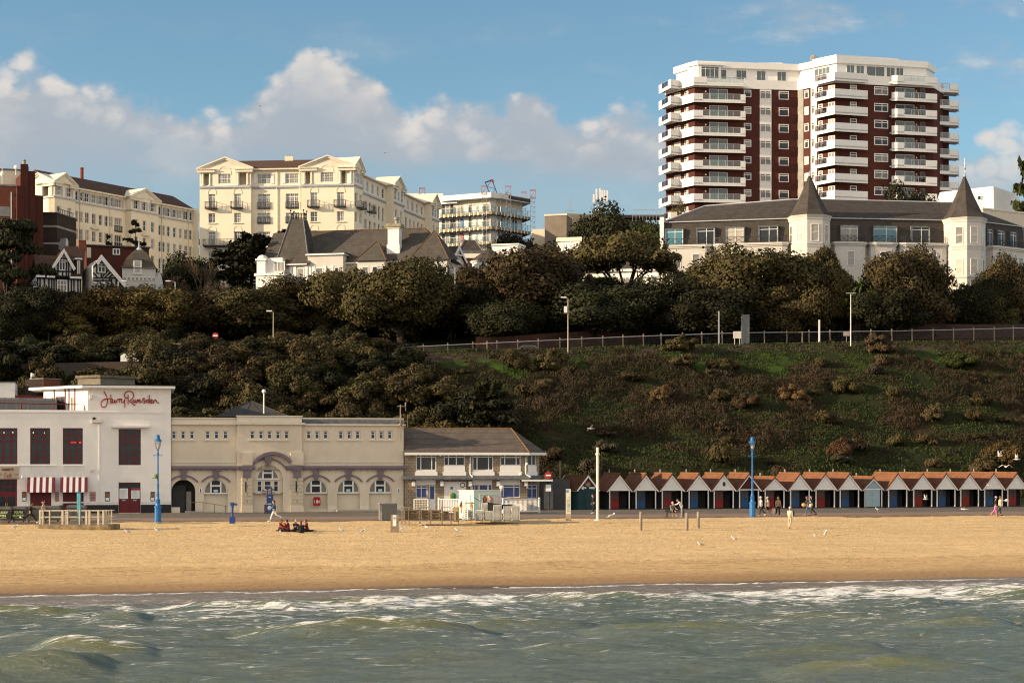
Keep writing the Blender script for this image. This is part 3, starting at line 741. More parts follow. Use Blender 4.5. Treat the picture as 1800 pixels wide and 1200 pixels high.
mk('round2','evergreen_oak',2,L_OLIVE,5.0,4.2,5.3,48,807,0.18,1.6,.32,low=-0.88)
mk('round3','evergreen_oak',3,L_OLIVE,5.0,3.2,4.7,38,956,0.17,1.6,.36,low=-0.88,br=(.24,.46))
mk('open1','evergreen_oak',4,L_OLIVE,5.4,2.6,7.4,26,575,0.20,3.8,.30,low=-0.15,br=(.20,.36),squash=.6)
mk('open2','evergreen_oak',5,L_OLIVE,5.2,3.3,6.6,26,529,0.21,3.2,.30,low=-0.25,br=(.20,.38),squash=.7)
mk('tall1','evergreen_oak',6,L_OLIVE,3.4,5.2,6.4,36,505,0.19,2.0,.26,low=-0.75,br=(.26,.44))
mk('thin1','slender_tree',7,L_OLIVE,3.0,3.8,6.8,15,299,0.17,3.0,.14,low=-0.5,br=(.18,.34),squash=.7)
def shrub_kind(key,name,seed,r,h,nb,per,leaf,m,**kw):
 me,cen=blob_crown('foliage',seed,r,r,h,h*.35,nb,per,leaf,m,low=-0.1,**kw)
 tree_kind(key,name,'shrub',me,None,r*2.1,h*1.35+r*.28)
shrub_kind('bush1','shrub',21,2.6,2.2,22,460,0.16,L_BROWN)
shrub_kind('bush2','shrub',22,2.6,2.6,24,420,0.17,L_OLIVE,br=(.22,.40))
shrub_kind('bush3','shrub',23,2.6,2.0,18,520,0.15,L_BROWN,br=(.24,.46))
shrub_kind('bush4','shrub',24,2.6,2.9,26,400,0.16,L_OLIVE,br=(.20,.36),upr=.6,blade=1.8)
shrub_kind('scrub1','scrub_bush',31,1.0,0.9,16,204,0.068,L_SCRUB,blade=3.2,upr=.9,br=(.3,.5))
shrub_kind('scrub2','scrub_bush',32,1.0,1.2,16,187,0.062,L_SCRUB,blade=3.6,upr=.9,br=(.26,.44))
shrub_kind('scrub3','scrub_bush',33,1.1,0.7,14,221,0.074,L_SCRUB,blade=2.4,upr=.5,br=(.3,.55))
def plate_tree(key,name,seed,levels,m,trunk_r,leaf,per,blade=1.0,flat=.16,lean=0.0):
 rg=np.random.default_rng(seed);rr=random.Random(seed);C,Nn=[],[];mb=MB()
 H=max(l[0]for l in levels);mb.tube([(0,0,-.5),(0,0,H*.5),(0,0,H)],[trunk_r,trunk_r*.7,trunk_r*.15],6)
 for z,reach,nbough in levels:
  a0=rr.uniform(0,6.28)
  for b in range(nbough):
   a=a0+6.283*b/nbough+rr.uniform(-.35,.35);r=reach*rr.uniform(.7,1.1);dz=rr.uniform(-.3,.3)
   e=Vector((math.cos(a)*r,math.sin(a)*r,z+dz+r*lean));mb.tube([(0,0,z+dz-.2),e*.5+Vector((0,0,(z+dz)*.5+.1)),e],[trunk_r*.3,trunk_r*.2,.02],4)
   k=int(per*r/reach);s=rg.uniform(.25,1.05,k);wd=rg.normal(0,.17,k)*r*(1.2-s*.5)
   ca,sa=math.cos(a),math.sin(a)
   p=np.stack([ca*r*s-sa*wd,sa*r*s+ca*wd,z+dz+r*lean*s+rg.normal(0,flat,k)],1)
   C.append(p);n=rg.normal(0,.45,(k,3));n[:,2]+=1;Nn.append(n)
 c=np.concatenate(C);n=np.concatenate(Nn);n/=np.linalg.norm(n,axis=1,keepdims=True)
 s=leaf*rg.uniform(.6,1.4,len(c))
 me=quads_mesh('crown',c,n,rg.normal(size=c.shape),s,s*blade,m,rg)
 tm=bpy.data.meshes.new('trunk');tm.from_pydata(mb.v,[],mb.f);tm.materials.append(m_bark)
 tree_kind(key,name,'tree',me,tm,2.1*max(l[1]for l in levels),H+.3)
plate_tree('cedar','cedar',41,[(2.6,4.6,6),(4.0,5.0,7),(5.4,4.6,7),(6.6,4.2,7),(7.7,3.4,6),(8.6,2.2,5),(9.2,1.2,4)],L_DARK,.3,.26,330,1.3,.20)
plate_tree('fir','young_cedar',42,[(3.0,2.6,5),(4.2,2.4,5),(5.4,1.9,4),(6.5,1.6,4),(7.6,1.2,4),(8.6,.8,3),(9.4,.4,3)],L_OLIVE,.10,.15,90,1.6,.06)
plate_tree('puzzle','monkey_puzzle',43,[(2,3.6,7),(3.2,3.6,7),(4.4,3.3,7),(5.6,2.9,7),(6.8,2.4,6),(8,1.8,6),(9.2,1.0,5)],L_GREEN,.25,.22,150,2.2,.10,.16)
plate_tree('cypress','low_cedar',44,[(.8,4.4,8),(1.8,4.4,8),(2.8,4.0,8),(3.8,3.4,7),(4.8,2.6,6),(5.6,1.6,5)],L_DARK,.2,.24,240,1.5,.12)
def pine_kind():
 rg=np.random.default_rng(51);rr=random.Random(51);C,Nn=[],[];tips=[]
 for i in range(26):
  a=rr.uniform(0,6.28);z=rr.choice([3.2,4.6,5.8,7.0,8.0,8.8])+rr.uniform(-.5,.5);r=rr.uniform(1.2,4.9)*(1.15-(z-3)/9)
  p=np.array([math.cos(a)*r,math.sin(a)*r,z]);tips.append(tuple(p))
  k=330;u=unit(rg,k);u[:,2]=np.abs(u[:,2])-.35
  C.append(p+u*np.array([1.5,1.5,.75])*rg.uniform(.5,1.05,(k,1)));Nn.append(u+rg.normal(0,.6,u.shape))
 c=np.concatenate(C);n=np.concatenate(Nn);n/=np.linalg.norm(n,axis=1,keepdims=True)
 s=rg.uniform(.10,.20,len(c));me=quads_mesh('crown',c,n,rg.normal(size=c.shape)+[0,0,1],s,s*2.4,L_DARK,rg)
 tree_kind('pine','pine_tree','tree',me,limb_mesh('trunk',51,4.5,.3,rr.sample(tips,14),m_bark,.4),10,9.8)
pine_kind()
def bare_kind(key,name,seed,m,H=8.0,spread=.6,depth=5,fine=True):
 rr=random.Random(seed);mb=MB()
 def grow(p,d,l,r,k):
  e=p+d*l;q=p+d*l*.5+Vector((rr.uniform(-1,1),rr.uniform(-1,1),rr.uniform(-.3,.6)))*l*.07
  mb.tube([p,q,e],[r,r*.8,r*.6],5 if k>2 else 3,cap=False)
  if k==0:return
  for _ in range(3 if k>1 else 4):
   nd=(d+Vector((rr.uniform(-1,1),rr.uniform(-1,1),rr.uniform(-.15,.7)))*spread).normalized();grow(e,nd,l*rr.uniform(.62,.85),r*.58,k-1)
 grow(Vector((0,0,-.3)),Vector((0,0,1)),H*.27,H*.022,depth)
 me=bpy.data.meshes.new('twigs');me.from_pydata(mb.v,[],mb.f);me.materials.append(m)
 tree_kind(key,name,'tree',me,None,H*.85,H)
bare_kind('bare','bare_tree',61,m_twig)
bare_kind('bare2','bare_tree',62,m_twig,spread=.75)
def palm_kind():
 rg=np.random.default_rng(71);mb=MB();fr=MB();tone=[]
 for hx,hy,hz_ in((0,0,5.5),(.9,.3,4.6),(-.8,-.3,4.4),(.3,-.8,3.6),(-.4,.7,3.8)):
  mb.tube([(0,0,-.3),(hx*.4,hy*.4,hz_*.5),(hx,hy,hz_)],[.16,.12,.09],6)
  for k in range(70):
   a=rg.uniform(0,6.28);el=rg.uniform(-.7,1.4);l=rg.uniform(.9,1.5);d=Vector((math.cos(a)*math.cos(el),math.sin(a)*math.cos(el),math.sin(el)))
   s=d.cross(Vector((0,0,1))).normalized()*.06;o=Vector((hx,hy,hz_));t=o+d*l+Vector((0,0,-.28*l))
   mdl=o+d*l*.55;fr.add([o-s,o+s,mdl+s,mdl-s],[(0,1,2,3)]);fr.add([mdl-s,mdl+s,t],[(0,1,2)])
 me=bpy.data.meshes.new('crown');me.from_pydata(fr.v,[],fr.f);me.materials.append(L_LIME)
 tm=bpy.data.meshes.new('trunk');tm.from_pydata(mb.v,[],mb.f);tm.materials.append(m_bark)
 tree_kind('palm','cabbage_palm','tree',me,tm,3.6,6.8)
palm_kind()
def plant(key,loc,wid,hgt,label,group=None,leafm=None,rz=None,wide_y=1.0):
 name,cat,cm,tm,w0,h0=KINDS[key]
 if tm is None:
  o=bpy.data.objects.new(name,cm);COL.objects.link(o);o.location=loc;parts=[o]
 else:
  o=bpy.data.objects.new(name,None);COL.objects.link(o);o.location=loc;parts=[]
  for nm,me in(('crown',cm),('trunk',tm)):
   p=bpy.data.objects.new(nm,me);COL.objects.link(p);p.parent=o
   if nm=='crown':parts.append(p)
 if leafm is not None:
  for p in parts:p.material_slots[0].link='OBJECT';p.material_slots[0].material=leafm
 o.scale=(wid/w0,wid/w0*wide_y,hgt/h0);o.rotation_euler=(0,0,rz if rz is not None else RT.uniform(0,6.28))
 ORG[o.name]=Vector(loc)
 return tag(o,label,cat,group)
RT=random.Random(17)
def tree(key,px,top,wpx,D,label,leafm=None,group=None,base=None,rz=None):
 g=GP(px,D);zt=CZ+(HY-top)/F*D
 return plant(key,g,wpx*D/F,zt-g.z,label,group,leafm,rz)
GT='evergreen trees along the cliff top'
TREES=[('round1',100,540,110,222,'gold-tinted round tree below the black and white timbered house',L_GOLD),('round3',178,512,150,226,'broad golden-olive tree hiding the foot of the black and white timbered house',L_GOLD),('round2',268,497,130,224,'dense golden-brown tree below the white turret with the pointed roof',L_GOLD),('round1',345,505,140,228,'brown-olive tree just below the bare twiggy tree',L_BROWN),('round2',445,500,150,226,'rounded olive tree behind the thin street lamp on the left',L_OLIVE),('round3',520,492,150,230,'wide olive tree below the white chimney-like pier of the slate-roofed villa',L_OLIVE),('round1',602,468,130,229,'brown tree covering the bays of the slate-roofed villa',L_BROWN),('round3',705,452,165,222,'large spreading olive tree right below the white chimney stack',L_OLIVE),('round2',792,492,120,229,'dark shaded tree between the spreading olive tree and the cream street lamp',L_DARK),('round1',832,462,110,238,'small rounded tree in front of the white round bay with conical roof',L_BROWN),('round2',935,423,190,226,'largest brown-olive tree, left of the tall street lamp with the box on it',L_BROWN),('round3',890,520,130,220,'low dark tree under the largest brown-olive tree',L_DARK),('open1',1098,398,205,240,'umbrella-shaped tree with bare branches showing over the white gatehouse',L_BROWN),('round1',1045,492,170,222,'dark broad tree right of the tall street lamp with the box on it',L_DARK),('round3',1140,488,150,226,'dark low tree beneath the umbrella-shaped tree',L_DARK),('thin1',1186,418,62,238,'slender leggy tree against the white terrace wall',L_OLIVE),('open2',1248,458,110,230,'loose olive tree in front of the left bay of the turreted terrace',L_OLIVE),('round2',1322,424,195,228,'big domed olive tree left of the first turret',L_OLIVE),('round1',1245,500,150,221,'dark spreading tree behind the pale notice board',L_DARK),('round1',1385,490,120,226,'brown-leaved tree over the dark gate canopy',L_BROWN),('tall1',1440,432,78,232,'upright tree right below the first turret',L_OLIVE),('tall1',1480,470,66,227,'narrow brown tree left of the yellow-green palm',L_BROWN),('round2',1590,428,150,228,'tall rounded brown tree between the two turrets',L_BROWN),('round1',1560,500,110,224,'dim green tree at the foot of the tall rounded brown tree',L_DARK),('round3',1690,505,90,236,'dark bushy tree below the second turret',L_DARK),('round2',1780,446,120,238,'pale brown-olive tree at the right edge beside the white terrace end',L_BROWN),('round3',1740,512,90,235,'low brown tree right of the second turret',L_OLIVE),('palm',1512,478,70,224,'yellow-green spiky palm between the upright trees',None),('cedar',442,415,170,252,'dark layered cedar in front of the cream hotel',None),('cedar',500,408,90,262,'dark cedar beside the iron-crested roof',None),('bare',352,425,90,246,'bare brown twiggy tree left of the layered cedar',None),('bare2',300,462,80,243,'bare spreading tree right of the white turret house',None),('bare2',395,470,90,240,'low bare tree at the foot of the cedar',None),('round2',330,440,110,250,'dark bushy evergreen at the foot of the cream wing',L_DARK),('fir',238,385,88,264,'thin sparse young cedar against the long cream wing',None),('fir',190,410,40,262,'tiny young cedar behind the timbered house roofs',None),('pine',12,385,150,222,'dark pine at the left edge in front of the red brick block',None),('round2',52,492,120,220,'dark garden tree under the pine at the left edge',L_DARK),('round1',8,520,90,216,'dim leafy tree at the left edge under the pine',L_DARK),('round2',1060,358,150,283,'large dark tree in front of the roof with phone masts',L_DARK),('round1',1135,380,110,278,'green tree right of the phone mast roof',L_GREEN),('round3',1003,420,80,280,'dark ivy-like tree at the foot of the blank concrete block',L_DARK),('round1',905,405,105,292,'dark green tree in front of the half-finished white apartments',L_DARK),('round2',1594,315,112,276,'dark tree rising behind the slate roof in front of the tall tower',L_DARK),('puzzle',1812,250,80,285,'spiky monkey puzzle tree cut by the right edge of the view',None),('round3',1190,364,50,284,'small bush at the left foot of the tall tower',L_OLIVE),('cypress',862,672,120,184,'dark low cedar on the cliff behind the stone house roof',None),]
for row in TREES:
 tree(row[0],row[1],row[2],row[3]*(1.22 if row[4]<232 and row[0][:5]=='round' else 1.08),row[4],row[5],row[6],GT if row[4]<245 and row[0]not in('bare','bare2')else None)
def patch(n,t0,t1,w0,w1,mind,seed,ok=None):
 rr=random.Random(seed);pts=[]
 for _ in range(n*40):
  t,w=rr.uniform(t0,t1),rr.uniform(w0,w1)
  if ok and not ok(t,w,rr):continue
  if all((t-a)**2+(w-b)**2>mind*mind for a,b in pts):
   pts.append((t,w))
   if len(pts)>=n:break
 return pts
def mass_edge(t,w):return t<42-(w-8)*0.30
LU='dark evergreen undergrowth bush in the shade of the cliff-top trees'
LB='dense brown-olive shrub in the thicket covering the cliff behind the sea-front buildings'
GB='shrubs covering the cliff behind the buildings'
RT.seed(5)
for t,w in patch(200,-58,46,16,54,2.9,3,lambda t,w,r:mass_edge(t,w)and not(-14<t<2 and w>37 and w<50)and(w<47 or t<12)):
 x,y=xy(t,w);k=RT.choice(['bush1','bush2','bush3','bush4'])
 top=np.interp(w,[16,36,45,54],[3.4,4.2,3.0,3.4])
 plant(k,(x,y,gz(x,y)-.3),RT.uniform(5.2,7.4),top*RT.uniform(.8,1.2),LB,GB,RT.choice([L_BROWN,L_OLIVE,L_BROWN,L_DARK,L_OLIVE,L_BROWN,L_DARK]))
for k,px,py,wp,hp,lm,lab in[('bush4',1195,617,58,34,L_BROWN,'tall twiggy bush touching the fence, left of the pale notice board'),('bush4',1548,622,58,42,L_SCRUB,'tall dry bush on the bank below the second slim white post'),('bush2',1762,822,62,62,L_GOLD,'rounded golden bush behind the right-hand beach huts'),('bush1',1725,830,46,36,L_SCRUB,'low brown bush left of the rounded golden bush'),('bush4',965,655,60,48,L_BROWN,'brown bush under the cliff-top fence above the stone house'),('bush3',905,650,58,40,L_BROWN,'dull bush just below the lower run of the cliff-top fence'),('bush4',1160,705,42,34,L_RUST,'rusty bush midway up the cliff above the red-door huts'),('bush2',1310,720,44,40,L_SCRUB,'brown bush midway up the cliff left of the blue lamp post'),('bush4',1395,705,50,36,L_RUST,'russet bush above the low beach hut'),('bush1',1490,690,54,34,L_BROWN,'wide brown bush on the upper cliff below the dry bush'),('bush3',1480,800,50,34,L_RUST,'tawny bush behind the pale blue hut'),('bush4',1640,740,42,36,L_SCRUB,'dry bush on the mid cliff above the right-hand huts'),('bush2',1690,650,60,36,L_GREEN,'greenish bush below the bare path near the right edge'),('bush2',1270,655,60,34,L_BROWN,'brown bush on the upper cliff right of the twiggy bush')]:
 for D in np.arange(176,225,.4):
  p=P2(px,D);z_=CZ+(HY-py)/F*D;t_,w_=tw(p.x,p.y)
  if w_>8.5 and gz(p.x,p.y)>=z_:break
 plant(k,(p.x,p.y,gz(p.x,p.y)-.2),wp*D/F,hp*D/F,lab,None,lm)
LS='scrubby dry bush scattered over the grassy right-hand cliff'
for t,w in patch(64,28,132,9,37,2.8,8,lambda t,w,r:not mass_edge(t+3,w)and(r.random()<.45+.55*float(vnoise(np.array(t/8),np.array(w/5),4)>-.1))):
 x,y=xy(t,w);k=RT.choice(['scrub1','scrub2','scrub3']);s=RT.uniform(1.5,3.6)
 plant(k,(x,y,gz(x,y)-.1),s,s*RT.uniform(.38,.75),LS,'dry scrub bushes on the right-hand cliff',RT.choice([L_SCRUB,L_GREY,L_BROWN,L_OLIVE,L_BROWN]))
def grass_stuff():
 rg=np.random.default_rng(90);n=120000
 t=rg.uniform(24,138,n);w=rg.uniform(7.5,47,n)
 k=fbm(t/3.5,w/3.5,3,12)>-.25;t,w=t[k],w[k];n=len(t)
 z=hz(t,w);x=OX+t*CU-w*SU;y=OY+t*SU+w*CU
 c=np.stack([x,y,z+.10],1);nn=rg.normal(0,1,(n,3));nn[:,2]*=.35;nn/=np.linalg.norm(nn,axis=1,keepdims=True)
 s=rg.uniform(.08,.22,n)
 me=quads_mesh('tufted_grass',c,nn,np.tile([0,0,1.0],(n,1))+rg.normal(0,.3,(n,3)),s*.6,s*1.3,L_GRASS,rg)
 ob=bpy.data.objects.new('tufted_grass',me);COL.objects.link(ob);tag(ob,'rough tufted grass on the cliff slope','grass',kind='stuff')
grass_stuff()
def bramble_stuff():
 rg=np.random.default_rng(97);n=420000
 t=rg.uniform(20,138,n);w=rg.uniform(7.5,43,n)
 d=fbm(t/6,w/4.5,4,44)+.25*fbm(t/1.4,w/1.4,2,45)+np.interp(w,[8,18,27,36,39,43],[-.16,-.06,.14,.22,-.12,-.25]);k=(d>.04)&(t>40-(w-8)*.4);t,w,d=t[k],w[k],d[k];n=len(t)
 z=hz(t,w);x=OX+t*CU-w*SU;y=OY+t*SU+w*CU;h=np.clip(d,.05,.6)*(1.5+1.3*np.clip(fbm(t/.8,w/.8,2,47),-.6,1))
 c=np.stack([x,y,z+h*rg.uniform(.1,1,n)],1);nn=rg.normal(0,1,(n,3));nn[:,2]*=.5;nn/=np.linalg.norm(nn,axis=1,keepdims=True)
 s=rg.uniform(.03,.075,n)
 me=quads_mesh('bramble_thicket',c,nn,np.tile([.25,0,1.0],(n,1))+rg.normal(0,.55,(n,3)),s,s*rg.uniform(4,9,n),L_BRAMBLE,rg)
 ob=bpy.data.objects.new('bramble_thicket',me);COL.objects.link(ob);tag(ob,'tangled dry brambles over the cliff slope','undergrowth',kind='stuff')
bramble_stuff()
def thicket_stuff():
 rg=np.random.default_rng(103);n=150000
 t=rg.uniform(-70,52,n);w=rg.uniform(15,62,n);k=(t<44-(w-8)*.28)&~((t>-14)&(t<2)&(w>38)&(w<50));t,w=t[k],w[k];n=len(t)
 z=hz(t,w)+np.clip(fbm(t/2.2,w/2.2,3,46)+.55,0,2)*1.5*np.interp(w,[40,50],[1,.5]);x=OX+t*CU-w*SU;y=OY+t*SU+w*CU
 nn=rg.normal(0,1,(n,3));nn[:,2]=np.abs(nn[:,2])+.4;nn/=np.linalg.norm(nn,axis=1,keepdims=True);s=rg.uniform(.12,.26,n)
 me=quads_mesh('cliff_undergrowth',np.stack([x,y,z+rg.normal(0,.12,n)],1),nn,rg.normal(size=(n,3)),s,s,L_DARK,rg)
 ob=bpy.data.objects.new('cliff_undergrowth',me);COL.objects.link(ob);tag(ob,'dark leafy undergrowth between the cliff shrubs','undergrowth',kind='stuff')
thicket_stuff()
for px,D,wd in((-75,236,150),(-120,226,170),(-190,240,190)):
 tree('round2',px,400,wd,D,'tall dark tree just past the left edge of the view',L_DARK,'trees past the left edge')
LR='dark evergreen tree in the shaded back row behind the cliff-top trees'
for i in range(52):
 px=-30+i*36+RT.uniform(-12,12);D=RT.uniform(233,243);top=RT.uniform(478,515)
 if 655<px<690 or 1350<px<1405:continue
 if px<400 or 440<px<520:top+=18
 tree(RT.choice(['round1','round2','round3','tall1']),px,top,RT.uniform(100,150),D,LR,RT.choice([L_DARK,L_DARK,L_OLIVE]),'back row of dark evergreen trees')
for t,w in patch(44,-52,30,54,68,3.4,14,lambda t,w,r:not(-14<t<4 and w<60)):
 x,y=xy(t,w);plant(RT.choice(['bush1','bush2','bush3']),(x,y,gz(x,y)-.2),RT.uniform(4,6),RT.uniform(2.2,3.6),LU,'undergrowth bushes below the trees',RT.choice([L_DARK,L_OLIVE,L_BROWN]))
for i in range(44):
 px=-20+i*42+RT.uniform(-9,9);D=RT.uniform(231,240)
 if 205<px<330:continue
 g=GP(px,D);plant(RT.choice(['bush1','bush2','bush3']),g,RT.uniform(4.5,6.5),RT.uniform(2.6,4.2),LU,'undergrowth bushes below the trees',RT.choice([L_DARK,L_DARK,L_OLIVE]))
for px,lab in((1775,'bright clipped hedge bush at the right end of the cliff top'),(1722,'dark clipped hedge bush left of the bright one')):
 g=GP(px,232);plant('bush3',g,6.0,3.4,lab,None,L_GREEN if px>1750 else L_DARK)
 # buildings on the cliff top
def building(name,px,D,label,cat='building',group=None,drop=1.5):
 p=P2(px,D);return thing(name,(p.x,p.y,gz(p.x,p.y)-drop),label,cat,group)
def base_z(o):return origin_of(o).z
def closed(mb,pts,z0,z1,m=0,skip=()):
 n=len(pts)
 for i in range(n):
  if i in skip:continue
  a,b=pts[i],pts[(i+1)%n]
  mb.quad((a[0],a[1],z0),(b[0],b[1],z0),(b[0],b[1],z1),(a[0],a[1],z1),m)
 mb.poly([(p[0],p[1],z1)for p in pts],m)
def ring(pts,d):
 n=len(pts);out=[]
 for i in range(n):
  p0,p1,p2=Vector(pts[i-1][:2]),Vector(pts[i][:2]),Vector(pts[(i+1)%n][:2])
  d1=(p1-p0).normalized();d2=(p2-p1).normalized()
  n1=Vector((d1.y,-d1.x));n2=Vector((d2.y,-d2.x));b=(n1+n2);b=b/max(.3,b.dot(n1))if b.length>.01 else n1
  out.append(p1+b*d)
 return out
 # tall tower of flats
def tower():
 T=building('tower_block',1469,300,'tall dark brick tower of flats with stacked white balconies','tower block')
 z0=base_z(T);PT=3.03
 P1=P2(1469,300.0);d13=Vector((math.cos(R(13)),math.sin(R(13))));d75=Vector((math.cos(R(8)),math.sin(R(8))))
 e_r=E(P1,P1+d13*19.3)
 inn=P1+Vector((-4.76,5.0))*1.02
 e_l=E(inn,P1)
 Cl=P2(1221,303.4);e_c=E(Cl,Cl+d75*19.4)
 b52=Vector((-.62,.79));Bl=Cl+b52*3.3;e_b=E(Bl,Cl)
 A0=Bl+Vector((-2.6,4.0));e_a=E(A0,Bl)
 rec=e_c.B;e_n=E(rec,inn)
 rr=e_r.B;A_r=rr+Vector((3.0,5.0));e_q=E(rr,A_r)
 zt=e_r.z(1469,146)
 mb=MB()
 plan=[A0,Bl,Cl,rec,inn,P1,rr,A_r,A_r+Vector((-6,14)),A0+Vector((8,16))]
 closed(mb,plan,z0,zt);mb.build('wall',m_brickred,T)
 wh=MB()
 wh.ebox(e_c,e_c.a(1335.5),e_c.a(1356),-.05,.1,z0,zt);wh.ebox(e_l,e_l.a(1425.5),e_l.a(1436),-.05,.1,z0,zt)
 wh.build('white_strip',m_whitep,T)
 gy=MB();gy.quad(e_n.W(.1,-.05,z0),e_n.W(e_n.len-.05,-.05,z0),e_n.W(e_n.len-.05,-.05,zt),e_n.W(.1,-.05,zt));gy.build('grey_recess',m_grey,T)
 zb0,zb1=zt,zt+1.65;zr=zb1+2.35
 tb=MB();closed(tb,ring(plan,.12),zb0,zb1);tb.build('parapet_band',m_whitep,T)
 ins=ring(plan,-1.7);rs=MB();closed(rs,ins,zb1,zr);rs.build('penthouse_wall',m_whitep,T)
 sl_=MB();sl_.plan(ring(plan,-1.25),zr,zr+1.15);sl_.build('roof_slab',m_whitep,T)
 lb=MB();q0=e_c.W(15.5,4,0);lb.box(q0.x-2.2,q0.x+2.2,q0.y,q0.y+4,zr+1.15,zr+1.9);lb.build('lift_house',m_whitep,T)
 up=MB();closed(up,[e_l.off(1.2).W(1.0,0,0)[:2],e_l.off(1.2).W(6.3,0,0)[:2],e_r.off(1.5).W(13.0,0,0)[:2],e_r.off(7).W(13.0,0,0)[:2],e_l.off(7).W(1.0,0,0)[:2]],zr+1.15,zr+1.45);up.build('roof_upstand',m_whitep,T)
 co=MB();cpl=[e_b.W(.6,.9,0).to_2d(),e_c.W(.9,.8,0).to_2d(),e_c.W(5.2,.8,0).to_2d(),e_c.W(5.2,5,0).to_2d(),e_b.W(.6,5,0).to_2d()];closed(co,cpl,zb1,zr+.25);co.plan(ring(cpl,.35),zr+.251,zr+.6);co.build('corner_room',m_whitep,T);eq=E(cpl[1],cpl[2]);window(T,eq,(.5,3.9,zb1+.15,zr+.05),m_whitep,g_green,(.25,.5,.75),(.8,),.08,.07,.06,-.05)
 vt=MB();q=e_l.W(.6,2.2,0);vt.ball((q.x,q.y,zr+1.9),.7,8,6,0,(1,.4,1));vt.build('satellite_dish',m_grey,T)
 ei=E(ins[2],ins[3]);
 for px0,px1 in((1247,1277),(1294,1312),(1330,1346),(1366,1382)):
  window(T,ei,(ei.a(px0),ei.a(px1),zb1+.1,zr-.25),m_whitep,g_green,(.33,.66)if px1-px0>20 else(.5,),(),.06,.05,.06,-.05)
 ej=E(ins[5],ins[6])
 for px0,px1 in((1488,1502),(1505,1519),(1523,1555),(1558,1573),(1575,1588)):
  window(T,ej,(ej.a(px0),ej.a(px1),zb1+.1,zr-.2),m_whitep,g_green,(.5,),(),.07,.06,.06,-.05)
 ek=E(ins[4],ins[5]);window(T,ek,(1.2,4.6,zb1+.6,zr-.3),m_whitep,g_green,(.25,.5,.75),(),.07,.08,.06,-.05)
 nst=int((zt-z0)/PT)
 RWt=random.Random(3)
 def balcony(name,path,inner,z,glass=None,parap=1.12,drop=0.0):
  b=MB();n=len(path)
  b.extrude([(p[0],p[1],z-.18)for p in path]+[(p[0],p[1],z-.18)for p in inner],(0,0,.22))
  gl=MB();rl=MB()
  for i in range(n-1):
   A,B=Vector(path[i]),Vector(path[i+1]);ed=E(A,B)
   segs=[(0,ed.len)]
   if glass and glass[0]==i:
    a0,a1=ed.len*glass[1],ed.len*glass[2];segs=[(0,a0),(a1,ed.len)]
    b.ebox(ed,a0,a1,0.01,.13,z-.46,z+.12)
    gl.ebox(ed,a0+.04,a1-.04,.05,.08,z+.14,z+parap)
    rl.ebox(ed,a0,a1,.03,.10,z+parap,z+parap+.06)
    k=max(2,int((a1-a0)/1.3))
    for j in range(k+1):a=a0+(a1-a0)*j/k;rl.ebox(ed,max(a-.035,a0),min(a+.035,a1),.03,.10,z+.12,z+parap)
   for a0,a1 in segs:b.ebox(ed,a0,a1,0.0,.14,z-.46,z+parap)
  ob=b.build(name,m_whitep,T)
  if gl.v:
   gl.build('glass_balustrade',g_clear if glass[3]else g_smoke,ob);rl.build('handrail',m_galv,ob)
 cA=[A0+Vector((-1.35,-.6)),Bl+Vector((-2.25,-1.75)),Bl+Vector((-.25,-.55))]
 oB=e_c.n*-1.35;x_l=Cl+e_b.n*-.05
 cB=[Bl+e_b.n*-.9+Vector((.2,-.1)),Cl+oB+Vector((-.45,.1)),e_c.W(e_c.a(1307),-1.35,0).to_2d()]
 cB_in=[e_c.W(e_c.a(1307),-.02,0).to_2d(),Cl,Bl]
 gC=(1,(1236-1221)/86.0,(1299-1221)/86.0,True)
 cD=[e_l.W(e_l.a(1436),-.9,0).to_2d(),P1+e_l.n*-.9+e_r.n*-1.1+Vector((-.1,0)),e_r.W(e_r.a(1520.5),-1.2,0).to_2d()]
 cD_in=[e_r.W(e_r.a(1520.5),-.02,0).to_2d(),P1,e_l.W(e_l.a(1436),-.02,0).to_2d()]
 cF=[e_r.W(e_r.a(1563.5),-.9,0).to_2d(),e_r.W(e_r.a(1571),-1.5,0).to_2d(),e_r.W(e_r.a(1640.5),-1.5,0).to_2d()]
 cF_in=[e_r.W(e_r.a(1640.5),-.02,0).to_2d(),e_r.W(e_r.a(1563.5),-.02,0).to_2d()]
 G0=Vector(rr)+e_r.n*2.8
 cG=[P2(1627,306.9),P2(1684,308.4),P2(1686,311)]
 cG_in=[P2(1680,313),P2(1627,311)]
 gp=MB();gp.extrude([(*P2(1630,309.6),z0),(*P2(1668,311.0),z0),(*P2(1668,317),z0),(*P2(1630,316),z0)],(0,0,zt-z0));gp.build('rear_stack_wall',m_brickred,T)
 eG=E(P2(1627,309.5),P2(1668,311.0))
 for i in range(nst+1):
  z=zt-PT*i+(0.62 if i==0 else 0.62-.0)
  zf=z-PT*0
  if i==0:zf=zb0+.55
  else:zf=zt-PT*i+.55
  if zf<z0+2:break
  balcony('balcony',cA,[Bl,A0],zf,(0,.25,.78,False))
  balcony('balcony',cB,cB_in,zf,gC if i else(1,.25,.98,True))
  balcony('balcony',cD,cD_in,zf,(0,.05,.62,False))
  balcony('balcony',cF,cF_in,zf,(1,.17,.72,True))
  balcony('balcony',cG,cG_in,zf,(0,.30,.75,True))
  if i==0:continue
  zw=zf
  gl=pick(RWt,g_green,g_green,g_curt,g_green)
  window(T,e_c,(e_c.a(1246.5),e_c.a(1279),zw,zw+2.25),m_whitep,gl,(.5,),(),.08,.07,.07,-.05,name='balcony_door')
  window(T,e_c,(e_c.a(1307.5),e_c.a(1320.5),zw+.95,zw+2.25),m_whitep,pick(RWt,g_dark,g_curt),(),(.7,),.12,.10,.07,-.05)
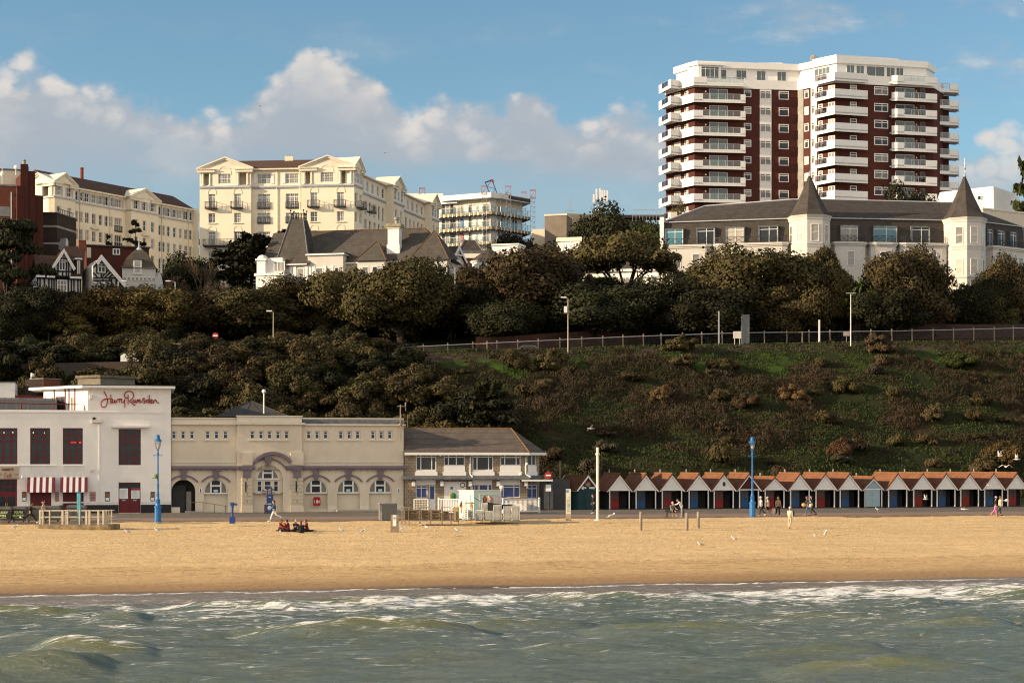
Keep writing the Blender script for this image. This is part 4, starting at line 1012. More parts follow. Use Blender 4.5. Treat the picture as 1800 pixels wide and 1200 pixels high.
  window(T,e_c,(e_c.a(1336),e_c.a(1355),zw+.75,zw+2.2),m_whitep,pick(RWt,g_dark,g_curt,g_curt),(.5,),(.72,),.10,.09,.08,-.10)
  window(T,e_c,(e_c.a(1369),e_c.a(1386.5),zw+.7,zw+2.25),m_whitep,pick(RWt,g_dark,g_curt,g_dark),(),(.75,),.13,.11,.07,-.05)
  window(T,e_b,(.7,1.7,zw+.8,zw+2.1),m_whitep,g_curt,(.5,),(.7,),.10,.08,.07,-.05)
  window(T,e_a,(e_a.len-2.2,e_a.len-.4,zw+.3,zw+2.2),m_whitep,pick(RWt,g_curt,g_blind),(.5,),(),.1,.08,.07,-.05)
  window(T,e_l,(e_l.a(1414.5),e_l.a(1421.5),zw+.7,zw+2.2),m_whitep,pick(RWt,g_dark,g_blind),(),(.75,),.13,.11,.07,-.05)
  window(T,e_l,(e_l.a(1426.5),e_l.a(1433),zw+.7,zw+2.2),m_whitep,g_dark,(.5,),(.7,),.10,.09,.07,-.10)
  window(T,e_l,(e_l.a(1439),e_l.a(1446),zw+.0,zw+2.2),m_whitep,g_dark,(),(.8,),.14,.12,.07,-.05,name='balcony_door')
  window(T,e_l,(e_l.a(1456),e_l.a(1467.5),zw+.8,zw+2.2),m_whitep,g_curt,(.5,),(),.10,.10,.07,-.05)
  window(T,e_r,(e_r.a(1494),e_r.a(1506),zw+.8,zw+2.25),m_whitep,pick(RWt,g_curt,g_dark),(),(.65,),.12,.12,.07,-.05)
  window(T,e_r,(e_r.a(1536.5),e_r.a(1561),zw+.72,zw+2.25),m_whitep,pick(RWt,g_dark,g_curt,g_curt),(.56,),(.7,),.14,.12,.07,-.05)
  window(T,e_r,(e_r.a(1574),e_r.a(1607),zw,zw+2.25),m_whitep,pick(RWt,g_green,g_green,g_dark),(.5,),(),.08,.08,.07,-.05,name='balcony_door')
  window(T,e_r,(e_r.a(1618),e_r.a(1626),zw,zw+2.25),m_grey,g_dark,(),(),.08,.07,.07,-.05,name='balcony_door')
  window(T,eG,(1.0,2.9,zw,zw+2.25),m_whitep,pick(RWt,g_green,g_green),(.5,),(),.08,.07,.07,-.05,name='balcony_door')
  lp=MB()
  for e_,pxs in((e_c,1240.5),(e_r,1610.5)):
   q=e_.W(e_.a(pxs),-.1,zw+1.75);lp.ball(q,.16,6,4)
  lp.build('wall_lamp',m_cream,T)
tower()
# cream hotels
def pediment(root,e,a0,a1,z,rise,depth,m,proud=.35,th=.42):
 mid=(a0+a1)/2;mb=MB()
 mb.extrude([e.W(a0-proud,0,z),e.W(a1+proud,0,z),e.W(mid,0,z+rise)],Vector((*(e.n*depth),0)))
 for s0,s1 in(((a0-proud-.1),mid),((a1+proud+.1),mid)):
  lo,hi=Vector((s0,z)),Vector((mid,z+rise))
  for y0,y1,k0,k1 in((-proud,depth,.0,th*.5),(-proud*.55,0,-th*.65,-.003)):
   mb.extrude([e.W(lo.x,y0,lo.y+k0),e.W(hi.x,y0,hi.y+k0),e.W(hi.x,y0,hi.y+k1),e.W(lo.x,y0,lo.y+k1)],Vector((*(e.n*(y1-y0)),0)))
 w=(a1-a0)*.30
 for b0,b1 in((a0-proud,a0+w),(a1-w,a1+proud)):
  mb.ebox(e,b0,b1,-proud,.02,z-.55,z-.12);mb.ebox(e,b0-.12,b1+.12,-proud-.15,.02,z-.12,z+.02)
 return mb.build('pediment',m,root)
def blind_arch(mb,e,ac,z,r,th=.10):
 n=10
 for k in range(n):
  t0,t1=math.pi*k/n,math.pi*(k+1)/n
  p=[(ac-r*math.cos(t),z+r*math.sin(t))for t in(t0,t1)]+[(ac-(r+th)*math.cos(t),z+(r+th)*math.sin(t))for t in(t1,t0)]
  mb.extrude([e.W(a,-.05,zz)for a,zz in p],Vector((*(e.n*.06),0)))
 mb.ebox(e,ac-r-th,ac-r+.0,-.05,.01,z-.3,z);mb.ebox(e,ac+r,ac+r+th,-.05,.01,z-.3,z)
def iron_balcony(root,e,a0,a1,z,out=.8,h=.95):
 b=MB();b.ebox(e,a0,a1,-out,0,z-.16,z);ob=b.build('iron_balcony',m_black,root)
 r=MB()
 for zz in(z+.12,z+h):
  r.ebox(e,a0,a1,-out,-out+.05,zz-.03,zz+.03);r.ebox(e,a0,a0+.05,-out,0,zz-.03,zz+.03);r.ebox(e,a1-.05,a1,-out,0,zz-.03,zz+.03)
 n=max(3,int((a1-a0)/.22))
 for i in range(n+1):
  a=a0+(a1-a0-.03)*i/n;r.ebox(e,a,a+.035,-out+.01,-out+.04,z,z+h)
 for y in(-out*.66,-out*.33):
  for a in(a0,a1-.04):r.ebox(e,a,a+.04,y,y+.035,z,z+h)
 r.build('railing',m_iron,ob)
def hotel():
 Ht=building('hotel',487,266,'large cream hotel with pedimented corner pavilions and brown tiled roof','hotel')
 z0=base_z(Ht)
 A,B=P2(351,267.4),P2(622.5,265.0);e=E(A,B)
 C=P2(772,306.0);g=E(B,C)
 zst=e.z(487,325.5);zev=zst+2.75;wall=MB();trim=MB();glaz=[]
 aL1,aR0=e.a(441),e.a(529.7);INS=.7
 em=e.off(INS)
 rows={1:(339.6,364.6),2:(373.2,390.5),3:(406.0,430.5),4:(440.5,455)}
 def zr(k):return(e.z(487,rows[k][1]),e.z(487,rows[k][0]))
 def front(ed,a0,a1,bays,loggias,wins_top,y=0.0):
  holes=[]
  for px,w in bays:
   ac=ed.a(px)
   for k in(1,2,3,4):
    h0,h1=zr(k);holes.append((ac-w/2,ac+w/2,h0,h1));glaz.append((ed,holes[-1],k,w))
  top=[]
  for px0,px1 in loggias:top.append((ed.a(px0),ed.a(px1),zst+.10,zev-.62))
  tw_=[]
  for px0,px1 in wins_top:tw_.append((ed.a(px0),ed.a(px1),zst+.35,zst+1.95));glaz.append((ed,tw_[-1],0,0))
  wall.wall(ed,a0,a1,z0,zst,holes,.28);wall.wall(ed,a0,a1,zst,zev,tw_,.25)if not top else None
  if top:
   wall.wall(ed,a0,a1,zst,zev,tw_+top,.25)
   for t_ in top:
    wall.wall(ed,t_[0]-.1,t_[1]+.1,t_[2]-.1,t_[3]+.1,(),0,1.5)
    for a in(t_[0]-.1,t_[1]+.1):wall.quad(ed.W(a,.25,t_[2]),ed.W(a,1.5,t_[2]),ed.W(a,1.5,t_[3]),ed.W(a,.25,t_[3]))
    for zz in(t_[2],t_[3]):wall.quad(ed.W(t_[0]-.1,.24,zz),ed.W(t_[1]+.1,.24,zz),ed.W(t_[1]+.1,1.5,zz),ed.W(t_[0]-.1,1.5,zz))
    c=MB()
    for a in(t_[0]+.25,t_[1]-.25):
     q=ed.W(a,.05,t_[2]);c.lathe(q,[(.28,0),(.28,.12),(.2,.16),(.19,t_[3]-t_[2]-.16),(.26,t_[3]-t_[2]-.1),(.26,t_[3]-t_[2])],8)
    c.build('column',m_cream_trim,Ht)
  trim.ebox(ed,a0,a1,-.22,.0,zst-.28,zst-.0);trim.ebox(ed,a0,a1,-.12,.0,zst-.42,zst-.284)
 front(e,0,aL1,[(372.5,1.15),(417.5,1.15)],[(354,372),(416,438)],[(383.5,406)])
 front(e,aR0,e.len,[(552,1.15),(598.5,1.15)],[(532.5,550.5),(595.5,620)],[(563.5,586)])
 front(em,em.a(441,0),em.a(529.7,0),[(464,2.1),(513.5,2.1)],[],[(452,476),(502,525)])
 for a in(aL1,aR0):
  wall.quad(e.W(a,0,z0),e.W(a,INS,z0),e.W(a,INS,zev),e.W(a,0,zev))
 pv=[(g.a(622.5),g.a(637.5)),(g.a(692),g.a(710)),(g.a(759),g.a(772))]
 gi=g.off(1.5)
 side_rows=[k for k in(1,2,3,4)]
 segs=[(pv[0][0],pv[0][1],g),(pv[1][0],pv[1][1],g),(pv[2][0],pv[2][1],g),(pv[0][1],pv[1][0],gi),(pv[1][1],pv[2][0],gi)]
 for a0,a1,ed in segs:
  n=2 if ed is g else 7;holes=[];tops=[]
  for k in side_rows:
   h0,h1=zr(k)
   for i in range(n):
    ac=a0+(a1-a0)*(i+.5)/n;w=.95
    holes.append((ac-w/2,ac+w/2,h0 if k!=2 else h0,h1));glaz.append((ed,holes[-1],k+10,w))
  n2=3 if ed is g else 6
  for i in range(n2):
   ac=a0+(a1-a0)*(i+.5)/n2;tops.append((ac-.62,ac+.62,zst+.3,zst+2.0));glaz.append((ed,tops[-1],9,0))
  wall.wall(ed,a0,a1,z0,zst,holes,.25);wall.wall(ed,a0,a1,zst,zev,tops,.2)
  trim.ebox(ed,a0,a1,-.22,0,zst-.28,zst)
  if ed is g:
   for a in(a0,a1):wall.quad(g.W(a,0,z0),g.W(a,1.5,z0),g.W(a,1.5,zev),g.W(a,0,zev))
 for p,q in(((e.W(0,0,0)),(e.W(0,14,0))),((e.W(0,14,0)),(gi.W(gi.len,14,0))),((gi.W(gi.len,0,0)),(gi.W(gi.len,14,0)))):
  wall.quad((p.x,p.y,z0),(q.x,q.y,z0),(q.x,q.y,zev),(p.x,p.y,zev))
 wall.build('wall',m_cream2,Ht);trim.build('string_course',m_greytrim,Ht)
 rf=MB();rz=zev+2.35;o=.45
 def gable_roof(ed,a0,a1,y0,depth):
  rf.quad(ed.W(a0,y0-o,zev),ed.W(a1,y0-o,zev),ed.W(a1,depth/2,rz),ed.W(a0,depth/2,rz))
  rf.quad(ed.W(a0,depth+o,zev),ed.W(a1,depth+o,zev),ed.W(a1,depth/2,rz),ed.W(a0,depth/2,rz))
  for a in(a0,a1):rf.poly([ed.W(a,y0-o,zev),ed.W(a,depth+o,zev),ed.W(a,depth/2,rz)])
 gable_roof(em,2.2,em.len-2.2,0,11);gable_roof(gi,4.5,gi.len-.6,0,11)
 rf.build('roof',m_browntile,Ht)
 ev=MB();ev.ebox(em,aL1,aR0,-.5,.0,zev-.22,zev);ev.ebox(gi,pv[0][1],pv[1][0],-.5,0,zev-.22,zev);ev.ebox(gi,pv[1][1],pv[2][0],-.5,0,zev-.22,zev);ev.build('gutter',m_cream_trim,Ht)
 pediment(Ht,e,0,aL1,zev-.05,1.75,4.2,m_cream_trim);pediment(Ht,e,aR0,e.len,zev-.05,1.75,4.2,m_cream_trim)
 for a0,a1 in pv:pediment(Ht,g,a0,a1,zev-.05,1.75,4.0,m_cream_trim)
 ch=MB();q=em.W(em.a(495),5.4,0);ch.box(q.x-.7,q.x+.7,q.y-.4,q.y+.4,rz-.8,rz+.55);co=ch.build('chimney',m_cream2,Ht)
 cp=MB()
 for dx in(-.4,0,.4):cp.lathe((q.x+dx,q.y,rz+.56),[(.13,0),(.10,.3)],8)
 cp.build('chimney_pot',m_grey,co)
 ar=MB()
 for px in(372.5,417.5,552,598.5):
  for k in(1,3):blind_arch(ar,e,e.a(px),zr(k)[1]+.25,.62)
 for px in(394.5,574.5):blind_arch(ar,e,e.a(px),zst+2.1,1.0)
 ar.build('blind_arch',m_cream2,Ht)
 rw=random.Random(9);sh=MB()
 for ed,h,k,w in glaz:
  if k==0:
   window(Ht,ed,h,m_whitep,g_curt,(.28,.72),(.5,),.09,.07,.07,.10,(6,4))
   if ed is em:
    for a in(h[0]-.55,h[1]+.1):sh.ebox(ed,a,a+.45,-.06,-.003,h[2],h[3])
  elif k==9:window(Ht,ed,h,m_whitep,pick(rw,g_curt,g_dark),(.25,.75),(.5,),.09,.07,.06,.06)
  elif k>=10:window(Ht,ed,h,m_whitep,pick(rw,g_dark,g_curt),(.5,),(.5,),.07,.04,.06,.16)
  elif w>1.5:window(Ht,ed,h,m_whitep,g_curt,(.33,.67),(.78,),.09,.10,.07,.16,(6,6))
  else:window(Ht,ed,h,m_whitep,pick(rw,g_curt,g_curt,g_dark),(.5,),(.8,)if k!=2 else(.5,),.08,.07,.07,.16,(4,6))
 sh.build('shutter',m_whitep,Ht)
 for px in(372.5,417.5,552,598.5):
  iron_balcony(Ht,e,e.a(px)-.95,e.a(px)+.95,zr(1)[0],.85)
  si=MB();ac=e.a(px);si.ebox(e,ac-.75,ac+.75,-.16,0,zr(2)[0]-.16,zr(2)[0]-.03);si.build('sill',m_cream_trim,Ht)
 for px in(464,513.5):
  for k in(1,2):iron_balcony(Ht,em,em.a(px)-1.05,em.a(px)+1.05,zr(k)[0]+.05,.18,.9)
 iron_balcony(Ht,e,e.a(359.5),e.a(425),zr(3)[0]-.05,1.1)
 for i in range(2):iron_balcony(Ht,g,1.0+i*4.4,3.4+i*4.4,zr(1)[0],.9)
 iron_balcony(Ht,g,pv[2][0]+.4,pv[2][1]-.4,zr(3)[0]-1.2,.9)
 for px in(439.5,487,527):MB().tube([em.W(em.a(px),-.12,z0),em.W(em.a(px),-.12,zev-.3)],.07,6).build('drainpipe',m_cream_trim,Ht)
hotel()
def wing():
 Hw=building('hotel_wing',200,292,'long cream hotel wing receding behind the brick block, brown roof','hotel')
 z0=base_z(Hw)
 A,B=P2(96,282),P2(349,312.2);e=E(A,B);INS=1.5;ei=e.off(INS)
 zst=e.z(96,344.0);zev=zst+2.35
 rows=[(zst-3.5,zst-1.65),(zst-6.55,zst-4.7),(zst-9.6,zst-7.75),(zst-12.6,zst-10.8)]
 pv=[(e.a(96),e.a(132)),(e.a(231),e.a(278.5))]
 wall=MB();trim=MB();gl=[]
 def seg(ed,a0,a1,pxs,wide=(),y=0.0):
  holes,tops=[],[]
  for px in pxs:
   ac=ed.a(px);w=1.7 if px in wide else.85
   for k,(h0,h1)in enumerate(rows):holes.append((ac-w/2,ac+w/2,h0-(.6 if px in wide else 0),h1));gl.append((ed,holes[-1],w))
   tops.append((ac-w/2-.05,ac+w/2+.05,zst+.2,zst+1.75));gl.append((ed,tops[-1],w))
  wall.wall(ed,a0,a1,z0,zst,holes,.25);wall.wall(ed,a0,a1,zst,zev,tops,.25)
  trim.ebox(ed,a0,a1,-.2,0,zst-.26,zst)
 seg(e,pv[0][0],pv[0][1],[103,122]);seg(e,pv[1][0],pv[1][1],[239.5,254,268.5])
 seg(ei,e.a(132),e.a(231),[133.5,142,153,165,177,187,195,207.5],(207.5,));seg(ei,e.a(278.5),e.len,[280.5,287,296,307,317.5,327,334.5,344.5],(344.5,))
 for a0,a1 in pv:
  for a in(a0,a1):wall.quad(e.W(a,0,z0),e.W(a,INS,z0),e.W(a,INS,zev),e.W(a,0,zev));trim.quad(e.W(a,0,zst-.26),e.W(a,INS,zst-.26),e.W(a,INS,zst),e.W(a,0,zst))
 f=E(e.W(0,11,0),e.W(0,0,0))
 lg=(f.len-3.3,f.len-.5,zst+.1,zev-.5)
 wall.wall(f,0,f.len,z0,zst,[(4.2,5.3,rows[0][0],rows[0][1])],.25);gl.append((f,(4.2,5.3,rows[0][0],rows[0][1]),1.1))
 tp=(4.3,5.7,zst+.3,zst+1.7);gl.append((f,tp,1.3))
 wall.wall(f,0,f.len,zst,zev,[lg,tp],.25)
 wall.wall(f,lg[0]-.1,lg[1]+.1,lg[2],lg[3],(),0,1.4);trim.ebox(f,0,f.len,-.2,0,zst-.26,zst)
 for a in lg[:2]:wall.quad(f.W(a,.2,lg[2]),f.W(a,1.4,lg[2]),f.W(a,1.4,lg[3]),f.W(a,.2,lg[3]))
 cm=MB()
 for a in(lg[0]+.3,lg[1]-.2):cm.lathe(f.W(a,.06,lg[2]),[(.28,0),(.2,.15),(.19,lg[3]-lg[2]-.15),(.27,lg[3]-lg[2])],8)
 cm.build('column',m_cream_trim,Hw)
 for p,q in((e.W(0,11,0),e.W(e.len,11,0)),(e.W(e.len,0,0),e.W(e.len,11,0))):wall.quad((p.x,p.y,z0),(q.x,q.y,z0),(q.x,q.y,zev),(p.x,p.y,zev))
 wall.build('wall',m_cream2,Hw);trim.build('string_course',m_greytrim,Hw)
 rf=MB();rz=zev+2.9
 rf.quad(ei.W(1.5,-.45,zev),ei.W(ei.len,-.45,zev),ei.W(ei.len,5,rz),ei.W(1.5,5,rz));rf.quad(ei.W(1.5,10,zev),ei.W(ei.len,10,zev),ei.W(ei.len,5,rz),ei.W(1.5,5,rz))
 rf.poly([ei.W(ei.len,-.45,zev),ei.W(ei.len,10,zev),ei.W(ei.len,5,rz)]);rf.poly([ei.W(1.5,-.45,zev),ei.W(1.5,10,zev),ei.W(1.5,5,rz)])
 rf.build('roof',m_browntile,Hw)
 gt=MB();gt.ebox(ei,e.a(132),e.a(231),-.5,0,zev-.3,zev-.02);gt.ebox(ei,e.a(278.5),e.len,-.5,0,zev-.3,zev-.02);gt.build('gutter',m_cream_trim,Hw)
 for a0,a1 in pv:pediment(Hw,e,a0,a1,zev-.1,1.8,4.5,m_cream_trim)
 pediment(Hw,f,3.5,f.len,zev-.1,1.8,3.0,m_cream_trim)
 rw=random.Random(4);sh=MB()
 for ed,h,w in gl:
  window(Hw,ed,h,m_whitep,pick(rw,g_dark,g_curt,g_dark),(.33,.67)if w>1.5 else(.5,),(.5,),.09,.06,.06,.15)
  if h[2]>zst and ed is not f:
   for a in(h[0]-.42,h[1]+.08):sh.ebox(ed,a,a+.34,-.06,-.003,h[2],h[3])
 sh.build('shutter',m_greytrim,Hw)
 hd=MB()
 for ed,px,z in((ei,166,rows[1][1]),(e,255,rows[1][1]),(ei,308,rows[2][1])):
  ac=ed.a(px);hd.ebox(ed,ac-.9,ac+.9,-.35,0,z+.35,z+.55)
  hd.extrude([ed.W(ac-1,-.35,z+.55),ed.W(ac+1,-.35,z+.55),ed.W(ac,-.35,z+1.1)],Vector((*(ed.n*.35),0)))
 hd.build('door_hood',m_cream_trim,Hw)
 for px in(140,193,284,331):MB().tube([ei.W(ei.a(px),-.1,z0),ei.W(ei.a(px),-.1,zev-.3)],.07,5).build('drainpipe',m_cream_trim,Hw)
 ch=MB();q=ei.W(ei.a(179.5),5,0);ch.lathe((q.x,q.y,rz-.3),[(.32,0),(.3,2.0),(.36,2.05),(.3,2.25)],10);ch.build('flue',m_brickorg,Hw)
 for px in(207.5,344.5):
  for h in rows[:2]:iron_balcony(Hw,ei,ei.a(px)-.9,ei.a(px)+.9,h[0]-.5,.2,.9)
wing()
# brick block and dark block, far left
def brick_blocks():
 b=building('brick_block',30,252,'dark red brick block with tall chimney shaft at the left edge','building');z0=base_z(b)
 dv=Vector((.22,-.975)).normalized()
 def blk(nm,px0,px1,top,D,dep,m,ang=14,face_w=None):
  A=P2(px0,D);e=E(A,A+Vector((math.cos(R(ang)),math.sin(R(ang))))*10);w=e.a(px1);zt=e.z(px0,top)
  mb=MB();mb.ebox(e,0,w,0,dep,z0,zt);return mb.build(nm,m,b),e,w,zt
 o,e,w,zt=blk('wall',-40,30,325,250,12,m_brickorg)
 c,_,_,_=(None,)*4
 cp=MB();cp.ebox(e,-.1,w+.1,-.12,12.1,zt,zt+.25);cp.build('coping',m_grey,b)
 pb=MB();pb.ebox(e,-2,e.a(17),-.06,0,e.z(0,380),e.z(0,363));pb.build('concrete_panel',m_grey,b)
 blk('side_wall',30,42,326,250.9,12,m_brickred,40)
 blk('chimney_shaft',36,49,288,251.6,3,m_brickred);blk('rear_wall',42,62,300,252.2,12,m_brickred,25);blk('end_wall',62,76,343,253.8,10,m_brickred,30)
 A=P2(-40,258);e2=E(A,A+Vector((.97,.24))*10);pw=MB();pw.ebox(e2,0,e2.a(37),0,6,z0+10,e2.z(10,299));pw.build('rendered_wall',m_cream,b)
 ct=MB();ct.ebox(e2,-.1,e2.a(37)+.05,-.15,6.1,e2.z(10,299)+.002,e2.z(10,299)+.2);ct.build('roof_edge',m_lead,b)
 dp=MB();dp.tube([e.W(e.a(20),-.15,z0),e.W(e.a(20),-.15,e.z(20,338))],.09,6);dp.build('drainpipe',m_galv,b)
 ch=MB();q=P2(42.5,252.6);ch.lathe((q.x,q.y,P(42,288,252).z),[(.3,0),(.26,.5),(.32,.55),(.3,.7)],8);ch.build('chimney_pot',m_grey,b)
 ds=MB();q=P(28,294,257);ds.ball(q,.34,8,6,0,(1,.35,1));ds.tube([(q.x,q.y,q.z-1.2),(q.x,q.y,q.z)],.06,5)
 q=P(4,306,250.5);ds.ball(q,.36,8,6,0,(.8,.35,1.2));ds.tube([(q.x,q.y,q.z-1.5),(q.x,q.y,q.z+1.0)],.05,5);ds.build('satellite_dish',m_whitep,b)
 k=building('brown_brick_block',100,262,'dark brown flat-roofed brick block with pale bands and a metal duct','building');z0=base_z(k)
 A=P2(70,261);B=P2(100,261.2);C=P2(134,268);plan=[A,B,C,C+Vector((-3,10)),A+Vector((0,12))];zt=P(100,375,261.2).z
 m=MB();closed(m,plan,z0,zt);m.build('wall',m_brickdk,k)
 cb=MB();closed(cb,ring(plan,.12),zt,zt+.18);cb.build('coping',m_lead,k)
 bd=MB()
 for py in(398,428):
  zz=P(100,py,261.2).z;
  for ed in(E(A,B),E(B,C)):bd.ebox(ed,0,ed.len if py<410 or ed.A==A else 1.2,-.05,0,zz-.16,zz+.16)
 bd.build('band',m_grey,k)
 du=MB();ed=E(B,C);a0=ed.a(103);du.ebox(ed,a0,a0+.9,-1.2,-.02,P(103,438,261).z,P(103,423,261).z);du.ebox(ed,a0+.3,a0+.9,-1.1,-.1,P(103,423,261).z,P(103,418,261).z);q=ed.W(a0+1.2,-.6,P(103,424,261).z);du.ball(q,.75,10,8,0,(.6,.8,1));du.build('metal_duct',m_galv,k)
 rl=MB();ed=E(B,C)
 for px in range(106,133,3):q=ed.W(ed.a(px),.2,zt);rl.tube([q,q+Vector((0,0,.9))],.05,4)
 rl.tube([ed.W(ed.a(106),.2,zt+.9),ed.W(ed.a(132),.2,zt+.9)],.05,4);rl.build('roof_railing',m_iron,k)
brick_blocks()
# half-finished apartments with mast climbers and a crane jib
def apartments():
 b=building('apartment_building',866,332,'white half-finished apartment building with oversailing flat roof and wrapped balconies','building');z0=base_z(b)
 A=P2(752,337.5);C1=P2(862,331);C2=P2(872,331.8);B=P2(918,337.6);e=E(A,C1);g=E(C2,B);c=E(C1,C2)
 zr0,zr1=e.z(830,352),e.z(830,343);z2=e.z(830,376);z1=e.z(830,402)
 plan=[A,C1,C2,B,B+Vector((-6,16)),A+Vector((4,16))]
 w=MB();closed(w,plan,z0,zr0);w.build('wall',m_whitep,b)
 st=MB();st.ebox(e,e.a(797),e.len,-.05,0,e.z(830,361.5),zr0);st.ebox(g,0,g.len,-.05,0,e.z(830,366),zr0);st.build('soffit_panel',m_cream,b)
 rp=ring([P2(790,335),C1,C2,B,B+Vector((-6,16)),P2(792,350)],1.5);rf=MB();rf.plan(rp,zr0,zr1);rf.build('roof_slab',m_whitep,b)
 r2=MB();q=ring([A,P2(795,335.0),P2(797,348),A+Vector((3,14))],1.0);r2.plan(q,e.z(780,360),e.z(780,352));r2.build('lower_roof_slab',m_whitep,b)
 s2=MB();er=E(rp[2],rp[3])
 for i in range(12):s2.ebox(er,er.len*(.25+.74*i/12),er.len*(.25+.74*i/12)+.5,-.04,0,zr0+.15,zr1-.15)
 s2.build('fascia_panel',m_dgrey,b)
 ph=MB();q=P2(748,342);ph.box(q.x-4,q.x+3.6,q.y,q.y+8,zr0-4,P(748,340,342).z);ph.build('stair_tower',m_whitep,b)
 for zz in(z2,z1,z1-2.95):
  rg_=ring(plan,1.5);sl=MB();sl.plan(rg_,zz-.55,zz);bo=sl.build('balcony',m_lead,b)
  ins=MB()
  for i in range(3):
   ed=E(rg_[i],rg_[i+1]);n=max(1,int(ed.len/.95))
   for k in range(n):ins.ebox(ed,ed.len*(k+.15)/n,ed.len*(k+.72)/n,-.06,0,zz-.5,zz-.05)
  ins.build('insulation_board',mat('insulation_wool',(0.36,0.27,0.11),.9,.3,2),bo)
  bt=MB()
  for i in range(3):
   ed=E(rg_[i],rg_[i+1]);n=max(1,int(ed.len/.95))
   for k in range(n):bt.ebox(ed,ed.len*(k-.12)/n if k else 0,ed.len*(k+.13)/n,-.05,0,zz-.62,zz+.02)
  bt.build('fascia_batten',m_whitep,bo)  # separate white battens across the slab edge, joined in one mesh
  gl=MB();rl=MB()
  for i in range(3):
   ed=E(rg_[i],rg_[i+1]);gl.ebox(ed,.1,ed.len-.05,.1,.13,zz+.02,zz+1.15);rl.ebox(ed,0.02,ed.len-.02,.08,.15,zz+1.152,zz+1.2)
   for k in range(int(ed.len/1.6)+1):rl.ebox(ed,min(k*1.6+.03,ed.len-.08),min(k*1.6+.08,ed.len-.03),.075,.155,zz+.02,zz+1.15)
  gl.build('glass_balustrade',g_clear,bo);rl.build('handrail',m_galv,bo)
  ze=zz+(2.65 if zz>z1 else 2.3)
  for px0,px1,gm in((776,783,g_dark),(784,790,g_curt),(791,802,g_dark),(804,809,g_curt),(809.5,814.5,g_curt),(823.5,829,g_dark),(849,855,g_dark),(855.5,861,g_curt)):
   window(b,e,(e.a(px0),e.a(px1),zz+.02,ze),m_cream_trim,gm,(),(),.08,.06,.08,-.06)
  for i in range(7):window(b,g,(.4+i*.85,1.15+i*.85,zz+.02,ze),m_whitep,pick(RW,g_dark,g_curt,g_blind),(),(),.08,.06,.08,-.06)
 bd=MB();bd.ebox(e,e.a(809.5),e.a(814.5),-.14,-.10,z1+.1,z1+2.1);bd.build('blue_sheet',mat('blue_sheeting',(0.03,0.14,0.36),.6),b)
 rdp=MB();rdp.ebox(e,e.a(809.5),e.a(815),-.14,-.10,z1-2.8,z1-.8);rdp.build('red_sheet',mat('red_sheeting',(0.30,0.06,0.06),.6),b)
 for px,top,D,how in((742,331,330,'behind the cream hotel gable'),(851.5,327,327.5,'in front of the left face beside the crane jib'),(893.5,328,329,'before the middle of the glazed side'),(920.5,338,339,'whose short top shows over the roof edge'),(936.5,334.5,336,'tallest clear mast past the right corner')):
  q=P2(px,D);gzv=gz(q.x,q.y);zt=P(px,top,D).z
  t=thing('mast_climber',(q.x,q.y,gzv),'lattice mast with red top cage, '+how,'construction mast','mast climbers round the building site')
  m=MB();h=.45
  for dx,dy in((-h,-h),(h,-h),(h,h),(-h,h)):m.tube([(q.x+dx,q.y+dy,gzv),(q.x+dx,q.y+dy,zt-1.2)],.04,4)
  n=int((zt-gzv)/1.0)
  for i in range(n):
   za,zb=gzv+i,gzv+i+1
   if zb>zt-1.2:break
   m.tube([(q.x-h,q.y-h,za),(q.x+h,q.y-h,zb)],.035,3);m.tube([(q.x-h,q.y-h,zb),(q.x+h,q.y-h,zb)],.035,3)
   m.tube([(q.x+h,q.y-h,za),(q.x+h,q.y+h,zb)],.035,3)
  m.build('mast',m_galv,t)
  c=MB()
  for dx,dy in((-1,-1),(1,-1),(1,1),(-1,1)):c.tube([(q.x+dx*h*1.2,q.y+dy*h*1.2,zt-1.6),(q.x+dx*h*1.2,q.y+dy*h*1.2,zt)],.045,4)
  for zz in(zt,zt-1.6):
   for(x0,y0),(x1,y1)in(((-1,-1),(1,-1)),((1,-1),(1,1)),((1,1),(-1,1)),((-1,1),(-1,-1))):c.tube([(q.x+x0*h*1.2,q.y+y0*h*1.2,zz),(q.x+x1*h*1.2,q.y+y1*h*1.2,zz)],.045,4)
  c.tube([(q.x-h,q.y-h,zt-1.5),(q.x+h,q.y-h,zt-.1)],.05,4)
  c.build('top_cage',mat('red_mast_paint',(0.42,0.13,0.11),.6),t)
 D=345;p0=P(874,344,D);p1=P(859,318.5,D);q=Vector((p0.x+8,p0.y,gz(p0.x+8,D)))
 t=thing('mobile_crane',q,'dark blue lattice crane jib rising above the half-finished apartments','crane')
 m=MB();m.tube([q,(q.x,q.y,q.z+4)],1.2,8);m.build('crane_base',m_dgrey,t)
 j=MB();foot=Vector((q.x,q.y,q.z+4));d=(p1-foot);off=d.cross(Vector((0,1,0))).normalized()*.75
 for s in(-1,1):
  for y in(-.5,.5):j.tube([foot+off*s*.4+Vector((0,y,0)),p1+off*s+Vector((0,y,0))],.09,4)
 n=26
 for i in range(n):
  a,bb=foot.lerp(p1,i/n),foot.lerp(p1,(i+1)/n);s=1 if i%2 else-1;k=.4+.6*i/n
  j.tube([a+off*s*k+Vector((0,-.5,0)),bb-off*s*k+Vector((0,-.5,0))],.06,3)
 j.tube([p1+off,p1-off,p1-off+Vector((-1.5,0,-.6)),p1+off],.14,4)
 j.build('jib',mat('dark_blue_steel',(0.025,0.05,0.10),.5),t)
 lt=MB();lt.ball(P(865.5,318.5,D),.35,8,6);lt.build('warning_lamp',mat('red_lamp_lens',(0.6,0.06,0.05),.3),t)
apartments()
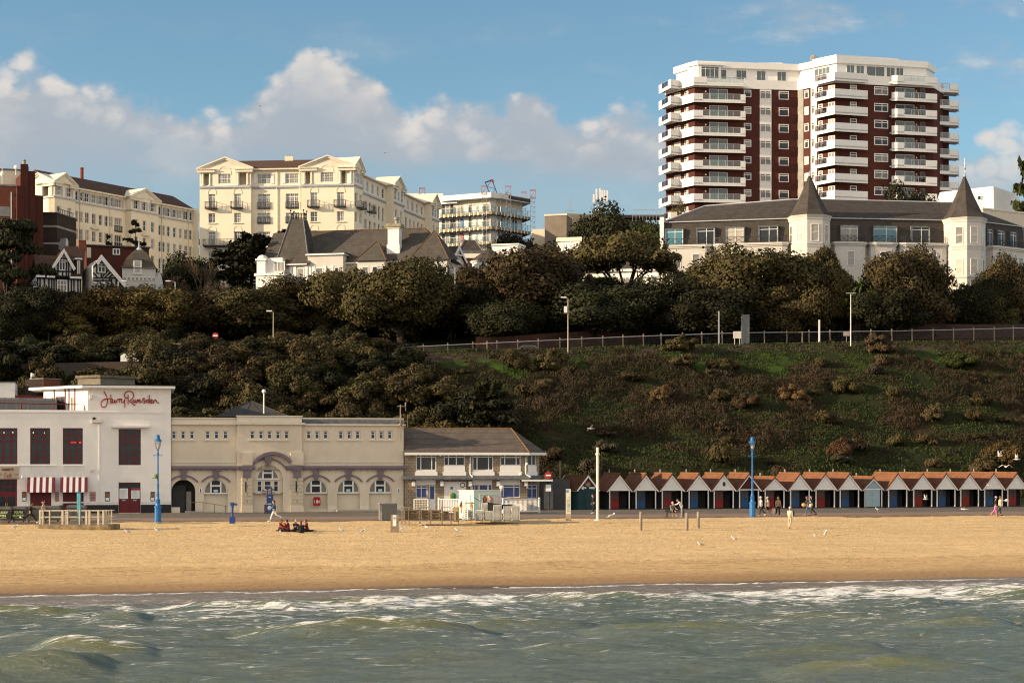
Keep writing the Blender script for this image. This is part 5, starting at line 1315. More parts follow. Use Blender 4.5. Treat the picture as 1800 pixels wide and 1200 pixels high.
# blank concrete block with masts
def concrete():
 b=building('concrete_block',980,290,'blank brown-grey concrete stair block with lower pale extension','building');z0=base_z(b)
 A=P2(957.5,290);B=P2(996,289);C=P2(1006,294);w=MB();zt=P(975,380,290).z
 closed(w,[A,B,C,C+Vector((-3,8)),A+Vector((1,8))],z0,zt);w.build('wall',mat('brown_concrete',(0.205,0.17,0.13),.9,.12,.7,streak=.3),b)
 c=MB();c.plan(ring([A,B,C,C+Vector((-3,8)),A+Vector((1,8))],.1),zt,zt+.3);c.build('coping',m_cream,b)
 l=MB();A2=P2(935,296);B2=P2(958,295.5);closed(l,[A2,B2,B2+Vector((0,8)),A2+Vector((0,8))],z0,P(945,403,296).z);l.build('extension_wall',m_cream,b)
 r=MB();A3,B3=P2(990,299),P2(1135,303);closed(r,[A3,B3,B3+Vector((0,14)),A3+Vector((0,14))],z0,P(1005,375,299).z);r.build('roof_block',mat('tan_render',(0.42,0.345,0.24),.85,.1),b)
 dw=MB();A4=P2(1085,301);dw.box(A4.x,A4.x+8,A4.y-1.2,A4.y+2,P(1100,383,300).z,P(1100,378,300).z);dw.build('roof_ledge',m_brickdk,b)
 t=thing('aerial_mast',P(1003.5,376,302),'thin lattice aerial mast standing on the tan flat roof','aerial');q=origin_of(t);m=MB()
 for dx in(-.35,.35):m.tube([q+Vector((dx,0,0)),q+Vector((dx*.3,0,2.6))],.04,4)
 for i in range(5):m.tube([q+Vector((-.3,0,i*.5)),q+Vector((.3,0,i*.5+.4))],.03,3)
 m.tube([q+Vector((0,0,2.4)),q+Vector((0,0,3.4))],.04,4);m.tube([q+Vector((-.7,0,.6)),q+Vector((.7,0,.6))],.04,4);m.build('mast',m_galv,t)
 t=thing('phone_mast',P(1055.5,362,304),'cluster of white phone antennas on a roof-top frame','phone mast');q=origin_of(t);m=MB()
 for dx in(-.9,-.3,.3,.9):m.tube([q+Vector((dx,0,-1)),q+Vector((dx*.8,0,2.4))],.06,5)
 m.tube([q+Vector((-1.3,0,.5)),q+Vector((1.3,0,.5))],.06,5);m.tube([q+Vector((-1.3,0,1.4)),q+Vector((1.3,0,1.4))],.06,5)
 for dx in(-.9,-.3):m.tube([q+Vector((dx,0,.5)),q+Vector((dx+.6,0,1.4))],.05,4)
 m.build('frame',m_galv,t)
 for dx,z,h in((-1.25,.5,1.5),(-.75,1.1,1.9),(-.1,.9,2.2),(.7,.7,2.1),(1.2,.8,1.9),(.3,1.5,1.3)):
  a=MB();a.box(q.x+dx-.16,q.x+dx+.16,q.y-.35,q.y-.12,q.z+z,q.z+z+h);a.ball((q.x+dx,q.y-.235,q.z+z+h),.16,8,4,0,(1,.7,.5));a.build('antenna_panel',m_whitep,t)
 for dx in(-.5,.5):w_=MB();w_.tube([q+Vector((dx,0,2.2)),q+Vector((dx,0,3.3))],.035,4);w_.build('whip_aerial',m_galv,t)
 t=thing('roof_railing',P(1128,385,296),'thin metal guard railing on the flat roof left of the tower','railing');m=MB()
 for px in range(1112,1166,6):q=P(px,389,297);m.tube([q,q+Vector((0,0,2.0))],.04,4)
 for k in(1.0,2.0):m.tube([P(1112,389,297)+Vector((0,0,k)),P(1164,389,297)+Vector((0,0,k))],.04,4)
 m.build('rail',m_galv,t)
 gt=building('gatehouse',1100,262,'low white flat-roofed house seen through the umbrella-shaped tree','house');z0=base_z(gt);m=MB()
 A,B=P2(985,262),P2(1160,258);closed(m,[A,B,B+Vector((0,10)),A+Vector((0,10))],z0,P(1080,478,260).z);m.build('wall',m_white,gt)
 m=MB();m.plan(ring([A,B,B+Vector((0,10)),A+Vector((0,10))],.4),P(1080,478,260).z,P(1080,474,260).z);m.build('cornice',m_whitep,gt)
 m=MB();A2,B2=P2(1060,264),P2(1160,261);za,zb=P(1080,474,260).z,P(1110,446,264).z;e=E(A2,B2);m.extrude([e.W(0,0,za),e.W(e.len,0,za),e.W(e.len-1.5,0,zb),e.W(1.5,0,zb)],Vector((*(e.n*7),0)));m.build('mansard_roof',m_slate2,gt)
 m=MB();A3,B3=P2(980,270),P2(1021,269);closed(m,[A3,B3,B3+Vector((0,6)),A3+Vector((0,6))],z0,P(1000,425,270).z);m.build('upper_wall',m_whitep,gt)
 m=MB();m.plan(ring([A3,B3,B3+Vector((0,6)),A3+Vector((0,6))],.15),P(1000,425,270).z,P(1000,418,270).z);m.build('parapet',m_cream_trim,gt)
 e=E(A,B)
 for px in(1075,1100,1125,1148):window(gt,e,(e.a(px)-.6,e.a(px)+.6,P(px,512,260).z,P(px,488,260).z),m_whitep,g_curt,(.5,),(.5,),.09,.06,.06,-.05)
concrete()
# slate villa
def villa():
 b=building('slate_villa',620,244,'white villa with long patched slate roof and iron-crested steep turret roof','villa');z0=base_z(b)
 A,B=P2(484,246.5),P2(788,240.5);e=E(A,B);ze=e.z(640,461.5);zr=e.z(640,404.5,5.0)
 w=MB();plan=[A,B,B+e.n*11,A+e.n*11];closed(w,plan,z0,ze)
 ar=[(535,0,11),]
 w.build('wall',m_dullwhite,b)
 o=.5;r=MB();aR=e.a(745,5);aL=e.a(525,5)
 r.quad(e.W(aL-4,-o,ze),e.W(e.len+o,-o,ze),e.W(aR,5,zr),e.W(aL-4,5,zr));r.poly([e.W(e.len+o,-o,ze),e.W(e.len+o,11,ze),e.W(aR,5,zr)])
 r.quad(e.W(aL-4,11,ze),e.W(e.len+o,11,ze),e.W(aR,5,zr),e.W(aL-4,5,zr));r.poly([e.W(aL-4,-o,ze),e.W(aL-4,11,ze),e.W(aL-4,5,zr)])
 ro=r.build('roof',m_slate,b)
 rd=MB();rd.tube([e.W(aL,5,zr+.03),e.W(aR,5,zr+.03),e.W(e.len+o,-o,ze+.05)],.09,5);rd.tube([e.W(aR,5,zr+.03),e.W(e.len+o,11,ze+.03)],.13,5)
 rd.build('ridge_tiles',m_lichen,ro)
 eT=e.off(-1.3)
 q0,q1=e.a(488.5),e.a(549);t0,t1=e.a(515.5,2),e.a(538,2);zt0,zt1=ze-.3,e.z(527,387.5,2);t=MB()
 lo=[eT.W(q0,0,zt0),eT.W(q1,0,zt0),eT.W(q1,5.5,zt0),eT.W(q0,5.5,zt0)];hi=[eT.W(t0,2.2,zt1),eT.W(t1,2.2,zt1),eT.W(t1,3.6,zt1),eT.W(t0,3.6,zt1)]
 t.hexa(lo+hi);tr=t.build('turret_roof',m_slate,b)
 hp=MB()
 for i in range(4):hp.tube([lo[i],hi[i]],.12,5)
 hp.build('hip_ridge',m_lead,tr)
 cr=MB();
 for i in range(4):
  p,q=hi[i],hi[(i+1)%4];n=5
  for zz in(.25,.8):cr.tube([p+Vector((0,0,zz)),q+Vector((0,0,zz))],.045,4)
  for k in range(n):c=p.lerp(q,k/n);h=1.35 if k==0 else.95;cr.tube([c,c+Vector((0,0,h))],.05,4);cr.ball(c+Vector((0,0,h)),.14 if k==0 else.09,6,4)
 cr.build('iron_cresting',m_iron,tr)
 tw_=MB();tw_.hexa([eT.W(q0+.3,.4,z0),eT.W(q1-.3,.4,z0),eT.W(q1-.3,5,z0),eT.W(q0+.3,5,z0),eT.W(q0+.3,.4,zt0),eT.W(q1-.3,.4,zt0),eT.W(q1-.3,5,zt0),eT.W(q0+.3,5,zt0)]);tw_.build('turret_wall',m_white,b)
 def bay(p0,p1,out,zt,flat):
  ed=e.off(-out);a0,a1=ed.a(p0),ed.a(p1);m=MB();m.ebox(ed,a0,a1,0,out+.1,z0,zt);m.build('bay_wall',m_dullwhite,b)
  if flat:
   c=MB();c.ebox(ed,a0-.25,a1+.25,-.3,out+1.2,zt,zt+.22);c.build('bay_cornice',m_whitep,b)
   c=MB();c.ebox(ed,a0-.1,a1+.4,-.12,out+3.0,zt+.222,zt+.35);c.build('bay_roof',m_felt,b)
  else:
   c=MB();mid=(a0+a1)/2;d=out+2.6;apex=ed.W(mid+.2,d*.62,zt+flat_h);
   L=[ed.W(a0-.35,-.35,zt),ed.W(a1+.35,-.35,zt),ed.W(a1+.35,d+1.5,zt+.6),ed.W(a0-.35,d+1.5,zt+.6)]
   for i in range(4):c.poly([L[i],L[(i+1)%4],apex])
   br=c.build('bay_roof',m_slate,b)
   rr_=MB()
   for i in(0,1):rr_.tube([L[i]+Vector((0,0,.03)),apex+Vector((0,0,.03))],.07,5)
   rr_.build('hip_ridge',m_lichen,br)
  return ed
 flat_h=2.9;e1=bay(509,541,1.6,ze-.15,False)
 e2=bay(541,603,1.5,ze+1.05,True)
 flat_h=3.2;e3=bay(628,676,1.4,ze+.05,False);flat_h=4.6;e4=bay(722,786,1.2,ze-.05,False)
 for ed,px0,px1,g_ in((e1,522,534.5,g_curt),(e2,554,567.5,g_curt),(e2,588,596,g_dark),(e3,636,648,g_curt),(e3,654,664,g_dark),(e4,752,762,g_curt),(e4,768,780,g_dark)):
  window(b,ed,(ed.a(px0),ed.a(px1),ze-3.0,ze-.75),m_whitep,g_,(),(.5,),.10,.07,.07,-.06)
 pl=MB()
 for ed,px in((e1,512),(e1,518.5),(e1,538.5),(e2,544),(e2,551),(e2,571),(e2,584)):
  pl.ebox(ed,ed.a(px)-.22,ed.a(px)+.22,-.1,0,z0,ze-.5)
 pl.build('pilaster',m_whitep,b)
 gu=MB();gu.ebox(e,e.a(603),e.len+.5,-.62,-.45,ze-.18,ze+.02);gu.ebox(e1,e1.a(509)-.4,e1.a(541),-.48,-.3,ze-.32,ze-.155);gu.build('gutter',m_whitep,b)
 an=MB();ed=e.off(-2.2);an.ebox(ed,e.a(478),e.a(506),0,4,z0,e.z(490,456.5));an.build('annexe_wall',m_white,b);window(b,ed,(ed.a(481.5),ed.a(501),e.z(490,481),e.z(490,463)),m_whitep,g_curt,(.33,.66),(),.1,.08,.07,-.06)
 pr=MB();pr.ebox(ed,ed.a(454),ed.a(469),-.6,.6,z0,e.z(460,462));pr.ebox(ed,ed.a(452),ed.a(471),-.75,.75,e.z(460,462),e.z(460,459));pr.ebox(ed,ed.a(450.5),ed.a(503),-.85,.4,e.z(460,489),e.z(460,484.5));pr.ebox(ed,ed.a(453),ed.a(500),-.7,.3,z0,e.z(460,489));p=ed.W(ed.a(461.5),0,e.z(460,459));pr.ball(p,.8,10,6,0,(1,.9,.8));pr.build('corner_pier',m_white,b)
 c=MB();a0,a1=e.a(684,2),e.a(706.5,2);zc0,zc1=e.z(695,446,2),e.z(695,397,2)
 c.ebox(e,a0,a1,.8,2.4,ze-1,zc0+1.2);c.ebox(e,a0+.12,a1-.12,.92,2.28,zc0+1.2,zc1-.5);c.ebox(e,a0-.02,a1+.02,.78,2.42,zc1-.5,zc1-.32);cc=c.build('chimney',m_white,b)
 k=MB();k.ebox(e,a0-.22,a1+.22,.6,2.6,zc1-.32,zc1+.15);k.build('chimney_cap',mat('lichened_stone',(0.30,0.26,0.16),.95,.4,4),cc)
 k=MB();k.lathe(e.W((a0+a1)/2+.3,1.6,zc1+.15),[(.3,0),(.25,.6),(.4,.7),(.42,1.0),(.1,1.05)],8);k.build('chimney_cowl',m_grey,cc)
villa()
def small_houses():
 b=building('gabled_house',808,246,'small white house with bargeboarded gable right of the slate villa','house');z0=base_z(b)
 A,B=P2(789,244),P2(822,247.5);e=E(A,B);ze=e.z(805,470);zr=e.z(803,432);w=MB()
 w.extrude([e.W(0,0,z0),e.W(e.len,0,z0),e.W(e.len,0,ze),e.W(e.len*.42,0,zr-.4),e.W(0,0,ze)],Vector((*(e.n*8),0)));w.build('wall',m_white,b)
 bb=MB();rf=MB();ap=(e.len*.42,zr)
 for a,z in((-.5,ze-.3),(e.len+.5,ze-.3)):
  p=[e.W(a,-.5,z),e.W(ap[0],-.5,ap[1]),e.W(ap[0],-.5,ap[1]-.5),e.W(a,-.5,z-.5)];bb.extrude(p,Vector((*(e.n*.12),0)))
  rf.quad(e.W(a,-.45,z),e.W(ap[0],-.45,ap[1]),e.W(ap[0],8,ap[1]),e.W(a,8,z))
 bb.ebox(e,ap[0]-1.1,ap[0]+1.1,-.42,-.3,zr-1.5,zr-1.3);bb.ebox(e,ap[0]-.06,ap[0]+.06,-.44,-.32,zr-1.5,zr-.4);bb.build('bargeboard',m_whitep,b);rf.build('roof',m_slate,b)
 window(b,e,(e.a(790.5),e.a(801.5),e.z(796,481),e.z(796,462.5)),m_whitep,g_curt,(.4,.7),(),.1,.07,.07,-.06)
 b=building('lantern_house',831,268,'grey slate mansard lantern roof on a dark tiled roof','house');z0=base_z(b)
 A=P2(807,268);e=E(A,A+Vector((1,.05)));a1=e.a(849);zb,zt=e.z(828,441),e.z(828,420);m=MB()
 m.hexa([e.W(0,0,zb),e.W(a1,0,zb),e.W(a1,4,zb),e.W(0,4,zb),e.W(1.0,1.2,zt),e.W(a1-1.2,1.2,zt),e.W(a1-1.2,3,zt),e.W(1.0,3,zt)]);r_=m.build('lantern_roof',m_slate2,b)
 for q0_,q1_ in((e.W(0,0,zb),e.W(1,1.2,zt)),(e.W(a1,0,zb),e.W(a1-1.2,1.2,zt))):MB().tube([q0_,q1_],.13,5).build('hip_ridge',m_lead,r_)
 m=MB();m.ebox(e,-.3,a1+2.5,-.3,4.5,zb-.45,zb);m.build('lead_flat',m_lead,b);m=MB();m.ebox(e,-3,a1+6,.2,6,z0,zb-.45);m.build('wall',m_brickdk,b)
 m=MB();m.ebox(e,.6,a1-.2,-.6,-.32,zb-1.2,zb-.5);m.build('fascia_board',m_cream_trim,b)
 b=building('round_bay_house',861,250,'white round bay with slate cone roof left of the largest brown-olive tree','house');z0=base_z(b)
 q=P2(860,254);ze=P(860,454,250).z;za=P(866,436,254).z;m=MB();m.lathe((q.x,q.y,z0),[(2.6,0),(2.6,ze-z0)],12);m.build('wall',m_white,b)
 m=MB();m.lathe((q.x,q.y,ze),[(3.1,0),(.05,za-ze)],12);m.build('cone_roof',m_slate2,b);m=MB();m.lathe((q.x,q.y,ze-.3),[(2.75,0),(3.0,.28)],12);m.build('eaves',m_whitep,b)
 for ang in(-2.0,-1.35,-.75):
  c=Vector((q.x+2.6*math.cos(ang),q.y+2.6*math.sin(ang)));tdir=Vector((-math.sin(ang),math.cos(ang)));ed=E(c-tdir*.6,c+tdir*.6);window(b,ed,(.05,1.15,ze-2.5,ze-.7),m_whitep,g_curt,(),(.5,),.1,.07,.07,-.04)
 m=MB();m.box(q.x-8,q.x-1,q.y+1,q.y+7,z0,ze-1.0);m.build('rear_wall',m_white,b)
 b=building('flat_white_house',895,262,'plain white flat-topped wall behind the round bay','house');z0=base_z(b);A,B,C=P2(866,262),P2(911,261),P2(922,264);m=MB();zt=P(890,431,261.5).z;closed(m,[A,B,C,C+Vector((-1,8)),A+Vector((0,8))],z0,zt);m.build('wall',m_white,b);m=MB();m.plan(ring([A,B,C,C+Vector((-1,8)),A+Vector((0,8))],.2),zt,zt+.22);m.build('roof_edge',m_whitep,b)
 b=building('white_modern_block',1747,290,'plain white block with sloping sides behind the second turret','building');z0=base_z(b)
 A,B,C=P2(1644,292),P2(1747,288),P2(1797,293);zt=P(1747,327,288).z;zb=P(1747,371,288).z;m=MB()
 m.hexa([(A.x-.6,A.y,zb),(B.x,B.y,zb),(C.x+.6,C.y,zb),(A.x+6,A.y+14,zb),(A.x+.9,A.y+.3,zt-.4),(B.x,B.y+.3,zt),(C.x-.7,C.y+.3,zt-.6),(A.x+6,A.y+14,zt-.6)]);m.build('upper_wall',m_whitep,b)
 m=MB();closed(m,[A,B,C,(A.x+6,A.y+14)],z0,zb-.01);m.build('lower_wall',m_whitep,b)
 e=E(A,B);window(b,e,(e.a(1718),e.a(1725),e.z(1721,352),e.z(1721,344)),m_whitep,g_dark,(),(),.1,.06,.06,-.06)
 b=building('beige_wall_block',1770,276,'beige flat-topped concrete wall at the right edge behind the terrace','building');z0=base_z(b);A,B=P2(1728,275),P2(1830,282);zt=P(1765,371,277).z;m=MB();closed(m,[A,B,B+Vector((0,8)),A+Vector((0,8))],z0,zt);m.build('wall',m_cream,b);m=MB();m.plan(ring([A,B,B+Vector((0,8)),A+Vector((0,8))],.12),zt,zt+.25);m.build('coping',m_cream_trim,b)
small_houses()
# turreted white terrace
def terrace():
 b=building('turreted_terrace',1420,250,'long white terrace with slate mansard, two turrets and iron balconies','terrace');z0=base_z(b)-2
 A=P2(1166,254.6);M1=P2(1386,250.4);M2=P2(1462,250.0);B=P2(1662,252.2);C=P2(1730,254.0);D_=P2(1800,259.5)
 eL,eM,eR,eT,eE=E(A,M1),E(M1,M2),E(M2,B),E(B,C),E(C,D_)
 zg=eL.z(1386,384.5);zb=zg-3.65
 front=[A,M1,M2,B,C,D_];back=[D_+Vector((0,13)),A+Vector((2,13))]
 lw=MB()
 for ed in(eL,eM,eR,eT,eE):lw.wall(ed,0,ed.len,z0,zb,(),.2)
 for p,q in((D_,back[0]),(back[0],back[1]),(back[1],A)):lw.quad((p.x,p.y,z0),(q.x,q.y,z0),(q.x,q.y,zg),(p.x,p.y,zg))
 lw.build('wall',m_dullwhite,b)
 ms=MB()
 for ed in(eL,eM,eR,eT,eE):ms.quad(ed.W(0,0,zb),ed.W(ed.len,0,zb),ed.W(ed.len,.35,zg),ed.W(0,.35,zg))
 ms.build('mansard',m_shingle,b)
 fl=MB()
 for ed in(eL,eM,eR,eT,eE):fl.ebox(ed,0,ed.len,.12,.36,zg,zg+.14)
 fl.build('lead_flashing',m_greytrim,b)
 zr=P(1500,351,257).z;rf=MB();dep=7.0
 rl=[eL.W(eL.a(1239,dep),dep,zr-.55),eL.W(eL.len,dep,zr),eR.W(0,dep,zr),eR.W(eR.a(1652,dep),dep,zr-.1),eE.W(.5,dep-1,zr-.1)]
 rf.poly([eL.W(0,.3,zg+.14),eL.W(eL.len,.3,zg+.14),rl[1],rl[0]]);rf.poly([eM.W(0,.3,zg+.14),eM.W(eM.len,.3,zg+.14),rl[2],rl[1]]);rf.poly([eR.W(0,.3,zg+.14),eR.W(eR.len,.3,zg+.14),rl[3],rl[2]])
 rf.poly([eT.W(0,.3,zg+.14),eT.W(eT.len,.3,zg+.14),rl[4],rl[3]]);rf.poly([eE.W(0,.3,zg+.14),eE.W(eE.len,.3,zg+.14),rl[4]])
 rf.poly([eL.W(0,.3,zg+.14),rl[0],(back[1].x,back[1].y,zg+.1)]);rf.poly([(back[1].x,back[1].y,zg+.1)]+rl+[(back[0].x,back[0].y,zg+.1)])
 ro=rf.build('roof',m_slate2,b)
 rd=MB();rd.tube([rl[0]+Vector((0,0,.05)),rl[1]+Vector((0,0,.05)),rl[2]+Vector((0,0,.05)),rl[3]+Vector((0,0,.05)),rl[4]],.12,5);rd.tube([rl[0]+Vector((0,0,.05)),eL.W(0,.3,zg+.2)],.12,5);rd.build('ridge',m_greytrim,ro)
 pw=MB();pw.ebox(eL,-.5,.1,-.3,9,z0,P(1158,381,254).z);pw.build('party_wall',m_white,b)
 OUT=1.5
 for ed,bays in((eL,((1166,1252),(1256,1386))),(eR,((1462,1518),(1524,1572),(1576,1660))),(eE,((1733,1800),))):
  for p0,p1 in bays:
   cn=MB();rail=MB();fr=MB();a0,a1=ed.a(p0),ed.a(p1);c=.9
   pl=[ed.W(a0,0,0),ed.W(a0+.15,-OUT+c*.3,0),ed.W(a0+c,-OUT,0),ed.W(a1-c,-OUT,0),ed.W(a1-.15,-OUT+c*.3,0),ed.W(a1,0,0)]
   cn.plan(ring([p.to_2d()for p in pl],.25),zb-.32,zb-.02);cn.plan(ring([p.to_2d()for p in pl],.12),zb-.55,zb-.322)
   fr.plan([p.to_2d()for p in pl],z0,zb-.552)
   for i in range(1,4):
    e_=E(pl[i],pl[i+1]);n=max(1,round(e_.len/1.1));s=e_.len/n
    for zz in(.12,.95):rail.ebox(e_,0,e_.len,.05,.09,zb+zz-.03,zb+zz+.03)
    for k in range(n+1):rail.ebox(e_,min(k*s,e_.len-.05),min(k*s,e_.len-.05)+.05,.045,.095,zb,zb+1.0)
    for k in range(n):
     x0,x1=k*s,(k+1)*s
     rail.tube([e_.W(x0,.07,zb+.15),e_.W(x1,.07,zb+.92)],.03,3);rail.tube([e_.W(x0,.07,zb+.92),e_.W(x1,.07,zb+.15)],.03,3)
     for j in range(1,5):rail.ebox(e_,x0+s*j/5-.012,x0+s*j/5+.012,.06,.085,zb+.12,zb+.95)
   fr.build('bay_wall',m_dullwhite,b);rail.build('balcony_railing',m_iron,cn.build('balcony_floor',m_dullwhite,b))
   ed2=E(pl[2],pl[3])
   for k in range(2 if ed2.len>5 else 1):
    ac=ed2.len*((k+.5)/2 if ed2.len>5 else.5)
    for zz in(zb-3.6,zb-7.2):window(b,ed2,(ac-.55,ac+.55,zz,zz+2.2),m_whitep,pick(RW,g_curt,g_dark),(),(.5,),.08,.06,.07,-.06)
 for ed,px0,px1,g_ in((eL,1170,1200.6,g_teal),(eL,1225,1256,g_dark),(eL,1276,1308,g_blind),(eL,1334,1367,g_dark),(eR,1477,1508,g_curt),(eR,1535,1575.5,g_teal),(eR,1602,1633,g_dark),(eE,1734,1743,g_dark),(eE,1752,1764,g_dark),(eE,1774,1785,g_dark)):
  r=(ed.a(px0),ed.a(px1),zb+.03,zb+2.6)
  ft=MB();w_=r[1]-r[0];ft.ebox(ed,r[0]-.12,r[0],-.28,.3,zb,r[3]+.12);ft.ebox(ed,r[1],r[1]+.12,-.28,.3,zb,r[3]+.12);ft.ebox(ed,r[0],r[1],-.28,.4,r[3],r[3]+.12)
  dm=ft.build('dormer',m_lead,b)
  o=window(b,ed,r,m_upvc,g_,(.55,),(.82,),.09,.08,.08,-.14,name='balcony_door')
 def turret(pxc,pw_,Dc,ytop,yeave,apex,finial,rot):
  c=P2(pxc,Dc+2.6);r=pw_/2*Dc/F/math.cos(R(10));ze=P(pxc,yeave,Dc).z;za=P(pxc,apex,Dc+2.6).z;n=8
  m=MB();m.lathe((c.x,c.y,z0),[(r,0),(r,ze-z0)],n,0,rot);t=m.build('turret',m_dullwhite,b)
  m=MB();
  for zz,dr,h in((ze-.35,.35,.33),(ze-.7,.14,.34),(ze-4.55,.16,.25),(ze-4.85,.08,.3),(ze-9.1,.16,.25)):m.lathe((c.x,c.y,zz),[(r+dr*.5,0),(r+dr,h)],n,0,rot)
  m.build('moulding',m_dullwhite,t)
  m=MB();m.lathe((c.x,c.y,ze),[(r+.32,0),(r*.86,.85),(r*.46,(za-ze)*.5),(.06,za-ze)],n,0,rot);m.build('spire',m_slate2,t)
  m=MB();m.lathe((c.x,c.y,za-.35),[(.28,0),(.12,.5),(.05,.8)],8)
  if finial:m.tube([(c.x,c.y,za),(c.x,c.y,P(pxc,finial,Dc+2.6).z)],.05,5);m.ball((c.x,c.y,za+.9),.22,8,6);m.tube([(c.x-.3,c.y,za+1.3),(c.x+.3,c.y,za+1.3)],.05,4)
  m.build('finial',m_galv,t)
  for k in range(n):
   a0,a1=rot+2*math.pi*k/n,rot+2*math.pi*(k+1)/n;am=(a0+a1)/2
   if math.sin(am)>-.1:continue
   p0=Vector((c.x+r*math.cos(a0),c.y+r*math.sin(a0)));p1=Vector((c.x+r*math.cos(a1),c.y+r*math.sin(a1)));ed=E(p0,p1);mid=ed.len/2
   for zz in(ze-4.0,ze-8.6,ze-12.2):
    window(b,ed,(mid-.62,mid+.62,zz,zz+(2.6 if zz>ze-6 else 2.4)),m_whitep,pick(RW,g_curt,g_blind),(),(.5,),.10,.08,.07,-.06)
 turret(1423,71,247.2,300,377,306,None,R(-90+22.5+6));turret(1695.5,71,249.2,300,381.5,307,279,R(-90+22.5+14))
 ch=MB();q=eL.W(.8,6,0);ch.box(q.x-.5,q.x+.5,q.y-.5,q.y+.5,zg,zg+2.4);ch.build('chimney',m_cream,b)
terrace()
# half-timbered house
def tudor():
 b=building('timbered_house',150,240,'black and white half-timbered house with steep gables and white corner turret','house');z0=base_z(b)-1
 e=E(P2(60,238.5),P2(230,243.5))
 zw=e.z(110,487.5)
 def timber(mb,ed,p,q,w=.20,y=-.05):
  p,q=Vector(p),Vector(q);d=(q-p).normalized();s=Vector((-d.y,d.x))*w/2
  mb.extrude([ed.W(v.x,y,v.y)for v in(p-s,p+s,q+s,q-s)],Vector((*(ed.n*.049),0)))
 w=MB();tb=MB()
 w.ebox(e,e.a(64),e.a(142),0,9,z0,zw)
 for px in(66,70.5,78,86,91,95,99,120,125.5,130,137,141.5):a=e.a(px);timber(tb,e,(a,z0),(a,zw))
 for py in(489,514):timber(tb,e,(e.a(64),e.z(100,py)),(e.a(142),e.z(100,py)),.32)
 window(b,e,(e.a(100),e.a(118),e.z(109,513),e.z(109,492)),m_whitep,g_curt,(.33,.67),(.6,),.16,.12,.08,-.08)
 g1=e.off(-.45);G=[(g1.a(95),g1.z(110,486)),(g1.a(127),g1.z(110,486)),(g1.a(127),g1.z(110,471)),(g1.a(111.5),g1.z(110,443)),(g1.a(95),g1.z(110,471))]
 w.extrude([g1.W(a,0,z)for a,z in G],Vector((*(g1.n*6),0)))
 for px in(96,102,110,116.5,120.5,126):timber(tb,g1,(g1.a(px),g1.z(110,486)),(g1.a(px),g1.z(110,460 if 99<px<125 else 472)))
 for py in(477,485.5):timber(tb,g1,(g1.a(95),g1.z(110,py)),(g1.a(127),g1.z(110,py)))
 timber(tb,g1,(g1.a(106),g1.z(110,454.5)),(g1.a(117),g1.z(110,454.5)))
 window(b,g1,(g1.a(103.5),g1.a(115),g1.z(110,475.5),g1.z(110,456)),m_whitep,g_dark,(.5,),(.75,),.12,.12,.08,-.07)
 rf=MB();bg=MB();ap=(g1.a(111.8),g1.z(110,438.5))
 for px in(89,132.5):
  lo=(g1.a(px),g1.z(110,473));rf.quad(g1.W(*[lo[0]],-.5,lo[1]),g1.W(ap[0],-.5,ap[1]),g1.W(ap[0],7,ap[1]),g1.W(lo[0],7,lo[1]))
  bg.extrude([g1.W(lo[0],-.6,lo[1]+.1),g1.W(ap[0],-.6,ap[1]+.1),g1.W(ap[0],-.6,ap[1]-.55),g1.W(lo[0]+(.3 if px<100 else-.3),-.6,lo[1]-.25)],Vector((*(g1.n*.12),0)))
 m1=MB();ze,zr=zw+.1,e.z(130,433,4)
 m1.poly([e.W(e.a(62),-.4,ze),e.W(e.a(144),-.4,ze),e.W(e.a(151,4),4,zr),e.W(e.a(112,4),4,zr),e.W(e.a(100,3),3,e.z(90,449,3)),e.W(e.a(60,3),3,e.z(90,449,3))])
 m1.poly([e.W(e.a(144),-.4,ze),e.W(e.a(154),8,ze),e.W(e.a(151,4),4,zr)]);m1.poly([e.W(e.a(60,3),3,e.z(90,449,3)),e.W(e.a(100,3),3,e.z(90,449,3)),e.W(e.a(112,4),4,zr),e.W(e.a(151,4),4,zr),e.W(e.a(154),9,ze),e.W(e.a(62),9,ze)])
 m1.build('main_roof',mat('old_red_tiles',(0.062,0.034,0.025),.9,.35,2.5,streak=.3),b)
 rf.build('gable_roof',roof_mat('lichened_tiles',(0.10,0.052,0.028),(0.15,0.075,0.032),(0.28,0.15,0.03),4,.7),b)
 fs=MB();fs.ebox(e,e.a(62),e.a(96),-.55,-.35,ze-.25,ze+.05);fs.ebox(e,e.a(122),e.a(143),-.55,-.35,ze-.25,ze+.05);fs.build('fascia_board',m_whitep,b)
 do=MB();do.ebox(e,e.a(134),e.a(143),0.2,3,zw+.2,e.z(138,456));dd=do.build('dormer',m_shingle,b);window(b,e,(e.a(136),e.a(141),zw+.5,e.z(138,458)),m_whitep,g_curt,(),(.5,),.1,.07,.07,.1)
 dc=MB();dc.ebox(e,e.a(131.5),e.a(144.5),-.1,3,e.z(138,456),e.z(138,453.5));dc.build('dormer_roof',m_whitep,b)
 ch=MB();ch.ebox(e,e.a(138,4),e.a(151,4),3.6,4.6,zr-.5,zr+.95);cb=ch.build('chimney',m_brickorg,b)
 g2=E(P2(158,238.8),P2(232,241.5));A1=(g2.a(177.5),g2.z(177,449));L0=(g2.a(167.5),g2.z(168,462));R0=(g2.a(227),g2.z(222,508))
 w.extrude([g2.W(a,.3,z)for a,z in((g2.a(164),z0),(g2.a(224),z0),(g2.a(224),R0[1]),(A1[0],A1[1]-.4),(g2.a(164),L0[1]-.4))],Vector((*(g2.n*7),0)))
 ge=g2.off(.3)
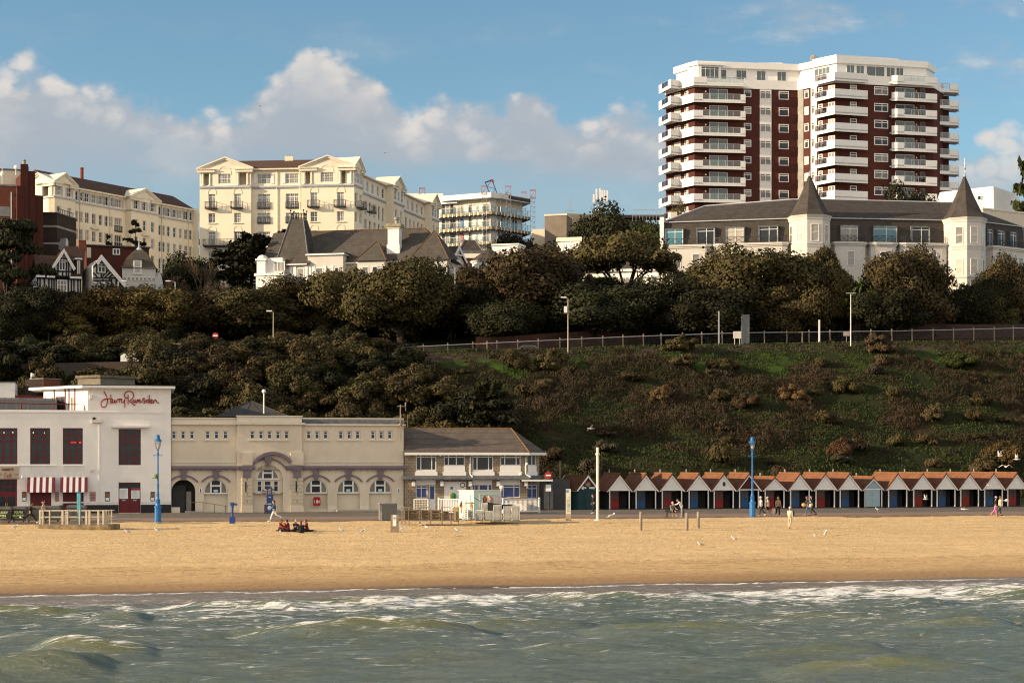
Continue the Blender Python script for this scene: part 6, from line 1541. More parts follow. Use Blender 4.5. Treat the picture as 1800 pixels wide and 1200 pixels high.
 for p,q in(((164,488.5),(210,488.5)),((164,479),(172,488)),((184,488),(196,476)),((191,488),(200,481)),((190,470),(205,488)),((196,468),(180,486)),((164,470),(172,462)),((168,462),(188,462)),((186,462),(186,480)),((170,462),(170,480)),((170,480),(187,480)),((178,480),(178,488)),((196,490),(196,530)),((204,490),(204,530)),((211,494),(211,530)),((196,503),(218,503)),((192,490),(216,525)),((204,515),(220,515)),((164,493),(196,493))):
  timber(tb,ge,(ge.a(p[0]),ge.z(p[0],p[1])),(ge.a(q[0]),ge.z(q[0],q[1])),.22)
 window(b,ge,(ge.a(171.5),ge.a(185.5),ge.z(178,479.5),ge.z(178,463)),m_whitep,g_dark,(.5,),(.68,),.14,.12,.08,-.07)
 window(b,ge,(ge.a(164.5),ge.a(194),ge.z(178,522),ge.z(178,497)),m_whitep,g_curt,(.33,.67),(.78,),.16,.14,.08,-.07)
 r2=MB();
 for lo in(L0,R0):
  s=1 if lo is R0 else-1
  r2.quad(g2.W(lo[0],-.3,lo[1]),g2.W(A1[0],-.3,A1[1]),g2.W(A1[0]+1.0,7,A1[1]),g2.W(lo[0]+1.0,7,lo[1]));bg.extrude([g2.W(lo[0],-.4,lo[1]+.1),g2.W(A1[0],-.4,A1[1]+.1),g2.W(A1[0],-.4,A1[1]-.7),g2.W(lo[0]-.35*s,-.4,lo[1]-.3)],Vector((*(g2.n*.12),0)))
 r2.build('catslide_roof',roof_mat('brown_slate',(0.062,0.048,0.040),(0.085,0.066,0.054),None,4),b)
 bg.build('bargeboard',m_whitep,b);w.build('wall',m_dullwhite,b);tb.build('timber_frame',m_timberblk,b)
 tf=MB();g4=E(P2(152,249),P2(262,252));tf.ebox(g4,0,g4.len,0,8,z0,g4.z(200,433.5));tf.build('rear_wall',m_brickred,b);tf=MB();tf.ebox(g4,-.2,g4.len+.2,-.3,8,g4.z(200,433.5),g4.z(200,431.5));tf.build('flat_roof',m_lead,b)
 window(b,g4,(g4.a(198),g4.a(211),g4.z(205,448),g4.z(205,437)),m_whitep,g_dark,(.5,),(),.14,.12,.08,-.07)
 pn=MB();pn.ebox(g4,g4.a(153),g4.a(160),-.1,0,g4.z(156,453),g4.z(156,435));pn.build('rendered_panel',m_cream,b)
 ct=P2(244.5,244);tw_=2.35;rot=R(45+12);r=tw_*1.4142;zt0=P(245,472,242).z
 m=MB();m.lathe((ct.x,ct.y,z0),[(r*.93,0),(r*.93,zt0-1.6-z0),(r*1.0,zt0-1.3-z0),(r*1.03,zt0-z0)],4,0,rot);t=m.build('turret',m_dullwhite,b)
 m=MB();za=P(245,439,244).z;m.lathe((ct.x,ct.y,zt0),[(r*1.12,0),(r*.98,.35),(r*.80,(za-zt0)*.45),(r*.45,(za-zt0)*.82),(r*.18,za-zt0)],4,0,rot);m.build('ogee_roof',roof_mat('mossy_slate',(0.075,0.065,0.052),(0.10,0.085,0.065),(0.22,0.12,0.03),4,.5),t)
 m=MB();m.lathe((ct.x,ct.y,za-.1),[(.62,0),(.12,.5),(.04,1.7)],8);m.build('finial',m_greytrim,t)
 m=MB();ed=E(Vector((ct.x,ct.y))+Vector((math.cos(rot+math.pi),math.sin(rot+math.pi)))*r,Vector((ct.x,ct.y))+Vector((math.cos(rot-R(90)),math.sin(rot-R(90))))*r)
 for k in range(8):blind_arch(m,ed,ed.len*(.07+.125*k),zt0-1.45,.18,.09)
 m.build('corbel_arches',m_white,t)
 dmr=MB();mid=ed.len*.46;dmr.ebox(ed,mid-.62,mid+.62,-.15,1.2,zt0-.9,zt0+1.2);dmr.build('dormer',m_white,t);window(b,ed,(mid-.48,mid+.48,zt0-.75,zt0+1.05),m_whitep,g_blind,(),(.5,),.08,.07,.05,-.22)
 dmr=MB();dmr.ebox(ed,mid-.75,mid+.75,-.3,1.3,zt0+1.2,zt0+1.4);dmr.build('dormer_roof',m_lead,t)
 for a in(mid-.15,mid+1.5):window(b,ed,(a-.3,a+.3,zt0-5.3,zt0-3.2),m_whitep,g_dark,(),(.45,),.06,.06,.06,-.02)
 sp=MB();g5=E(P2(272,243),P2(287,245));sp.extrude([g5.W(0,0,z0),g5.W(g5.len,0,z0),g5.W(g5.len,0,g5.z(280,500)),g5.W(g5.len*.7,0,g5.z(280,478)),g5.W(0,0,g5.z(280,500))],Vector((*(g5.n*5),0)));sp.build('side_gable',m_white,b)
 sp=MB();q=g5.W(g5.len*.6,-.2,g5.z(280,480));sp.lathe(q,[(.18,0),(.05,1.8),(.03,3.0)],6);sp.build('gable_spike',m_whitep,b)
tudor()
# sea-front buildings
def arch_pts(ac,zsp,r,z0=None,n=14):
 p=[(ac-r*math.cos(math.pi*k/n),zsp+r*math.sin(math.pi*k/n))for k in range(n+1)]
 return([(ac-r,z0)]+p+[(ac+r,z0)])if z0 is not None else p
def arc_band(mb,e,ac,zc,r0,r1,a0,a1,y0,y1,m=0,n=14):
 for k in range(n):
  t0,t1=R(a0+(a1-a0)*k/n),R(a0+(a1-a0)*(k+1)/n)
  p=[(ac-r0*math.cos(t0),zc+r0*math.sin(t0)),(ac-r0*math.cos(t1),zc+r0*math.sin(t1)),(ac-r1*math.cos(t1),zc+r1*math.sin(t1)),(ac-r1*math.cos(t0),zc+r1*math.sin(t0))]
  mb.extrude([e.W(a,y0,z)for a,z in p],Vector((*(e.n*(y1-y0)),0)),m)
def restaurant():
 A,B=FL(-60),FL(300.5);e=E(A,B)
 b=thing('restaurant',(*B,0),'white flat-roofed sea-front restaurant with maroon windows and red script sign','restaurant')
 zp=e.z(154,722.5);zt=e.z(230,681.5)
 W3=[(-6,30.5,752,815.5),(53,88,752,815.5),(110.5,145.5,752,815.5),(208.5,247.5,753.5,817)]
 wr=[e.r(*w)for w in W3]
 dr=e.r(208.5,247,847.5,903);dr=(dr[0],dr[1],0.06,dr[3]);cdr=e.r(-10,30,841.5,890);cdr=(cdr[0],cdr[1],0.06,cdr[3])
 s1=e.r(53,90,864,900);s2=e.r(110.5,147,864,900);s1=(*s1[:2],.06,s1[3]+.5);s2=(*s2[:2],.06,s2[3]+.5)
 w=MB();w.wall(e,0,e.len,0,zp,wr+[dr,cdr,s1,s2],.30)
 w.quad(e.W(e.len,0,0),e.W(e.len,14,0),e.W(e.len,14,zp),e.W(e.len,0,zp));w.quad(e.W(0,14,0),e.W(e.len,14,0),e.W(e.len,14,zp),e.W(0,14,zp));w.quad(e.W(0,0,0),e.W(0,14,0),e.W(0,14,zp),e.W(0,0,zp))
 w.ebox(e,0,e.len,.0,.25,zp-.002,zp+.10)
 w.build('wall',m_white,b)
 dk=MB();dk.quad(e.W(0,.25,zp-.9),e.W(e.len,.25,zp-.9),e.W(e.len,14,zp-.9),e.W(0,14,zp-.9));dk.build('terrace_floor',m_felt,b)
 pz=MB();pz.ebox(e,e.a(173.5),e.a(176.5),-.05,0,1.1,zp-.55);pz.ebox(e,0,e.a(290.5),-.06,0,zp-.16,zp-.02)
 pz.ebox(e,e.a(196),e.a(262),-.4,0,e.z(230,751),e.z(230,748));pz.ebox(e,e.a(0),e.a(100.5),-.08,0,e.z(50,818.7),e.z(50,817.3));pz.ebox(e,e.a(110),e.a(148),-.07,0,e.z(130,818.7),e.z(130,817.3))
 pz.ebox(e,e.a(104),e.a(208),-.04,0,1.0,1.13);pz.ebox(e,e.a(247.5),e.len,-.04,0,1.0,1.13);pz.build('ledge',m_whitep,b)
 pl=MB()
 for p0,p1 in((104,110.3),(147.3,208.2),(247.4,300.4)):pl.ebox(e,e.a(p0),e.a(p1),-.05,0,0,.82)
 pl.ebox(e,0,e.a(52.5),-.03,0,0,.06);pl.build('plinth',m_black,b)
 for p0 in(54,112):
  fl=MB();fl.ebox(e,e.a(p0)-.05,e.a(p0+34)+.05,-.012,0,e.z(p0+15,837),e.z(p0+15,819.5))
  for k in range(14):a=e.a(p0+k*2.5);fl.ebox(e,a,a+.07,-.03,-.012,e.z(p0+15,837),e.z(p0+15,819.5))
  fl.build('ribbed_panel',m_whitep,b)
 for r in wr:window(b,e,r,m_maroon,g_dark,(.31,.69),(.19,.64,.80),.09,.11,.10,.16)
 mo=MB()
 for r in wr:
  ac=(r[0]+r[1])/2;z=r[3]-.42
  for s in(-1,1):mo.poly([e.W(ac+s*.02,.205,z-.28),e.W(ac+s*.16,.205,z+.24),e.W(ac+s*.02,.205,z+.30)]);
  for dx in(-.62,.62):mo.poly([e.W(ac+dx-.1,.205,z-.65),e.W(ac+dx+.1,.205,z-.65),e.W(ac+dx,.205,z-1.0)])
 mo.build('leaded_motif',mat('leaded_glass',(0.03,0.035,0.10),.3),b)
 gs=MB();r=wr[2];ac=(r[0]+r[1])/2
 for i in range(6):gs.ebox(e,ac-.2+i*.085,ac-.2+i*.085+.055,.195,.20,r[2]+1.98,r[2]+2.02+.12*((i*7)%3)/2)
 gs.ebox(e,r[1]-.32,r[1]-.17,.195,.20,r[2]+1.96,r[2]+2.2)
 me,N,L,bs=nodes_of('red_neon');bs.inputs['Emission Color'].default_value=(1,.03,.03,1);bs.inputs['Emission Strength'].default_value=1.2;bs.inputs['Base Color'].default_value=(.3,0,0,1)
 gs.build('neon_sign',me,b)
 lp=MB()
 for r,dx,dz in((wr[0],-.28,-.42),(wr[0],.5,-.40),(wr[1],.38,-.43),(wr[1],-.62,-.42)):lp.ball(e.W((r[0]+r[1])/2+dx,.19,r[3]+dz),.05,6,4)
 me,N,L,bs=nodes_of('warm_lamp');bs.inputs['Emission Color'].default_value=(1,.5,.15,1);bs.inputs['Emission Strength'].default_value=1.5;lp.build('ceiling_lamp',me,b)
 d=MB();d.ebox(e,dr[0],dr[1],.12,.2,dr[2],dr[3]-.62)
 for a0,a1 in((dr[0],dr[0]+.07),(dr[1]-.07,dr[1]),((dr[0]+dr[1])/2-.04,(dr[0]+dr[1])/2+.04)):d.ebox(e,a0,a1,.08,.2,dr[2],dr[3])
 d.ebox(e,dr[0],dr[1],.08,.2,dr[3]-.08,dr[3]);dd=d.build('door',m_maroon,b)
 d=MB();d.ebox(e,dr[0]+.07,dr[1]-.07,.15,.17,dr[3]-.62,dr[3]-.08);d.build('fanlight',g_dark,dd)
 pp=MB();am=(dr[0]+dr[1])/2
 for a in(am-.93,am+.14):pp.ebox(e,a,a+.78,.10,.118,dr[2]+1.32,dr[2]+2.28)
 no=pp.build('notice',m_upvc,dd)
 tx=MB()
 for a in(am-.93,am+.14):
  for k in range(9):tx.ebox(e,a+.1,a+.1+.42+.16*((k*5)%3)/2,.096,.0995,dr[2]+1.42+k*.085,dr[2]+1.445+k*.085)
 tx.build('print',m_grey,no)
 hb=MB();hb.ebox(e,am+.14,am+.92,.094,.099,dr[2]+2.1,dr[2]+2.27);hb.build('red_heading',m_redsign,no)
 bb=MB();bb.ebox(e,am-.68,am-.36,.10,.115,dr[2]+1.12,dr[2]+1.24);bb.ebox(e,am+.3,am+.64,.10,.115,dr[2]+1.12,dr[2]+1.24);bb.build('push_plate',mat('pale_blue_plate',(0.28,0.40,0.52),.5),dd)
 d=MB();d.ebox(e,cdr[0],cdr[1],.14,.2,cdr[2],cdr[3]);dd=d.build('cafe_door',m_maroon,b)
 g=MB();aw=cdr[1]-.1
 for k in range(4):
  for zz,h in((cdr[3]-.62,.5),(cdr[3]-1.12,.4)):g.ebox(e,aw-.52*(k+1)+.06,aw-.52*k-.04,.12,.138,zz,zz+h)
 for k in range(3):g.ebox(e,aw-.85*(k+1)+.1,aw-.85*k-.08,.12,.138,cdr[2]+.55,cdr[2]+1.55)
 g.build('pane',g_dark,dd)
 h=MB();ac=aw-.85;h.ebox(e,ac-.1,ac-.05,.04,.09,cdr[2]+.55,cdr[2]+1.0);h.ebox(e,ac+.05,ac+.1,.04,.09,cdr[2]+.55,cdr[2]+1.0);h.build('handle',mat('brass',(.5,.33,.1),.4,metal=.6),dd)
 for s in(s1,s2):
  m=MB();m.ebox(e,s[0],s[1],.16,.2,s[2],s[3])
  for k in range(22):m.ebox(e,s[0],s[1],.14,.16,s[2]+k*(s[3]-s[2])/22,s[2]+(k+.55)*(s[3]-s[2])/22)
  m.build('roller_shutter',m_maroon,b)
 sw=mat('awning_white',(0.70,0.66,0.62),.8,.05);sm=mat('awning_maroon',(0.135,0.022,0.040),.8,.08);bk=mat('awning_lettering',(0.03,0.025,0.025),.6)
 for px0,px1,words in((48.5,97,'ICE CREAM'),(106.5,154,"HARRY'S")):
  a0,a1=e.a(px0),e.a(px1);z1,z0_=e.z(75,838.5),e.z(75,864.5);out=1.25;n=9;m=MB()
  for k in range(n):
   f0,f1=a0+(a1-a0)*k/n,a0+(a1-a0)*(k+1)/n
   m.hexa([e.W(f0,-out,z0_),e.W(f1,-out,z0_),e.W(f1,0,z0_),e.W(f0,0,z0_),e.W(f0,-.22,z1),e.W(f1,-.22,z1),e.W(f1,0,z1),e.W(f0,0,z1)],(k+1)%2)
  aw_=m.build('awning',[sw,sm],b)
  t=text_part('lettering',words,e,0,0,.36,bk,aw_,bold=.012)
  sl=Vector((*(e.n*(out-.22)),z1-z0_)).normalized();dx=Vector((*e.d,0));nn=dx.cross(sl).normalized();M=Matrix((dx,sl,nn)).transposed().to_4x4()
  c=(e.W((a0+a1)/2+.05,-out*.57,(z0_+z1)/2-.12))+nn*.03
  t.matrix_local=Matrix.Translation(c-origin_of(b))@M
 po=MB();fo=MB()
 def poster(nm,px0,px1,py0,py1,m,bits):
  r=e.r(px0,px1,py0,py1);q=MB();q.ebox(e,r[0],r[1],-.03,0,r[2],r[3]);o=q.build('poster',m,b);w_,h_=r[1]-r[0],r[3]-r[2]
  for k,(x0,x1,y0,y1,mm)in enumerate(bits):
   q=MB();q.ebox(e,r[0]+w_*x0,r[0]+w_*x1,-.036-.002*k,-.03,r[2]+h_*y0,r[2]+h_*y1);q.build('picture',mm,o)
 food=mat('food_orange',(0.30,0.13,0.04),.6,.5,9);pink=mat('pink_board',(0.50,0.27,0.26),.6,.04);slt=mat('slate_blue_print',(.06,.075,.11),.6,.4,6)
 for px0,px1 in((38.5,46.5),(184.5,193),(264.5,272)):poster('p',px0,px1,863.8,880.5,slt,[(.1,.9,.45,.82,food),(.12,.88,.08,.38,m_upvc)])
 tl=[(.15,.85,.12+.16*k,.17+.16*k,m_black)for k in range(5)]
 poster('p',157.5,168.5,863.5,880.5,pink,tl);poster('p',96.5,103.5,864.5,880.5,m_iron,[(.08,.92,.06,.95,pink)]+[(.2,.8,.15+.2*k,.19+.2*k,m_black)for k in range(4)])
 li=MB();r=e.r(161.5,179.5,737.5,742.5);li.ebox(e,r[0],r[1],-.3,0,r[2],r[3]);lo=li.build('floodlight_shelf',m_cream_trim,b);li=MB();r=e.r(163,168,733.5,737.4);li.ebox(e,r[0],r[1],-.28,-.05,r[2],r[3]);li.build('floodlight',m_black,lo)
 va=MB();r=e.r(158.5,164.5,825,828.5);va.ebox(e,r[0],r[1],-.1,0,r[2],r[3]);va.build('vent_cover',m_cream,b)
 ca=MB();q=e.W(e.a(39.5),-.25,e.z(40,838.5));ca.tube([e.W(e.a(37.5),0,e.z(40,837)),q],.06,6);ca.ball(q,.12,8,6);ca.build('camera',m_whitep,b)
 r=e.r(-12,33,818.7,840);m=MB();m.ebox(e,r[0],r[1],-.16,0,r[2],r[3]);cs=m.build('cafe_sign',mat('sign_buff',(0.46,0.38,0.28),.7,.04),b)
 ac=e.a(14);text_part('lettering',"HARRY'S",e,ac,e.z(14,825),.30,m_maroon,cs,y=-.165,bold=.016,width=1.0)
 def stroke(nm,pts,x0,y0,sx,sy,rad,m,par,y):
  mb=MB()
  for s in pts:
   P_=[Vector(p)for p in s];out=[]
   for i in range(len(P_)-1):
    p0,p1,p2,p3=P_[max(i-1,0)],P_[i],P_[i+1],P_[min(i+2,len(P_)-1)]
    for t in(0,.25,.5,.75):out.append(.5*((2*p1)+(p2-p0)*t+(2*p0-5*p1+4*p2-p3)*t*t+(3*p1-p0-3*p2+p3)*t**3))
   out.append(P_[-1]);mb.tube([e.W(x0+p.x*sx,y,y0-p.y*sy)for p in out],rad,6)
  return mb.build(nm,m,par)
 stroke('script_lettering',[[(10,2),(4,0),(1,5),(2,11),(7,11),(10,8)],[(16,4),(12,6),(13,11),(17,9),(17,4),(17,12)],[(20,16),(22,10),(25,1),(27,-2),(24,6),(22,14)],[(20,5),(28,5)],[(27,8),(31,6),(29,4),(27,8),(29,11),(33,8)]],ac-.32,e.z(14,830.5),.020,.036,.018,m_redsign,cs,-.17)
 for dx in(-.85,.62):q=MB();q.ebox(e,ac+dx,ac+dx+.30,-.168,-.16,e.z(14,834.3),e.z(14,832.8));q.build('rule',m_redsign,cs)
 U0=FL(154.5);U1=e.B;back=U0+Vector((-5.3,4.2));eu=E(U0,U1);ea=E(back,U0);zu=zp-.9;zr=e.z(230,682.5)
 u=MB();tdoor=(ea.a(97.5),ea.a(114),zu+.35,zu+2.35);twin=(ea.a(124.5),ea.a(131),zu+.7,zu+2.2)
 u.wall(eu,0,eu.len,zp-.2,zr,(),.1,-.002);u.wall(ea,0,ea.len,zu,zr,[tdoor,twin],.18)
 bk2=U1+eu.n*10;bk1=back+eu.n*7
 for p,q in((U1,bk2),(bk2,bk1),(bk1,back)):u.quad((p.x,p.y,zu),(q.x,q.y,zu),(q.x,q.y,zr),(p.x,p.y,zr))
 u.build('upper_wall',m_white,b)
 rs=MB();rp=[back+Vector((-1.6,.6)),U0+Vector((-.35,-.75)),U1+e.d*.5+Vector((0,-.55)),bk2+e.d*.5,bk1+Vector((-1,0))];rs.plan(rp,zr,zr+.22);rs.build('roof_slab',m_whitep,b)
 rs=MB();rs.plan(ring(rp,-.08),zr+.222,zr+.30);rs.build('roof_felt',m_felt,b)
 window(b,ea,tdoor,m_maroon,g_dark,(.5,),(),.09,.08,.08,.08,name='terrace_door');window(b,ea,twin,m_cream_trim,g_blind,(),(),.08,.05,.05,.08)
 st=MB()
 for px in(95.5,114.8,121.5,131.8):a=ea.a(px);st.ebox(ea,a-.05,a+.05,-.06,-.002,zu,zr)
 st.build('maroon_post',m_maroon,b)
 wl=MB();q=eu.W(eu.a(160),-.12,eu.z(160,697));wl.ebox(eu,eu.a(158.3),eu.a(162),-.18,-.003,eu.z(160,701),eu.z(160,694));wl.build('alarm_box',m_whitep,b)
 Z=lambda*a:list(a)
 S=[Z((185,172),(225,235),(262,315),(284,410),(278,480),(255,545),(215,585),(170,590),(128,565),(112,510),(125,450),(170,400),(225,372),(300,365),(390,372),(430,392)),Z((370,262),(373,340),(372,420),(370,500)),Z((440,392),(415,400),(402,440),(415,468),(445,462),(470,420),(478,390),(474,440),(490,470),(515,455)),Z((530,385),(527,430),(524,468)),Z((526,420),(550,385),(575,372),(582,385)),Z((595,372),(600,410),(596,465)),Z((598,415),(618,385),(640,372),(655,378)),Z((662,372),(655,420),(665,462),(695,465),(722,435),(740,378),(740,460),(738,590)),Z((826,265),(830,340),(828,430),(826,505)),Z((818,335),(790,352),(758,340),(735,300),(735,245),(770,195),(835,174),(900,178),(955,215),(975,270),(962,330),(920,385),(868,425),(900,455),(945,500),(985,528),(1022,522)),Z((990,392),(962,405),(950,445),(970,468),(1000,455),(1022,395),(1020,445),(1035,470),(1055,455)),Z((1066,390),(1064,430),(1062,468)),Z((1064,425),(1085,392),(1102,395),(1100,430),(1098,465)),Z((1100,425),(1122,392),(1140,398),(1140,440),(1150,468),(1175,455),(1200,425)),Z((1262,388),(1255,358),(1225,355),(1212,385),(1235,412),(1262,440),(1258,480),(1230,475)),Z((1262,440),(1290,425),(1310,400)),Z((1370,400),(1335,395),(1310,430),(1322,465),(1355,460),(1378,415),(1384,340),(1385,268),(1384,380),(1390,465),(1420,480)),Z((1420,445),(1455,425),(1460,395),(1435,388),(1418,425),(1430,468),(1465,475),(1495,450)),Z((1505,400),(1506,435),(1503,475)),Z((1505,435),(1530,402),(1560,405),(1575,440),(1600,468),(1645,472))]
 mb=MB()
 for s in S:
  P_=[Vector(p)for p in s];out=[]
  for i in range(len(P_)-1):
   p0,p1,p2,p3=P_[max(i-1,0)],P_[i],P_[i+1],P_[min(i+2,len(P_)-1)]
   for t in(0,.25,.5,.75):out.append(.5*((2*p1)+(p2-p0)*t+(2*p0-5*p1+4*p2-p3)*t*t+(3*p1-p0-3*p2+p3)*t**3))
  out.append(P_[-1])
  mb.tube([eu.W(eu.a(170+p.x/15),-.09,eu.z(170+p.x/15,676+p.y/15))for p in out],.047,6)
 mb.build('script_sign',m_redsign,b)
 gl=MB();ps=MB();rd=MB();zg=zp+.05
 gl.ebox(e,0,e.a(100),.32,.35,zg,zg+1.15)
 for px in range(-40,100,12):a=e.a(px);ps.ebox(e,a-.04,a+.04,.36,.44,zg-.3,zg+1.2)
 gl.build('glass_balustrade',g_smoke,b);ps.build('balustrade_post',m_greywood,b)
 rd.tube([e.W(0,.2,zp+.75),e.W(e.a(147),.2,zp+.62),e.W(e.a(148.5),.2,zp+.5),e.W(e.a(148.6),.2,zp+.1)],.045,6)
 for px in(36.5,94):rd.tube([e.W(e.a(px),.2,zp+.1),e.W(e.a(px),.2,zp+.72)],.06,6)
 rd.build('red_rail',m_maroon,b)
 for px0,px1,top,fx,lab in((-10,27,699.5,20,'dark glazed roof shelter with pale frame at the far left of the restaurant terrace'),(51,89,700.5,57.5,'dark glazed roof shelter with pale door frame beside the angled white wall')):
  ed=e.off(2.4);sh=thing('roof_shelter',ed.W(ed.a(max(px0,0)),0,zp-.9),lab,'shelter','shelters on the restaurant terrace');m=MB();zt_=ed.z((px0+px1)/2,top)
  m.ebox(ed,ed.a(px0+1),ed.a(px1-2),.1,2.0,zp-.9,zt_-.15);m.build('shelter_wall',m_dgrey,sh);m=MB();m.ebox(ed,ed.a(px0-3),ed.a(px1+4),-.3,2.4,zt_-.15,zt_);m.build('shelter_roof',m_galv,sh)
  m=MB();a=ed.a(fx);
  for d0 in(-.42,.42):m.ebox(ed,a+d0-.05,a+d0+.05,.0,.098,zp-.88,zt_-.45)
  m.ebox(ed,a-.47,a+.47,.0,.098,zt_-.45,zt_-.35);m.build('door_frame',m_galv,sh)
  m=MB();m.ebox(ed,a-.37,a+.37,.05,.099,zp-.88,zt_-.45);m.build('pane',g_dark,sh)
 ed=e.off(9);wb=MB();wb.ebox(ed,ed.a(-40),ed.a(26),0,4,zp-1,ed.z(10,672));wb.build('store_wall',m_whitep,b);wb=MB();wb.ebox(ed,ed.a(-40),ed.a(26.8),-.1,4,ed.z(10,672),ed.z(10,670.3));wb.build('store_roof',m_lead,b)
 rfn=MB()
 for px in range(27,56,2):a=ed.a(px);rfn.ebox(ed,a,a+.06,0,.05,zp-1,ed.z(40,694))
 rfn.ebox(ed,ed.a(26.5),ed.a(76),.06,.1,ed.z(40,707),ed.z(40,696));rfn.build('red_fence',m_maroon,b)
 bs=MB();eb=E(P2(54,166.5),P2(76,165.5));bs.ebox(eb,0,eb.len,0,2.2,zp-2,eb.z(65,666));bs.build('brick_flue_house',m_brickorg,b);bs=MB();bs.ebox(eb,-.1,eb.len+.1,-.1,2.3,eb.z(65,666),eb.z(65,664.8));bs.build('flue_coping',m_grey,b)
 bs=MB();eb2=E(P2(76,165.5),P2(94,167.5));bs.ebox(eb2,0.02,eb2.len,0.02,2,zp-2,eb2.z(85,667));bs.build('brick_side',m_brickdk,b)
 vh=MB()
 for px in(58.3,65.2):vh.ebox(eb,eb.a(px),eb.a(px+4.8),-.02,.0,eb.z(60,672),eb.z(60,668));
 vh.build('flue_vent',m_black,b)
 cm=MB();q=P(55,655,166);cm.tube([(q.x,q.y,q.z-1.2),(q.x,q.y,q.z)],.05,5);cm.ball((q.x+.15,q.y-.1,q.z-.25),.2,8,6);cm.build('mast_camera',m_whitep,b)
 gb=MB();ec=E(P2(136.5,163.2),P2(176.5,161.5));zc=ec.z(156,659.5);pc=[ec.A,ec.B,P2(237,164.5),P2(232,170),ec.A+Vector((1.5,6))];closed(gb,pc,zr-1,zc-.25);gb.build('tank_room_wall',mat('board_marked_concrete',(0.165,0.145,0.115),.9,.2,1,streak=.3),b);gb=MB();gb.plan(ring(pc,.18),zc-.25,zc);gb.build('tank_room_roof',mat('lichened_concrete',(0.15,0.125,0.085),.95,.4,3),b)
restaurant()
def lavatories():
 A,B=FL(301.2,.35),FL(709.5,.35);e=E(A,B)
 b=thing('public_toilets',(*A,0),'cream sea-front toilet building with mauve arches and low pyramid roof','public toilets')
 zb=e.z(505,822.5);zt=e.z(505,747);zT=e.z(600,737.5);c0,c1=e.a(416),e.a(530)
 r=1.10;zs_=2.05;archs=[372.5-72+22,379.5,555.5,612.5,668.5];ac=[e.a(p)for p in archs];acc=e.a(470.5)
 zw=e.z(380,866.5)
 w=MB();w.wallpoly(e,[(0,0),(c0,0),(c0,zb),(0,zb)],[arch_pts(ac[0],zs_,r,.02),arch_pts(ac[1],zs_,r,.28)],.38)
 w.wallpoly(e,[(c1,0),(e.len,0),(e.len,zb),(c1,zb)],[arch_pts(a,zs_,r,.28)for a in ac[2:]],.38)
 up=[305.7,321.8,337.5,365.2,380.8,396.5,443.2,458.5,473.5,488.3,503.3,542.8,557.6,572.6,599.4,614.2,629,655.8,670.5,685.4]
 uw=[e.r(p-4.3,p+4.3,757,771.5)for p in up]
 w.wall(e,0,c0,zb,zt,uw[:6],.2);w.wall(e,c1,e.len,zb,zt,uw[11:],.2)
 ec=e.off(-.32);Rr=1.42;zsc=e.z(470,842);w.wallpoly(ec,[(c0,0),(c1,0),(c1,zb),(c0,zb)],[arch_pts(acc,zsc,Rr,.05)],.5);w.wall(ec,c0,c1,zb,zt+.25,uw[6:11],.2)
 for a in(c0,c1):w.quad(e.W(a,-.32,0),e.W(a,.01,0),e.W(a,.01,zt+.25),e.W(a,-.32,zt+.25))
 for a in ac[1:]:w.quad(e.W(a-r-.1,.36,.1),e.W(a+r+.1,.36,.1),e.W(a+r+.1,.36,zw-.04),e.W(a-r-.1,.36,zw-.04))
 w.quad(ec.W(acc-Rr-.1,.48,0),ec.W(acc+Rr+.1,.48,0),ec.W(acc+Rr+.1,.48,zsc-1.25),ec.W(acc-Rr-.1,.48,zsc-1.25))
 for p,q in((e.W(e.len,0,0),e.W(e.len,10,0)),(e.W(0,10,0),e.W(e.len,10,0)),(e.W(0,0,0),e.W(0,10,0))):w.quad((p.x,p.y,0),(q.x,q.y,0),(q.x,q.y,zt),(p.x,p.y,zt))
 w.build('wall',m_cream,b)
 t=MB();t.ebox(e,0,c0,-.22,.3,zt,zt+.14);t.ebox(e,c1,e.len+.15,-.22,.3,zt,zt+.14);t.ebox(ec,c0-.1,c1+.3,-.25,.3,zt+.05,zt+.22)
 t.ebox(e,0,c0,.0,.4,zt+.14,zt+.58);t.ebox(e,-.0,c0,-.1,.5,zt+.582,zt+.68);t.ebox(ec,c0,c1,.0,.5,zt+.22,zt+.80);t.ebox(ec,c0-.05,c1+.1,-.1,.6,zt+.802,zt+.90)
 for px in(321.5,380.8,473.2,557.6,614.2,670.5):
  wd=33 if 430<px<500 else 19.5;ed=ec if 430<px<500 else e;rr_=ed.r(px-wd-3,px+wd+3,772.6,774.8);t.ebox(ed,max(rr_[0],.05),min(rr_[1],e.len),-.1,0,rr_[2],rr_[3])
 for y0,y1,z in((0,c0,zb+.55),(c1,e.len,zb+.55)):t.ebox(e,y0,y1,-.06,0,z,z+.12)
 t.ebox(e,0,.8,-.10,0,0,.55);t.ebox(e,ac[1]+r+.0,c0,-.10,0,0,.55)
 for k in range(4):t.ebox(e,(c1 if k==0 else ac[k+1]+r),(ac[k+2]-r if k<3 else e.len),-.10,0,0,.55)
 t.build('cornice',m_cream_trim,b)
 pr=MB();pr.ebox(e,c1,e.len+.1,.5,.9,zt+.14,zT+.1);pr.ebox(e,c1,e.len+.1,.45,1.0,zT+.102,zT+.2);pr.build('rear_parapet',m_cream_trim,b)
 sl=MB();sl.hexa([e.W(c1,-.05,zt+.141),e.W(e.len,-.05,zt+.141),e.W(e.len,.49,zt+.141),e.W(c1,.49,zt+.141),e.W(c1,.2,zT+.02),e.W(e.len,.2,zT+.02),e.W(e.len,.49,zT+.02),e.W(c1,.49,zT+.02)]);sl.build('lead_apron',m_lead,b)
 fr=MB();fr.quad(e.W(0,.5,zt+.3),e.W(e.len,.5,zt+.3),e.W(e.len,10,zt+.3),e.W(0,10,zt+.3));fr.build('flat_roof',m_felt,b)
 p=MB()
